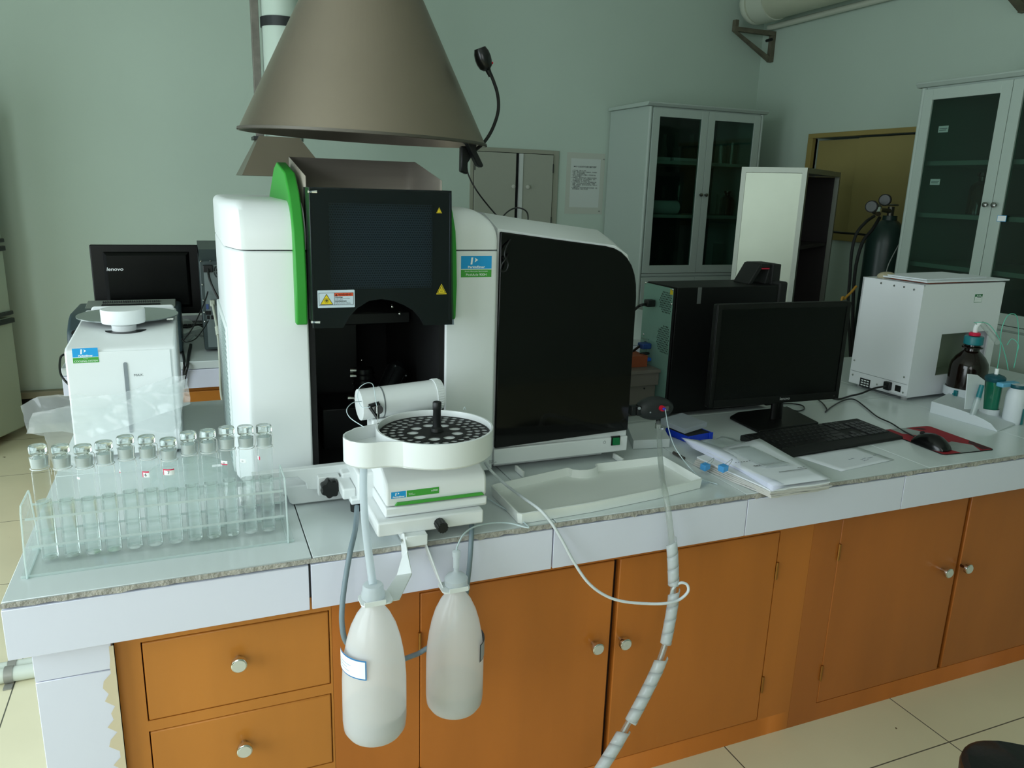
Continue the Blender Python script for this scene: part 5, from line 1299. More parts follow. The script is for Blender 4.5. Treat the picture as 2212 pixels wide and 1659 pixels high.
scr(.052, -.075, -.020, .0022, .0045, .004); scr(.018, -.045, .020, .0028); scr(.013, -.045, .032, .0007, .1, 0); scr(.018, .028, .042, .0028)
scr(-.035, -.012, .075, .0008, .1, 0); scr(-.039, -.012, .075, .0030, .0012, .003); scr(-.026, .055, .078, .0020)
m.o('printed_lines', PRINTK, pk)
CLB = mat('clip_blue', (78, 156, 216), .4)
for nm, c0 in (('binder_clip', V((1.1735, 1.5230, 0.7720))), ('binder_clip', V((1.1794, 1.4601, 0.7900)))):
    T = Matrix.Translation(c0) @ Matrix.Rotation(math.atan2((A1 - A0).y, (A1 - A0).x), 4, 'Z')
    cl = M(T).prism([(-.008, -.009), (.009, -.005), (.009, .008), (-.008, .006)], 'x', -.0095, .0095).o('clip', CLB, None, .0008)
    cl.name = 'binder_clip'; tag(cl, ('left blue binder clip, on the lower old documents' if c0.z < .78 else 'right blue binder clip with raised wire handles, on the white pages'), 'clip')
    M(T).tube([(-.006, .010, .006), (-.003, .022, .014), (.001, .026, .020), (.004, .022, .015), (.006, .010, .006)], .0006, 6).o('wire_handle', CHROME, cl)
# plastic sleeve on top of the stack and a flattened bag behind it
tag(sheet('clear_sleeve', [V((1.2852, 1.5837, 0.7850)), V((1.2914, 1.4355, 0.7850)), V((1.3686, 1.4356, 0.7850)), V((1.3692, 1.5978, 0.7850))], zt_ + .011, FILM, None, bend=.014, seed=5), 'crumpled clear plastic sleeve lying on top of the document stack', 'plastic sleeve')
tag(sheet('flat_plastic_bag', [V((1.2559, 1.6843, 0.7600)), V((1.2892, 1.6457, 0.7600)), V((1.4367, 1.6837, 0.7600)), V((1.4001, 1.7522, 0.7600))], ZC + .006, FILM, None, bend=.03, seed=9), 'shiny clear plastic bag between the blue box and the document stack', 'bag')
for u, mt, lb in (((1.4396, 1.6370, 0.7570), mat('tab_orange', (222, 120, 84), .6), 'small orange index tab beside the keyboard edge'), ((1.4417, 1.5916, 0.7570), mat('tab_green', (90, 170, 96), .6), 'small light green index tab near the keyboard corner'), ((1.4309, 1.5404, 0.7570), mat('tab_green_dark', (40, 130, 60), .6), 'small darker green index tab beside the papers')):
    tag(M().box((u[0] - .011, u[1] - .005, ZC + .0005), (u[0] + .011, u[1] + .005, ZC + .0018)).o('index_tab', mt), lb, 'index tab', 'index tabs sticking out beside the papers')
# pen
tag(M().cyl((1.1824, 1.6757, 0.7570), (1.1828, 1.6261, 0.7580), .0045, .004, 12).o('pen', mat('dark_pen', (70, 66, 62), .4)), 'dark grey pen end lying beside the left corner of the papers', 'pen')
# ---- white flat carton, blue box with frosted lid
def obox(name, P, z0, z1, m_, par=None, bevel=.0015):
    return M().prism([(p[0], p[1]) for p in P], 'z', z0, z1).o(name, m_, par, bevel)
tag(obox('white_carton', [(1.0966, 1.7452, 0.7520), (1.2044, 1.7285, 0.7520), (1.2774, 1.8943, 0.7520), (1.1555, 1.8835, 0.7520)], ZC + .0005, ZC + .026, mat('carton_white', (204, 210, 210), .6)), 'flat white carton lying behind the clear hose', 'carton')
bx = thing('blue_plastic_box', 'open shallow blue plastic box with dark foam inside', 'box', (1.33, 1.82, ZC))
B0, B1, B2, B3 = [V(p) for p in ((1.2559, 1.8212, 0.7520), (1.2768, 1.7443, 0.7520), (1.3707, 1.7595, 0.7520), (1.3546, 1.8473, 0.7520))]
e = (B2 - B1); e2 = Vector((-e.y, e.x, 0)).normalized(); u_ = e.normalized(); w_ = e.length; dpt = .095
PB = [B1, B2, B2 + e2 * dpt, B1 + e2 * dpt]
BLU = mat('royal_blue_plastic', (16, 60, 196), .4)
TB = Matrix(((u_.x, e2.x, 0, B1.x), (u_.y, e2.y, 0, B1.y), (0, 0, 1, ZC), (0, 0, 0, 1)))
bx.location = B1
m = M(TB); m.box((0, 0, .0005), (w_, dpt, .003)).box((0, 0, .003), (w_, .003, .020)).box((0, dpt - .003, .003), (w_, dpt, .020)).box((0, .003, .003), (.003, dpt - .003, .020)).box((w_ - .003, .003, .003), (w_, dpt - .003, .020))
m.o('tray', BLU, bx, .001)
for x_ in (0, w_ - .014): M(TB).box((x_, -.003, .001), (x_ + .014, .0, .021)).o('corner_rib', BLU, bx, .001)
M(TB).box((.004, .004, .003), (w_ - .004, dpt - .004, .0195)).o('foam', mat('dark_foam', (34, 36, 38), .9), bx)
T2 = TB @ Matrix.Translation((-.004, .012, .026)) @ Matrix.Rotation(.06, 4, 'X') @ Matrix.Rotation(-.05, 4, 'Y') @ Matrix.Rotation(.10, 4, 'Z')
ldm = thin_glass('frosted_lid', (.85, .88, .92), .62, (.78, .82, .87), 1.4, .3)
m = M(T2); m.box((0, 0, .012), (w_, dpt, .014)).box((0, 0, 0), (w_, .002, .012)).box((0, dpt - .002, 0), (w_, dpt, .012)).box((0, .002, 0), (.002, dpt - .002, .012)).box((w_ - .002, .002, 0), (w_, dpt - .002, .012))
tag(m.o('frosted_lid', ldm, None, .0008), 'frosted translucent lid lying askew on the blue plastic box', 'lid')

# ---- white metal cabinet with papers on top (power unit)
wu = thing('white_power_unit', 'large white metal cabinet instrument with a plugged cable, at the far right of the bench', 'instrument', (2.4, 2.1, ZC))
C0 = V((2.3055, 1.9096, 0.7520)); C1 = V((2.2902, 2.1591, 0.7520)); C2 = V((2.4652, 1.9491, 0.7520))
e1 = (C1 - C0); e2 = (C2 - C0).normalized(); dep_ = e1.length; e1n = e1.normalized(); e2 = Vector((e1n.y, -e1n.x, 0)); 
if e2.dot(C2 - C0) < 0: e2 = -e2
hgt = 1.1644 - ZC
Lw = .44
TW = Matrix(((e2.x, e1n.x, 0, C0.x), (e2.y, e1n.y, 0, C0.y), (0, 0, 1, ZC), (0, 0, 0, 1)))
wu.location = C0
WMET = mat('white_powder_coat', (230, 232, 236), .5)
m = M(TW)
nz0, nz1, nx0, nx1 = .085, .235, .135, .40
# right side with a rectangular recess, built as boards around it
m.box((0, 0, .014), (.006, dep_, hgt))
m.box((0, dep_ - .006, .014), (Lw, dep_, hgt)).box((Lw - .006, 0, .014), (Lw, dep_, hgt)).box((0, 0, hgt - .006), (Lw, dep_, hgt)).box((0, 0, .014), (Lw, dep_, .02))
for a_, b_ in (((.006, nz1), (Lw - .006, hgt - .006)), ((.006, .02), (Lw - .006, nz0)), ((.006, nz0), (nx0, nz1)), ((nx1, nz0), (Lw - .006, nz1))): m.box((a_[0], 0, a_[1]), (b_[0], .006, b_[1]))
m.o('cabinet_shell', WMET, wu, .0008)
M(TW).box((nx0, .09, nz0), (nx1, .094, nz1)).box((nx0 - .002, .006, nz0), (nx0, .09, nz1)).box((nx0, .006, nz0 - .002), (nx1, .09, nz0)).o('recess', mat('recess_green_grey', (120, 130, 112), .35), wu)
for x, y in ((.03, .03), (.03, dep_ - .03), (Lw - .03, .03)): M(TW).cyl((x, y, 0), (x, y, .0145), .011, n=16).o('rubber_foot', mat('foot_white', (170, 172, 170), .5) if 'foot_white' not in bpy.data.materials else bpy.data.materials['foot_white'], wu)
# left (narrow) face: seam, screws, socket, switch, vent label
M(TW).box((-.0006, .004, .060), (.0004, dep_ - .004, .0612)).o('panel_seam', PRINTGY, wu)
for y, z in ((.035, hgt - .02), (.075, hgt - .016), (.115, hgt - .016), (.17, hgt - .014), (.02, .085), (.015, .03), (.125, .033), (dep_ - .015, .045), (dep_ - .013, .10)):
    M(TW).cyl((0, y, z), (-.0018, y, z), .0035, n=12).o('screw', CHROME, wu)
M(TW).box((-.001, .026, .028), (.001, .050, .050)).o('rocker_switch', BLK, wu, .001)
pl_ = M(TW).box((-.016, .062, .026), (.0, .088, .056)).o('power_plug', BLK, wu, .003)
cb = M().tube([tuple(TW @ Vector((-.014, .075, .040))), tuple(TW @ Vector((-.05, .095, .030))), (2.1968, 2.0076, 0.7650), (2.1555, 2.0130, 0.7580), (2.0798, 1.9929, 0.7570), (2.0627, 2.0233, 0.7570)], .0034, 10).o('power_lead', BLK); tag(cb, 'black power cord running from the white cabinet toward the monitor', 'cable')
lb_ = M(TW).box((-.0012, .155, .010), (.0, .200, .042)).o('rating_label', BLK, wu)
m = M(TW)
for k in range(3):
    for q in range(3): m.box((-.0016, .160 + q * .0125, .015 + k * .009), (-.0012, .169 + q * .0125, .019 + k * .009))
m.o('label_lines', PRINTW, lb_)
Fm = TW @ frame((.30, -.0004, hgt - .055), (1, 0, 0), (0, -1, 0))
st = M(Fm).box((-.021, -.015, 0), (.021, .015, .0004)).o('inventory_sticker', mat('sticker_green', (20, 110, 60), .5), wu)
M(Fm).box((-.0195, -.0135, .0004), (.0195, .006, .0007)).o('sticker_field', PRINTW, st)
m = M(Fm)
for k in range(3): m.box((-.017, -.010 + k * .0055, .0007), (.017, -.0096 + k * .0055, .0009))
m.box((-.008, .0025, .0007), (.015, .0042, .0009)).o('form_lines', PRINTGY, st)
m = M(Fm)
for k in range(3): m.box((-.010 + k * .009, .0088, .0004), (-.0065 + k * .009, .012, .0008))
m.o('white_characters', PRINTW, st)
# documents on the unit
dk = thing('folder_stack', 'white papers over an orange folder on top of the white metal cabinet', 'papers', tuple(TW @ Vector((.2, .1, hgt))))
for k, (m_, z0, z1, a_, b_, c_, d_) in enumerate(((mat('orange_folder', (170, 92, 58), .6), .0005, .006, .05, .43, .01, .17), (PAPER, .006, .011, .02, .45, .0, .19), (PAPER, .011, .015, .05, .40, .02, .20))):
    T = TW @ Matrix.Translation((0, 0, hgt)) @ Matrix.Rotation([.02, -.03, .05][k], 4, 'Z')
    M(T).box((a_, c_ + .006, z0), (b_, d_, z1)).o('folder' if k == 0 else 'paper_sheaf', m_, dk, .0006)
M(TW).ball((.06, .20, hgt + .006), .028, 16, (1.5, .9, .6)).o('tmp', PAPER)
gl_ = bpy.data.objects['tmp']; gl_.name = 'crumpled_cloth'; tag(gl_, 'small crumpled beige bag on the rear corner of the white cabinet', 'bag')
gl_.data.materials.clear(); gl_.data.materials.append(mat('beige_cloth', (176, 166, 140), .8, bump=.6, bscale=40))

# ---- bottle-top titrator
tt = thing('titrator', 'white titration stand with an amber bottle, teal caps and green tubing, at the right edge', 'instrument', (2.33, 1.66, ZC))
TEAL = mat('teal_plastic', (20, 116, 124), .4); TEALD = mat('dark_teal_plastic', (14, 74, 84), .4); LBLU = mat('light_blue_plastic', (104, 172, 204), .45)
WTT = mat('titrator_white', (208, 214, 218), .45)
a0, a1, a2, a3 = V((2.2705, 1.7812, 0.7520)), V((2.2897, 1.5527, 0.7520)), V((2.4130, 1.5710, 0.7520)), V((2.5435, 1.8807, 0.7520))
bzl = 0.7520
H0 = .036
m = M()
ring0 = []; ring1 = []
n = 10
for i in range(n + 1):
    t = i / n; p = a0.lerp(a1, t); h_ = H0 * math.sqrt(max(0, 1 - t ** 2.6)) + .003; ring0.append(p); ring1.append(p + Vector((0, 0, h_)))
back0 = [a2 + Vector((.02, .02, 0)), a3 + Vector((.05, .03, 0))]
poly0 = ring0 + [back0[0]] + [back0[1]]
poly1 = ring1 + [back0[0] + Vector((0, 0, .006))] + [back0[1] + Vector((0, 0, H0 + .003))]
m.loft([[tuple(p) for p in poly0], [tuple(p) for p in poly1]], True, False).o('stand_base', WTT, tt, .001)
bc_ = V((2.3911, 1.7675, 0.8000)); bc_ = Vector((bc_.x, bc_.y, ZC + .030))
bh = 0.9547
cq = V((2.5003, 1.8393, 0.7900))
cbx, cby = cq.x, cq.y
M().lathe([(.067, ZC + .030), (.068, ZC + .060), (.063, ZC + .060), (.063, ZC + .036), (.001, ZC + .036)], (cbx, cby, 0), 40).o('bottle_cup', WTT, tt)
zb_ = ZC + .037; zsh = zb_ + .095
M().lathe([(.001, zb_), (.056, zb_), (.061, zb_ + .006), (.061, zsh), (.058, zsh + .016), (.046, zsh + .036), (.030, zsh + .052), (.024, zsh + .058), (.023, zsh + .066), (.033, zsh + .068), (.033, zsh + .073), (.024, zsh + .075), (.023, zsh + .085)], (cbx, cby, 0), 48, (0, 0, 1), False).o('amber_bottle', mat('amber_glass_dark', (20, 11, 6), .14, coat=.15), tt)
zc_ = zsh + .080
M().lathe([(.029, zc_), (.0305, zc_ + .002), (.0305, zc_ + .026), (.029, zc_ + .029), (.001, zc_ + .029)], (cbx, cby, 0), 28).o('teal_cap', TEAL, tt)
M().lathe([(.012, zc_ + .029), (.018, zc_ + .031), (.0185, zc_ + .038), (.016, zc_ + .042), (.001, zc_ + .042)], (cbx, cby, 0), 28).o('red_ring', mat('crimson_plastic', (206, 24, 66), .4), tt)
e = V((cbx, cby, zc_ + .042))
M().tube([e, e + Vector((0, 0, .018)), e + Vector((.008, -.002, .030)), e + Vector((.022, -.004, .031))], .0075, 14).o('white_elbow', PRINTW, tt)
d_ = V((2.4540, 1.7200, 0.9952))
M().tube([e + Vector((.020, -.004, .031)), tuple(d_)], .0085, 14, 1).o('drying_tube', thin_glass('drying_tube_glass', (.9, .94, .92), .35, (.85, .88, .86), 1.45, .1, edge=.8), tt)
gc = V((2.4108, 1.6745, 0.7850))
M().lathe([(.030, ZC + .012), (.0305, ZC + .034), (.027, ZC + .034), (.027, ZC + .02), (.001, ZC + .02)], (gc.x, gc.y, 0), 32).o('burette_cup', WTT, tt)
gz1 = 0.8935
gz1 = ZC + .125
M().lathe([(.001, ZC + .021), (.0235, ZC + .021), (.0250, ZC + .028), (.0250, gz1), (.001, gz1)], (gc.x, gc.y, 0), 32).o('green_cylinder', mat('green_glass', (10, 120, 92), .08, trans=.25, coat=.4), tt)
M().lathe([(.028, gz1), (.031, gz1 + .006), (.031, gz1 + .014), (.026, gz1 + .019), (.012, gz1 + .024), (.001, gz1 + .024)], (gc.x, gc.y, 0), 24).o('dark_teal_cap', TEALD, tt)
M().cyl((gc.x, gc.y, gz1 + .022), (gc.x, gc.y, gz1 + .042), .006, n=14).o('tube_nipple', PRINTW, tt)
M().box((gc.x - .030, gc.y - .050, gz1 - .008), (gc.x + .050, gc.y - .026, gz1 + .006)).o('light_blue_clamp', LBLU, tt, .003)
wc = V((2.4048, 1.5838, 0.7520)) if False else V((2.4340, 1.6103, 0.7650))
M().lathe([(.001, ZC), (.026, ZC), (.029, ZC + .010), (.030, ZC + .090), (.027, ZC + .106), (.020, ZC + .116), (.018, ZC + .120), (.020, ZC + .128), (.001, ZC + .128)], (wc.x, wc.y, 0), 32).o('dispenser_body', WTT, tt)
M().lathe([(.0205, ZC + .116), (.0212, ZC + .117), (.0212, ZC + .127), (.0205, ZC + .128)], (wc.x, wc.y, 0), 28, (0, 0, 1), False).o('dark_band', TEALD, tt)
wrap_label(tt, wc, .0312, math.radians(-95), math.radians(-30), ZC + .002, ZC + .055, TEAL, 'teal_grip')
M().ball((wc.x, wc.y, ZC + .138), .011, 14, (1.2, 1.2, .8)).o('clear_knob', GLASS, tt)
sc_ = V((2.2767, 1.6406, 0.7820)) + Vector((0, .035, 0))
M().cyl((sc_.x + .01, sc_.y - .035, ZC + .030), (sc_.x + .022, sc_.y - .035, ZC + .088), .009, n=18).o('small_vial', thin_glass('vial_plastic', (.9, .94, .94), .4, (.85, .9, .9), 1.45, .1, edge=.8), tt)
M().cyl((sc_.x + .022, sc_.y - .035, ZC + .082), (sc_.x + .0285, sc_.y - .035, ZC + .128), .0085, .0070, 18).o('vial_cap', TEAL, tt)
wg = [(2.2515, 1.6550, 0.9158), (2.2968, 1.6550, 0.9099), (2.3360, 1.6550, 0.8891), (2.3526, 1.6550, 0.7919), (2.2658, 1.6550, 0.7989)]
M().prism([(p[0], p[2]) for p in wg], 'y', 1.655, 1.658).o('splash_wing', WTT, tt, .001)
M().cyl((cbx - .082, cby - .02, ZC + .044), (cbx - .062, cby - .02, ZC + .044), .004, n=10).box((cbx - .074, cby - .026, ZC + .034), (cbx - .066, cby - .014, ZC + .056)).o('teal_valve', TEAL, tt, .001)
TUB = mat('green_tubing', (96, 186, 162), .3)
M().tube([e + Vector((-.006, 0, .004)), e + Vector((-.006, -.004, .030)), (2.3540, 1.7400, 1.0620), (2.3932, 1.7200, 1.0594), (2.4345, 1.7000, 1.0077), (2.4617, 1.6900, 0.9541), (2.4736, 1.6800, 0.9087)], .0014, 6).o('green_tube', TUB, tt)
M().tube([(gc.x, gc.y, gz1 + .040), (2.4450, 1.7000, 0.9685), (2.4327, 1.7000, 1.0385), (2.4463, 1.7000, 1.0853), (2.4771, 1.7000, 1.0934), (2.5002, 1.7000, 1.0743), (2.5223, 1.7000, 1.0115), (2.4990, 1.6800, 0.9621), (2.4689, 1.6600, 0.9214)], .0014, 6).o('green_tube', TUB, tt)
M().tube([(2.4841, 1.6700, 0.9649), (2.4844, 1.6700, 0.9958), (2.4768, 1.6900, 1.0123), (2.4722, 1.7000, 0.9905)], .0012, 6).o('green_tube', TUB, tt)

# ================================================================ BACKGROUND
# ---- conical steel hood over the spectrometer
hl, hr = V((0.1219, 2.0000, 1.5543)), V((0.7206, 2.0000, 1.5398)); tl, tr_ = V((0.2813, 2.0000, 1.8478)), V((0.5666, 2.0000, 1.8793))
hc_ = (hl + hr) / 2; hR = (hr - hl).length / 2; tc2 = (tl + tr_) / 2; tR = (tr_ - tl).length / 2
k_ = 1.55; tc3 = hc_ + (tc2 - hc_) * k_; tR3 = hR + (tR - hR) * k_
hd = thing('fume_hood', 'big conical brushed steel fume hood hanging over the spectrometer', 'fume hood', hc_)
HSTEEL = mat('hood_steel', (150, 138, 124), .34, metal=.85, var=.06, vscale=3, bump=.02, bscale=40)
ax_ = (tc2 - hc_).normalized(); tilt = Vector((ax_.x * .35, .0, 0))
def ring(c, R, n=96, t=.02): return [(c.x + R * math.cos(a), c.y + R * math.sin(a), c.z - (c.z > 0) * (hl.z - hr.z) / (2 * hR) * R * math.cos(a) + R * math.sin(a) * t) for a in [2 * PI * i / n for i in range(n)]]
M().loft([ring(hc_, hR - .004), ring(hc_, hR), ring(tc3, tR3)], False).loft([ring(hc_, hR - .004), ring(tc3, tR3 - .004)], False).o('cone', HSTEEL, hd, sharp=60)
R2_ = max(tR3, .06)
M().loft([ring(tc3, R2_), ring(Vector((tc3.x + .01, tc3.y, ZT)), R2_)], False).o('duct', HSTEEL, hd)
M().loft([ring(hc_ + Vector((0, 0, .001)), hR + .002), ring(hc_ + Vector((0, 0, .007)), hR + .001)], False).o('rolled_rim', mat('rim_dark_steel', (96, 92, 84), .5, metal=.7), hd)
# ---- clip lamp on the hood rim
lp = thing('clip_lamp', 'black gooseneck lamp clamped to the right rim of the big hood', 'lamp', V((0.6841, 1.9800, 1.5432)))
LY = 1.93
neck = [(0.6795, 1.9300, 1.5266), (0.7076, 1.9300, 1.5504), (0.7281, 1.9300, 1.5806), (0.7421, 1.9300, 1.6171), (0.7451, 1.9300, 1.6449), (0.7406, 1.9300, 1.6721), (0.7313, 1.9300, 1.6954), (0.7221, 1.9300, 1.7142)]
M().tube(neck, .0042, 12, 8).o('gooseneck', BLKM, lp)
a, b_ = V((0.7222, 1.9300, 1.7088)), V((0.7107, 1.9300, 1.7305))
M().cyl(a, b_, .0052, .0080, 16).o('neck_collar', BLK, lp)
c0_, c1_ = V((0.7121, 1.9300, 1.7210)), V((0.6914, 1.9300, 1.7725)); dd = (c1_ - c0_); L_ = dd.length
M().lathe([(.001, 0), (.008, .001), (.016, L_ * .15), (.0195, L_ * .35), (.0205, L_ * .55), (.0190, L_ * .78), (.0145, L_ * .98), (.012, L_ * .98), (.010, L_ * .9), (.001, L_ * .9)], c0_, 28, dd).o('lamp_head', mat('lamp_black_gloss', (14, 16, 16), .25), lp)
c = V((0.7251, 1.9300, 1.7403)); M().cyl(c - Vector((.006, 0, 0)), c + Vector((.002, 0, 0)), .0028, n=12).o('red_switch', mat('switch_red', (200, 20, 50), .4), lp)
def jaw(name, pts, y0, y1): M().prism([(p[0], p[2]) for p in pts], 'y', y0, y1).o(name, BLK, lp, .003)
jaw('clamp_jaw', [(0.6333, 1.9300, 1.5732), (0.6393, 1.9300, 1.5780), (0.6713, 1.9300, 1.5642), (0.6802, 1.9300, 1.5491), (0.6794, 1.9300, 1.5300), (0.7001, 1.9300, 1.4936), (0.6952, 1.9300, 1.4878), (0.6826, 1.9300, 1.4941), (0.6557, 1.9300, 1.5434), (0.6385, 1.9300, 1.5537)], 1.905, 1.93)
jaw('clamp_jaw', [(0.6502, 1.9500, 1.5394), (0.6713, 1.9500, 1.5404), (0.6816, 1.9500, 1.5194), (0.6683, 1.9500, 1.4995), (0.6675, 1.9500, 1.4709), (0.6499, 1.9500, 1.4771)], 1.935, 1.955)
cable('lamp_cord', 'thin black lamp cord falling from the clamp and curling over the white instrument top', [(0.6682, 1.9500, 1.5018), (0.6750, 1.9500, 1.4700), (0.6950, 1.9400, 1.4315), (0.7127, 1.9000, 1.3948), (0.7336, 1.8600, 1.3589), (0.7254, 1.8000, 1.3372), (0.7000, 1.7200, 1.3096), (0.6740, 1.6680, 1.2874), (0.6604, 1.6640, 1.2699), (0.6596, 1.6640, 1.2562), (0.6711, 1.6640, 1.2561), (0.6763, 1.6640, 1.2719), (0.6665, 1.6640, 1.2930), (0.6780, 1.6720, 1.3186), (0.7029, 1.7000, 1.3325), (0.7601, 1.7800, 1.3387), (0.8063, 1.8600, 1.3575), (0.8200, 1.9000, 1.3816), (0.8045, 1.9200, 1.3913), (0.7785, 1.9200, 1.3837), (0.7376, 1.8800, 1.3614), (0.7161, 1.8400, 1.3483)], .0020, BLK, 8)

# ---- small hood and pipe over the rear bench
h2 = thing('small_fume_hood', 'small steel pyramid hood behind the big one, under a pale vertical pipe', 'fume hood', (.42, 3.8, 1.46))
def sq(x0, x1, y0, y1, z): return [(x0, y0, z), (x1, y0, z), (x1, y1, z), (x0, y1, z)]
x0, x1, x2, x3 = 0.3238, 0.5011, 0.2346, 0.6212
z0, z1 = 1.4591, 1.6326
M().loft([sq(x2, x3, 3.70, 4.16, z0), sq(x0, x1, 3.82, 4.0, z1)], False, False).loft([sq(x2 + .004, x3 - .004, 3.704, 4.156, z0), sq(x0, x1, 3.824, 3.996, z1)], False, False).o('pyramid', HSTEEL, h2)
pc_ = Vector(((0.3643 + 0.5335) / 2, 3.92, 0)); pr_ = (0.5335 - 0.3643) / 2
PGREEN = mat('pale_pipe', (196, 212, 200), .4)
M().cyl((pc_.x, pc_.y, z1 - .01), (pc_.x, pc_.y, ZT), pr_, n=40).o('vertical_pipe', PGREEN, h2)
M().lathe([(pr_, -.02), (pr_ + .005, -.02), (pr_ + .005, .02), (pr_, .02)], (pc_.x, pc_.y, 2.1264), 40, (0, 0, 1), False).o('pipe_clamp', GREYD, h2)
M().box((pc_.x - pr_ - .045, pc_.y - .02, z1 - .01), (pc_.x - pr_ - .012, pc_.y + .02, ZT)).o('pipe_bracket_rail', mat('worn_rail', (124, 120, 112), .6, metal=.3, var=.2, vscale=20), h2, .002)
M().box((pc_.x - pr_ - .06, pc_.y - .05, z1 - .012), (x1 + .02, pc_.y + .1, z1 + .002)).o('hood_flange', GREYD, h2)

# ---- ventilation pipe along the right wall
vp = thing('ventilation_pipe', 'pale horizontal ventilation pipe with stained elbow, high on the right wall', 'pipe', (3.93, 4.5, 2.75))
vr = .135; vx, vz = 3.86, 2.632 + vr
M().tube([(vx, 4.93, vz), (vx, 1.6, vz)], vr, 40, 1).o('main_pipe', mat('stained_pvc', (188, 192, 170), .45, var=.08, vscale=2.5), vp)
M().lathe([(vr, -.03), (vr + .008, -.03), (vr + .008, .13), (vr, .13)], (vx, 4.85, vz), 40, (0, -1, 0), False).o('pipe_collar', mat('pvc_clean', (198, 204, 188), .4), vp)
M().ball((vx, 4.93, vz), vr + .006, 32, (1, .6, 1)).o('end_elbow', bpy.data.materials['pvc_clean'], vp)
M().tube([(vx, 4.88, vz), (vx - .02, 4.84, vz + .2), (vx + .05, 4.8, ZT)], .07, 24, 4).o('branch_pipe', bpy.data.materials['pvc_clean'], vp)
M().cyl((XR - .05, 5.0, 2.636), (XR - .05, 1.6, 2.636), .02, n=12).o('wall_conduit', bpy.data.materials['pvc_clean'], vp)
def brk(y, label):
    t = thing('pipe_bracket', label, 'bracket', (XR, y, 2.5), 'steel angle brackets under the ventilation pipe')
    BM = mat('rusty_angle_steel', (104, 100, 84), .7, metal=.2, var=.2, vscale=20) if 'rusty_angle_steel' not in bpy.data.materials else bpy.data.materials['rusty_angle_steel']
    zt_ = 2.612
    M().box((XR - .37, y - .018, zt_ - .03), (XR, y + .018, zt_)).o('top_arm', BM, t, .001)
    M().box((XR - .035, y - .018, zt_ - .21), (XR, y + .018, zt_ - .03)).o('wall_arm', BM, t, .001)
    M().hexa([(XR - .37, y - .014, zt_ - .03), (XR - .34, y - .014, zt_ - .03), (XR - .34, y + .014, zt_ - .03), (XR - .37, y + .014, zt_ - .03), (XR - .03, y - .014, zt_ - .21), (XR, y - .014, zt_ - .19), (XR, y + .014, zt_ - .19), (XR - .03, y + .014, zt_ - .21)]).o('diagonal_arm', BM, t)
    M().box((XR - .37, y - .018, zt_), (XR - .34, y + .018, zt_ + .045)).o('end_stop', BM, t, .001)
    M().cyl((XR - .045, y - .03, zt_ - .06), (XR - .045, y + .03, zt_ - .06), .010, n=10).o('bolt', BLK, t)
brk(4.99, 'triangular rusty steel bracket under the pipe end in the room corner')
brk(3.05, 'triangular steel bracket at the top right corner, only its tip showing')

# ---- white recessed cupboard in the back wall
wc_ = thing('wall_cupboard', 'pale grey-green cupboard set in the back wall, doors slightly apart showing a black gap', 'cupboard', (2.1, YB, 1.0))
CUP = mat('grey_green_paint', (150, 152, 136), .6); CUPD = mat('cupboard_door_paint', (158, 162, 148), .55)
cx0_, cx1_ = 1.782, 2.435; zt_ = 1.70; zb_ = .90
M().box((cx0_, YB - .012, zb_), (cx0_ + .022, YB, zt_)).box((cx1_ - .04, YB - .012, zb_), (cx1_, YB, zt_)).box((cx0_ + .022, YB - .012, zt_ - .026), (cx1_ - .04, YB, zt_)).o('painted_frame', CUP, wc_, .001)
M().box((cx0_ + .022, YB - .008, zb_), (cx1_ - .04, YB - .001, zt_ - .026)).o('dark_inside', BLKI, wc_)
for k, (a, b_) in enumerate(((cx0_ + .026, 2.108), (2.155, 2.388))):
    d = M().box((a, YB - .024, zb_ + .01), (b_, YB - .006, zt_ - .030)).o('door', CUPD, wc_, .0015)
    x = 2.085 if k == 0 else 2.192
    M().lathe([(.005, 0), (.005, .010), (.014, .016), (.013, .024), (.001, .028)], (x, YB - .024, 1.45), 20, (0, -1, 0)).o('knob', mat('cream_knob', (186, 188, 176), .4) if 'cream_knob' not in bpy.data.materials else bpy.data.materials['cream_knob'], d)
    for z in (1.58, 1.22): M().box(((a if k == 0 else b_) - .003, YB - .027, z - .03), ((a if k == 0 else b_) + .003, YB - .024, z + .03)).o('hinge', GREYD, d)
M().box((2.133, YB - .030, zb_ + .01), (2.158, YB - .004, zt_ - .030)).o('door_edge_strip', mat('light_edge', (196, 202, 196), .5), wc_)

# ---- notice on the back wall
nt_ = thing('wall_notice', 'printed instruction sheet in a plastic sleeve, taped to the back wall beside the glass cabinet', 'notice', (2.65, YB, 1.48))
NX, NZ = 2.655, 1.485
Fm = frame((NX, YB - .0006, NZ), (1, 0, 0), (0, -1, 0))
M(Fm).box((-.152, -.212, 0), (.152, .212, .0006)).o('backing_film', mat('yellowed_film', (186, 192, 180), .5), nt_)
M(Fm).box((-.118, -.165, .0006), (.118, .172, .0012)).o('sheet', mat('notice_paper', (200, 208, 202), .6), nt_)
LN = ['1. 打开电源，预热 20 分钟。', '2. 调零：把标准空白液放入测量池中，按调零键', '   归零，按下自动测量键。', '3. 定标：把标准液放入测量池，按定标键开始，', '   按下自动测量键。', '4. 测量样品，将待测样品放入测量池中读取数值', '   上，按显示键开始，按下自动测量键，待测', '   样品重复测定三次，取其平均值。', '5. 每次测量结束，按下打印键，显示数据在仪器', '   屏幕上，打印开始后自动记录数据，如需要', '   查看，可按回键，再次按显示键开始，可进行下', '   一样品的测量。', '6. 测量结束后，应及时清理仪器并关闭电源，以免', '   影响测量结果，做好使用记录。']
letters('title', 'MKD-22全自动白度仪操作规程', .0135, Fm, PRINTK, nt_, -.005, .112, .0013, 'CENTER', bold=.00025)
letters('printed_text', '\n'.join(LN), .0098, Fm, PRINTK, nt_, -.108, .086, .0013, sx=.97, bold=.0001)
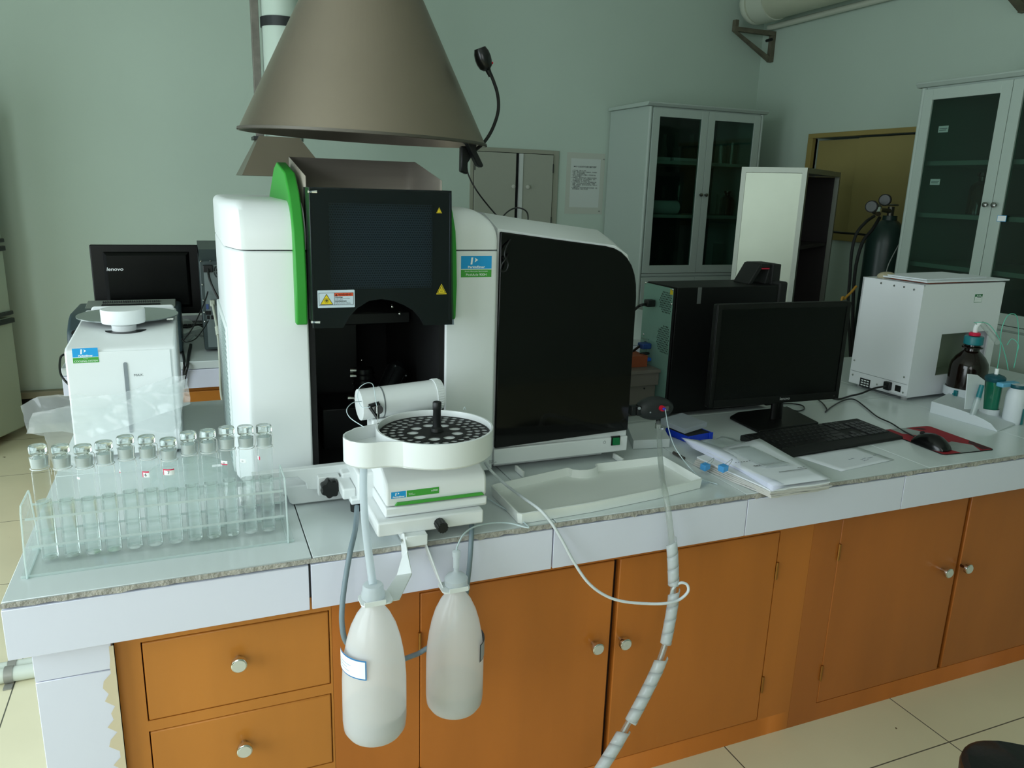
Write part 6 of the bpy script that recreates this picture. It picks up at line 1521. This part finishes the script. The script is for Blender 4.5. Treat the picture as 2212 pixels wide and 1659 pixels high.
for x, y in ((.135, .17), (.12, -.195)): M(Fm).box((x, y, .0012), (x + .014, y + .008, .0018)).o('tape_scrap', mat('tape_grey', (130, 134, 126), .6) if 'tape_grey' not in bpy.data.materials else bpy.data.materials['tape_grey'], nt_)

# ---- glass fronted cabinets
CABP = mat('cabinet_grey_paint', (176, 190, 182), .45)
CABG = thin_glass('dark_cabinet_glass', (.50, .62, .57), 0, (.5, .6, .55), 1.5, .02)
CABI = mat('cabinet_inside', (92, 104, 98), .7)
def glass_cabinet(name, label, T, L, ndoors, dep, shelves, kn, flip=False):
    """front in the local XZ plane, x to the right, body going to +y"""
    t = thing(name, label, 'cabinet', T @ Vector((0, 0, 0)))
    Z0, Z1, ZM = .0, 1.985, .885
    m = M(T); th = .018
    m.box((0, 0, 0), (th, dep, Z1)).box((L - th, 0, 0), (L, dep, Z1)).box((th, dep - .01, 0), (L - th, dep, Z1)).box((th, 0, Z1 - th), (L - th, dep - .01, Z1)).box((th, 0, 0), (L - th, dep - .01, th)).box((th, 0, ZM - .02), (L - th, dep - .01, ZM))
    m.o('cabinet_body', CABP, t, .001)
    M(T).box((th + .001, dep - .014, ZM), (L - th - .001, dep - .011, Z1 - th)).o('inner_back', CABI, t)
    M(T).prism([(-.035, Z1 + .018), (-.018, Z1 + .001), (dep, Z1 + .001), (dep, Z1 + .024), (-.030, Z1 + .026)], 'x', -.022, L + .022).o('cornice', CABP, t, .002)
    for sx in (0, L - .026): M(T).cyl((sx + .013, -.004, .02), (sx + .013, -.004, Z1 - .002), .013, n=14).o('corner_post', CABP, t)
    M(T).box((.026, -.012, ZM - .004), (L - .026, .0, ZM + .014)).o('middle_rail', CABP, t, .001)
    w = (L - .056) / ndoors
    for d in range(ndoors):
        x0 = .028 + d * w; x1 = x0 + w - .003; s = .052
        m = M(T); za, zb2 = ZM + .018, Z1 - .010
        m.box((x0, -.02, za), (x0 + s, 0, zb2)).box((x1 - s, -.02, za), (x1, 0, zb2)).box((x0 + s, -.02, za), (x1 - s, 0, za + s)).box((x0 + s, -.02, zb2 - s), (x1 - s, 0, zb2))
        dr_ = m.o('glass_door', CABP, t, .0012)
        M(T).box((x0 + s, -.012, za + s), (x1 - s, -.009, zb2 - s)).o('pane', CABG, dr_)
        kx = x1 - .020 if d % 2 == 0 else x0 + .020
        M(T).lathe([(.005, 0), (.005, .010), (.012, .016), (.012, .022), (.001, .026)], (kx, -.02, 1.434), 16, (0, -1, 0)).o('knob', mat('nickel_knob', (130, 132, 128), .25, metal=.9) if 'nickel_knob' not in bpy.data.materials else bpy.data.materials['nickel_knob'], dr_)
        M(T).box((x0, -.018, .08), (x1, 0, ZM - .012)).o('lower_door', CABP, t, .0015)
    for z in shelves: M(T).box((th, .03, z - .011), (L - th, dep - .015, z + .011)).o('shelf', CABP, t, .001)
    return t
TB_ = Matrix.Translation((2.822, 4.6, 0))
gb = glass_cabinet('glass_cabinet', 'tall grey glass-fronted cabinet against the back wall, white roll on its middle shelf', TB_, .925, 2, .50, (1.64, 1.285), 0)
TR_ = Matrix.Translation((3.44, 3.035, 0)) @ Matrix.Rotation(-PI / 2, 4, 'Z')
gr_ = glass_cabinet('glass_cabinet', 'tall grey glass-fronted cabinet at the right edge, amber bottle on a shelf', TR_, .98, 2, .55, (1.625, 1.372, 1.125), 0)
gr_.name = 'glass_cabinet.001'
def sheetlabel(p, w, h, nm, par, m_, tilt=0):
    Fm = frame(p, (0, -1, tilt), (-1, 0, 0)); o = M(Fm).box((-w / 2, -h / 2, 0), (w / 2, h / 2, .0004)).o(nm, m_, par)
    M(Fm).box((-w * .4, h * .05, .0004), (w * .4, h * .15, .0006)).box((-w * .4, -h * .2, .0004), (w * .3, -h * .1, .0006)).o('label_lines', PRINTGY, o)
sheetlabel((3.4295, 2.8747, 1.7825), .055, .030, 'paper_label', gr_, PRINTW)
sheetlabel((3.4295, 2.8742, 1.5341), .055, .028, 'paper_label', gr_, PRINTW)
o_ = M(frame((3.4195, 2.4863, 1.3752), (0, -1, 0), (-1, 0, 0))).box((-.022, -.014, 0), (.022, .014, .0004)).o('blue_edged_label', B_PRINT, gr_)
M(frame((3.4191, 2.4863, 1.3752), (0, -1, 0), (-1, 0, 0))).box((-.020, -.012, 0), (.020, .012, .0003)).o('label_field', PRINTW, o_)
# contents
amb = mat('amber_glass', (96, 56, 28), .1, trans=.3, coat=.3)
def bottle(nm, label, c, r, h, m_, group=None):
    o = M().lathe([(.001, 0), (r, 0), (r, h * .62), (r * .8, h * .72), (r * .38, h * .80), (r * .36, h * .9), (r * .5, h * .92), (r * .5, h), (.001, h)], c, 24, (0, 0, 1), False).o(nm, m_); return tag(o, label, 'bottle', group)
c = V((3.6200, 2.7656, 1.4099))
bottle('amber_bottle', 'amber glass bottle on the middle shelf of the right glass cabinet', (c.x, c.y, 1.384), .052, .20, amb)
def flask(c, r, h, label):
    o = M().lathe([(.001, .0), (r, 0), (r, .004), (r * .28, h * .62), (r * .26, h), (r * .32, h)], c, 28, (0, 0, 1), False).o('conical_flask', FLG); return tag(o, label, 'flask', 'glassware in the back cabinet')
FLG = thin_glass('flask_glass', (.9, .94, .92), .05, (.8, .9, .85), 1.5, .02, edge=.5)
def beaker(c, r, h, label, nm='glass_beaker'):
    o = M().lathe([(.001, .002), (r, .002), (r, h), (r * 1.06, h + .003), (r * .96, h), (r * .96, .004), (.001, .004)], c, 28, (0, 0, 1), False).o(nm, FLG); return tag(o, label, 'glassware', 'glassware in the back cabinet')
s1, s2, s3 = 1.652, 1.297, .886
flask((3.0867, 4.8, s1), .05, .18, 'flask at the left of the top shelf in the back glass cabinet')
flask((3.2183, 4.85, s1), .045, .20, 'second flask on the top shelf of the back glass cabinet')
flask((3.3119, 4.8, s1), .055, .19, 'flask near the middle stile on the top shelf, back glass cabinet')
beaker((3.6052, 4.85, s1), .05, .13, 'beaker behind the right door, top shelf of the back cabinet')
beaker((3.6648, 4.8, s1), .04, .15, 'taller beaker right of another, top shelf of the back cabinet')
flask((3.1463, 4.85, s2), .055, .19, 'flask behind the white roll, middle shelf of the back cabinet')
beaker((3.2754, 4.85, s2), .03, .22, 'slim measuring cylinder on the middle shelf beside the roll', 'measuring_cylinder')
bottle('brown_jar', 'dark brown jar behind the right door, middle shelf of the back cabinet', (3.7128 - .05, 4.8, s2), .05, .17, amb)
beaker((3.6331 - .06, 4.75, s2), .035, .14, 'small beaker left of the brown jar in the back cabinet')
flask((3.1568, 4.85, s3), .06, .20, 'flask at the left on the bottom glass shelf, back cabinet')
beaker((3.2620, 4.8, s3), .045, .14, 'beaker on the bottom shelf behind the left door, back cabinet')
beaker((3.6282, 4.8, s3), .04, .20, 'tall beaker on the bottom shelf behind the right door')
wr_ = mat('white_roll', (206, 216, 214), .6)
tag(M().cyl((2.86, 4.685, s2 + .047), (3.1548, 4.685, s2 + .047), .046, n=32).o('paper_roll', wr_, None, .006), 'white paper roll lying on the middle shelf behind the left glass door', 'roll')
a, b_ = 2.8891, 3.0528
tag(M().box((2.85, 4.65, s1), (b_, 4.80, s1 + .022)).o('white_tray', wr_, None, .004), 'white tray at the left on the top shelf of the back cabinet', 'tray')
tag(M().box((b_ + .03, 4.65, s1), (3.2701, 4.80, s1 + .022)).o('white_tray', wr_, None, .004), 'white tray nearer the door stile on the top shelf of the back cabinet', 'tray')

# ---- yellow cupboard in the right wall
yc = thing('yellow_cupboard', 'dull yellow painted cupboard recessed in the right wall, behind the gas cylinder', 'cupboard', (XR, 3.8, 1.5))
YW = mat('yellow_paint', (150, 134, 78), .5, var=.05, vscale=4); YW2 = mat('yellow_door_paint', (150, 138, 86), .5, var=.04, vscale=4)
m = M(); fx = XR - .03
m.box((fx, CY1 - .0, CZ0), (XR + .02, CY1 + .045, CZ1)).box((fx, CY0, CZ1 - .0), (XR + .02, CY1 + .045, CZ1 + .03)).box((fx, CY0, CZ0 - .045), (XR + .02, CY1 + .045, CZ0))
m.o('frame', YW, yc, .002)
M().box((XR - .028, CY0, CZ0 - .010), (XR - .02, CY1 + .02, CZ0 + .004)).o('sill', BLKI, yc)
for k, (a, b_) in enumerate(((3.11, 4.055), (4.06, 4.42))):
    dr_ = M().box((XR + (.002 if k == 0 else .012), a, CZ0 + .012), (XR + .03, b_, CZ1 - (.012 if k == 0 else .016))).o('sliding_door', YW2, yc, .001)
    if k == 1: M().lathe([(.016, 0), (.018, .003), (.012, .004), (.011, .001), (.001, .001)], (XR + .011, 4.04, 1.50), 20, (-1, 0, 0)).o('finger_pull', YW, dr_)
# wall frame seen above: scuffs are in the plaster material

# ---- stainless cabinet
P0 = Vector((3.055, 3.35, 0)); ea = Vector((.84, .54, 0)).normalized(); eb = Vector((-.54, .84, 0)).normalized()
sc = thing('steel_cabinet', 'bright stainless steel cabinet with an open dark side and dented edges', 'cabinet', P0)
TS = Matrix(((ea.x, eb.x, 0, P0.x), (ea.y, eb.y, 0, P0.y), (0, 0, 1, 0), (0, 0, 0, 1)))
SW, SD, SH_ = .75, .355, 1.593
INOX = mat('stainless_sheet', (158, 164, 148), .36, metal=.85, var=.03, vscale=4, bump=.30, bscale=1.6)
INOXE = mat('stainless_edge', (150, 155, 144), .42, metal=.8, bump=.1, bscale=20)
M(TS).box((.002, .025, .02), (.010, SD - .025, SH_ - .03)).o('side_sheet', INOX, sc)
m = M(TS).box((0, 0, 0), (.03, .026, SH_ - .028)).box((0, SD - .026, 0), (.03, SD, SH_ - .028)).box((SW - .026, 0, 0), (SW, .026, SH_ - .028)).box((SW - .026, SD - .026, 0), (SW, SD, SH_ - .028)).box((0, 0, SH_ - .028), (SW, .026, SH_)).box((0, SD - .026, SH_ - .028), (SW, SD, SH_)).box((0, .026, SH_ - .028), (.03, SD - .026, SH_)).box((SW - .026, .026, SH_ - .028), (SW, SD - .026, SH_))
m.o('angle_frame', INOXE, sc, .003)
M(TS).box((.03, .026, SH_ - .012), (SW - .026, SD - .026, SH_ - .006)).o('top_sheet', INOX, sc)
DKP = mat('cabinet_dark_inside', (44, 38, 40), .6)
M(TS).box((.03, SD - .02, .02), (SW - .03, SD - .012, SH_ - .03)).box((SW - .02, .02, .02), (SW - .012, SD - .02, SH_ - .03)).box((.012, .028, .02), (.018, SD - .028, SH_ - .03)).o('dark_inner_sheets', DKP, sc)
for z in (.35, .75, 1.155): M(TS).box((.02, .03, z), (SW - .02, SD - .02, z + .02)).o('shelf', DKP, sc)

# ---- gas cylinder with regulator
gcx, gcy = 3.70, 3.36
g = thing('gas_cylinder', 'dark green gas cylinder with a twin gauge regulator, beside the right glass cabinet', 'gas cylinder', (gcx, gcy, 0))
GZ = 1.2138
M().lathe([(.10, 0), (.11, .01), (.11, GZ - .02), (.105, GZ + .03), (.085, GZ + .075), (.055, GZ + .105), (.040, GZ + .115), (.038, GZ + .14), (.001, GZ + .14)], (gcx, gcy, 0), 40).o('cylinder_body', mat('dark_green_steel', (36, 56, 50), .35), g)
vz_ = GZ + .14
M().cyl((gcx, gcy, vz_), (gcx, gcy, vz_ + .05), .018, n=16).o('valve', mat('valve_metal', (96, 96, 86), .35, metal=.7), g)
vm_ = bpy.data.materials['valve_metal']
M().lathe([(.034, 0), (.038, .004), (.034, .010), (.001, .012)], (gcx, gcy, vz_ + .055), 20).o('handwheel', vm_, g)
rc = V((3.5244, 3.3000, 1.3888)); v0 = Vector((gcx, gcy, vz_ + .025))
M().cyl(v0, rc, .012, n=12).ball(rc, .03, 16).o('regulator_body', vm_, g)
def gauge(c, r=.032):
    nd = (Vector((0, 0, 1.442)) - c); nd.z = 0; nd.normalize(); nd = (nd + Vector((-.3, 0, 0))).normalized()
    o = M().cyl(c + nd * -.012, c + nd * .012, r, n=28).o('gauge', BLKM, g)
    f = M().cyl(c + nd * .012, c + nd * .0135, r * .84, n=28).o('dial', mat('dial_grey', (58, 64, 60), .3) if 'dial_grey' not in bpy.data.materials else bpy.data.materials['dial_grey'], o)
gauge(V((3.5794, 3.3000, 1.4398))); gauge(V((3.4243, 3.2400, 1.4037)))
M().cyl(V((3.5053, 3.2600, 1.3899)), V((3.4571, 3.2200, 1.3660)), .014, n=14).o('adjusting_screw', CHROME, g)
m = cable('gas_hose', 'outer black rubber hose hanging from the gas regulator in a long curve', [(3.4508, 3.2400, 1.3528), (3.3551, 3.2000, 1.3216), (3.3012, 3.2000, 1.2603), (3.2866, 3.2000, 1.1625), (3.2982, 3.2000, 1.0261), (3.3124, 3.2000, 0.8744), (3.3634, 3.2000, 0.6659), (3.4361, 3.2000, 0.3403)], .008, BLKM)
m = cable('gas_hose', 'inner black rubber hose, right of its twin, dropping behind the white cabinet', [(3.5356, 3.2800, 1.3448), (3.4648, 3.2500, 1.2832), (3.4096, 3.2500, 1.2206), (3.3848, 3.2500, 1.1204), (3.3846, 3.2500, 0.9936), (3.4172, 3.2500, 0.7595), (3.4969, 3.2500, 0.3226)], .009, BLKM)
cable('yellow_hose', 'short yellow-brown hose crossing behind the top left corner of the white cabinet', [(3.0386, 2.9000, 1.0233), (3.0082, 2.9000, 0.9918), (2.9746, 2.9000, 0.9628), (2.9528, 2.9000, 0.9175), ((2.9581, 2.9000, 0.8363)[0], 2.9, .4), ((2.9581, 2.9000, 0.8363)[0] + .02, 2.92, .006)], .006, mat('ochre_hose', (176, 128, 40), .5), 10, 'hose')
cable('white_hose', 'thin pale line slanting down across the gas cylinder', [(3.428, 3.0, 1.3099), (3.4500, 3.0154, 1.2851), (3.5540, 3.1500, 1.1912), (3.5108, 3.1500, 1.1042), (3.4988, 3.1500, 1.0291), (3.4953, 3.1500, 0.9279), ((3.4953, 3.1500, 0.9279)[0], 3.15, .3), ((3.4953, 3.1500, 0.9279)[0] + .03, 3.15, .004)], .003, mat('pale_line', (150, 156, 150), .5), 8, 'tube')

# ---- refrigerator at the far left
FC = V((-0.9209, 4.9000, 0.0392)); FC.z = 0
fd = Vector((-.42, -.907, 0)).normalized(); fn = Vector((fd.y * -1, fd.x, 0)); fn = Vector((.907, -.42, 0)).normalized()
TF = Matrix(((fd.x, -fn.x, 0, FC.x), (fd.y, -fn.y, 0, FC.y), (0, 0, 1, 0), (0, 0, 0, 1)))
rf = thing('refrigerator', 'grey-green three door refrigerator cut by the left edge, with dark handles', 'refrigerator', FC)
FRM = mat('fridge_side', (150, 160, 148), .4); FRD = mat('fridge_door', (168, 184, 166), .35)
FH = 1.7519; fz1, fz2 = 1.0686, 0.6820
M(TF).box((0, .05, .03), (.55, .44, FH)).o('fridge_body', FRM, rf, .004)
for a, b_ in ((.05, fz2 - .006), (fz2 + .006, fz1 - .006), (fz1 + .006, FH - .006)):
    d_ = M(TF).box((0, 0, a), (.55, .048, b_)).o('fridge_door', FRD, rf, .008, 3)
    if b_ < FH - .05: M(TF).box((-.004, -.014, b_ - .030), (.55, .004, b_ - .004)).o('door_handle', mat('handle_dark', (28, 34, 30), .4) if 'handle_dark' not in bpy.data.materials else bpy.data.materials['handle_dark'], d_, .003)
    if a > .1: M(TF).box((-.004, -.012, a + .002), (.55, .004, a + .022)).o('door_handle', bpy.data.materials['handle_dark'], d_, .003)
M(TF).box((0, 0, FH), (.55, .44, FH + .02)).o('top_cover', GREYD, rf, .002)
M(TF).box((.10, -.0006, FH - .36), (.14, 0, FH - .30)).o('blue_label', B_PRINT, rf)

# ---- rear bench things, left
BLKM_ = BLKM; BLKM = BEZ; BLK_ = BLK; BLK = SCR
rm = thing('rear_monitor', 'black monitor seen from behind on the rear bench, above the printer', 'monitor', (-.18, 3.85, ZC))
x0, x1 = -0.3996, 0.0471; zt_ = 1.1470; zb_ = zt_ - .31
M().box((x0, 3.82, zb_), (x1, 3.845, zt_)).o('casing', BLKM, rm, .005, 3)
M().loft([[(x0 + .05, 3.82, zb_ + .03), (x1 - .05, 3.82, zb_ + .03), (x1 - .05, 3.82, zt_ - .03), (x0 + .05, 3.82, zt_ - .03)], [(x0 + .065, 3.80, zb_ + .045), (x1 - .065, 3.80, zb_ + .045), (x1 - .065, 3.80, zt_ - .045), (x0 + .065, 3.80, zt_ - .045)]], True, False).o('raised_back', BLK, rm)
letters('lettering', 'lenovo', .021, frame((-0.3398, 3.7985, 1.0370), (1, 0, 0), (0, -1, 0)), PRINTW, rm, bold=.0002, sx=1.15, shear=.15)
xm = (x0 + x1) / 2
M().box((xm - .03, 3.80, ZC + .012), (xm + .03, 3.84, zb_ + .05)).o('stand_neck', BLKM, rm, .003)
M().box((xm - .11, 3.77, ZC), (xm + .11, 3.93, ZC + .012)).o('stand_base', BLKM, rm, .004)
BLKM = BLKM_; BLK = BLK_
pt = thing('laser_printer', 'dark slate grey printer on the rear bench, behind the cooling unit', 'printer', (-.27, 3.5, ZC))
SLT = mat('slate_plastic', (54, 70, 76), .4); SLL = mat('printer_grey_top', (138, 146, 138), .5)
qx0, qx1 = -0.4514, -0.0495; ztp = ZC + .160
pf = [(3.30, ZC + .01), (3.30, ZC + .085), (3.315, ZC + .115), (3.38, ztp - .012), (3.44, ztp), (3.74, ztp - .005), (3.76, ztp - .04), (3.76, ZC + .01)]
M().prism(pf, 'x', qx0, qx1).o('printer_body', SLT, pt, .012, 3)
M().hexa([(qx0 + .04, 3.36, ztp - .036), (qx1 - .02, 3.36, ztp - .036), (qx1 - .02, 3.69, ztp + .002), (qx0 + .04, 3.69, ztp + .002), (qx0 + .04, 3.36, ztp - .024), (qx1 - .02, 3.36, ztp - .024), (qx1 - .02, 3.69, ztp + .012), (qx0 + .04, 3.69, ztp + .012)]).o('top_cover', SLL, pt, .003)
M().hexa([(qx0 + .10, 3.40, ztp - .018), (qx1 - .08, 3.40, ztp - .018), (qx1 - .08, 3.60, ztp + .004), (qx0 + .10, 3.60, ztp + .004), (qx0 + .10, 3.40, ztp - .014), (qx1 - .08, 3.40, ztp - .014), (qx1 - .08, 3.60, ztp + .0085), (qx0 + .10, 3.60, ztp + .0085)]).o('paper_slot', BLKI, pt)
m = M()
for i in range(26): m.box((qx0 + .10 + i * .0085, 3.635, ztp + .006), (qx0 + .104 + i * .0085, 3.66, ztp + .0125))
m.o('vent_grille', GREYD, pt)
c = (-0.4403, 3.3000, 0.8567)
M().cyl((qx0 - .0005 + .03, 3.299, c[2]), (qx0 + .03, 3.296, c[2]), .012, n=20).o('round_button', BLK, pt)
cable('printer_cable', 'black cable hanging from the printer left side down past the bench end', [(qx0 + .004, 3.33, ZC + .02), (-0.4730, 3.3000, 0.7725), (-0.4689, 3.2000, 0.7637), (-0.4541, 3.1000, 0.7424), (-0.4314, 3.0800, 0.7116), (-0.4084, 3.0800, 0.6929)], .004, BLK)
rp_ = thing('rear_computer', 'older computer seen from its grey metal back, between cooling unit and spectrometer', 'computer', (.12, 3.4, ZC))
rx, rx_1 = 0.0446 - .012, 0.0446 + .17
rz = 1.1698
SLG = mat('case_slate', (58, 70, 70), .5); ZN = mat('case_back_zinc', (124, 136, 136), .4, metal=.4)
M().box((rx, 3.34, ZC + .01), (rx_1, 3.78, rz - .01)).o('case_body', SLG, rp_, .003)
M().loft([[(rx, 3.34, rz - .05), (rx_1, 3.34, rz - .05), (rx_1, 3.78, rz - .05), (rx, 3.78, rz - .05)], [(rx, 3.31, rz), (rx_1, 3.31, rz), (rx_1, 3.78, rz), (rx, 3.78, rz)]], True, False).o('top_cap', SLG, rp_)
FB = Matrix(((1, 0, 0, 0), (0, 0, -1, 3.3385), (0, 1, 0, 0), (0, 0, 0, 1)))
fc = V((0.1196, 3.3350, 1.0785)); hs = []
for r0, r1, n in ((.012, .018, 4), (.021, .027, 6), (.030, .036, 8)):
    for i in range(n):
        a0_, a1_ = 2 * PI * (i + .08) / n, 2 * PI * (i + .92) / n
        hs.append([(fc.x + r1 * math.cos(a0_ + (a1_ - a0_) * q / 5), fc.z + r1 * math.sin(a0_ + (a1_ - a0_) * q / 5)) for q in range(6)] + [(fc.x + r0 * math.cos(a1_ + (a0_ - a1_) * q / 5), fc.z + r0 * math.sin(a1_ + (a0_ - a1_) * q / 5)) for q in range(6)])
holed('back_plate', [(rx + .014, ZC + .02), (rx_1 - .004, ZC + .02), (rx_1 - .004, rz - .065), (rx + .014, rz - .065)], hs, 0, .0015, ZN, rp_, FB)
pz_ = (0.0630, 3.3300, 1.0925)
M().box((pz_[0] - .018, 3.315, pz_[2] - .014), (pz_[0] + .018, 3.337, pz_[2] + .014)).o('power_inlet', BLK, rp_, .002)
for u in ((0.0519, 3.3300, 0.9387),): M().box((u[0] - .005, 3.334, u[2] - .010), (u[0] + .005, 3.337, u[2] + .010)).o('video_port', mat('vga_blue', (60, 80, 130), .5), rp_)
for u in ((0.0487, 3.3300, 0.9144), (0.0591, 3.3300, 0.9141), (0.0528, 3.3300, 0.8954), (0.0685, 3.3300, 0.8949)): M().box((u[0] - .005, 3.3345, u[2] - .008), (u[0] + .005, 3.337, u[2] + .008)).o('port', BLK, rp_)
for v in (564, 615, 649, 675, 695): 
    pass
for u in ((0.0392, 3.3350, 1.1214), (0.0735, 3.3350, 1.1212), (0.0368, 3.3350, 1.0278), (0.0346, 3.3350, 0.9647), (0.0350, 3.3350, 0.9159), (0.0361, 3.3350, 0.8781)): M().ball((max(u[0], rx + .006), 3.337, u[2]), .0036, 8).o('screw', CHROME, rp_)
cable('rear_power_cable', 'black power cable from the rear computer inlet slanting right', [(pz_[0], 3.314, pz_[2]), (0.0652, 3.2900, 1.0603), (0.0760, 3.2700, 1.0224), (0.0966, 3.2600, 0.9720), (0.1200, 3.2600, 0.8971)], .0045, BLK)
cable('rear_signal_cable', 'thin black cable from the rear computer trailing left to the clear bag', [(0.0573, 3.3250, 1.0009), (0.0443, 3.3000, 0.9676), (0.0184, 3.2600, 0.9190), (-0.0103, 3.2200, 0.8718), (-0.0446, 3.2000, 0.8314)], .0025, BLK, 8)
cable('rear_usb_cable', 'thin black cable from the lower ports of the rear computer, looping left', [(0.0519, 3.3250, 0.8830), (0.0321, 3.2800, 0.8596), (-0.0012, 3.2200, 0.8311), (-0.0352, 3.2000, 0.8237), (-0.0505, 3.1800, 0.8409)], .0022, BLK, 8)
wq = cable('white_vga_cable', 'thick off-white cable with a ferrite bulge hanging from the rear computer', [(0.0715, 3.3100, 0.9561), (0.0753, 3.2700, 0.9249), (0.0812, 3.2000, 0.8626), (0.0822, 3.1600, 0.7875), (0.0810, 3.1500, 0.7158), (0.0785, 3.1500, 0.6413), (0.0818, 3.1400, 0.5872)], .0055, mat('offwhite_cable', (176, 182, 168), .5), 12)
m = M(); a, b_ = V((0.0825, 3.2100, 0.8774)), V((0.0851, 3.1900, 0.8478)); m.cyl(a, b_, .011, n=16); m.o('ferrite_bulge', bpy.data.materials['offwhite_cable'], wq)
M().box(((0.0715, 3.3100, 0.9561)[0] - .009, 3.30, (0.0715, 3.3100, 0.9561)[2] - .012), ((0.0715, 3.3100, 0.9561)[0] + .009, 3.33, (0.0715, 3.3100, 0.9561)[2] + .012)).o('cable_plug', bpy.data.materials['offwhite_cable'], wq, .003)
cable('black_mains_cable', 'black cable dropping over the rear bench edge beside the cooling unit', [(-0.0211, 3.4792, 0.7570), (-0.0311, 3.2456, 0.7570), (-0.0359, 3.1500, 0.7411), (-0.0465, 3.1500, 0.7052), (-0.0561, 3.1500, 0.6599)], .006, BLK)
cable('black_mains_cable', 'second black cable, left of its twin at the rear bench edge', [(-0.0570, 3.4578, 0.7570), (-0.0497, 3.2680, 0.7570), (-0.0467, 3.1500, 0.7508), (-0.0508, 3.1500, 0.7146), (-0.0548, 3.1500, 0.6543)], .005, BLK)
tag(sheet('rear_plastic_bag', [V((-0.0571, 3.4878, 0.7570)), V((0.0613, 3.6182, 0.7570)), V((0.0365, 3.7967, 0.7570)), V((-0.0505, 4.0044, 0.7570))], ZC + .01, FILM, None, bend=.05, seed=21, n=16), 'crumpled clear bag on the rear bench at the foot of the old computer', 'bag')
rk_ = thing('rear_keyboard', 'dark keyboard edge on the rear bench between printer and old computer', 'keyboard', (.0, 3.9, ZC))
a, b_ = (-0.0455, 3.9019, 0.7700), (0.0229, 3.8872, 0.7700)
M().box((a[0] - .03, a[1] - .05, ZC), (b_[0] + .02, a[1] + .10, ZC + .02)).o('keyboard_body', BLKM, rk_, .003)
for r_ in range(4):
    for q in range(6): M().box((a[0] - .02 + q * .018, a[1] - .03 + r_ * .024, ZC + .0202), (a[0] - .004 + q * .018, a[1] - .009 + r_ * .024, ZC + .026)).o('key', KEYM, rk_)
tag(M().box((-0.0548 - .3, 3.98, ZC), (0.0252 + .05, 4.1, ZC + .05)).o('white_strip_box', W_MATTE), 'low white box behind the rear keyboard', 'box')

# ---- black stool at the lower right corner
s_ = V((1.3257, 0.6046, 0.4600))
st_ = thing('stool', 'black upholstered stool, its rounded corner showing at the lower right', 'stool', (s_.x, s_.y, 0))
LEA = mat('black_leatherette', (16, 17, 16), .35, bump=.1, bscale=80)
sa = Matrix.Translation((s_.x, s_.y, 0)) @ Matrix.Rotation(.9, 4, 'Z')
rings = []
for k, z in ((.90, .395), (1, .405), (1.01, .44), (1.0, .452), (.95, .460), (.5, .464)):
    rings.append([(p[0] * k, p[1] * k, z) for p in rrect(.36, .36, .09, 8)])
M(sa).loft(rings, True, True).o('seat', LEA, st_)
for sx in (-1, 1):
    for sy in (-1, 1): M(sa).cyl((sx * .12, sy * .12, .40), (sx * .16, sy * .16, 0), .012, n=12).o('leg', GREYD, st_)
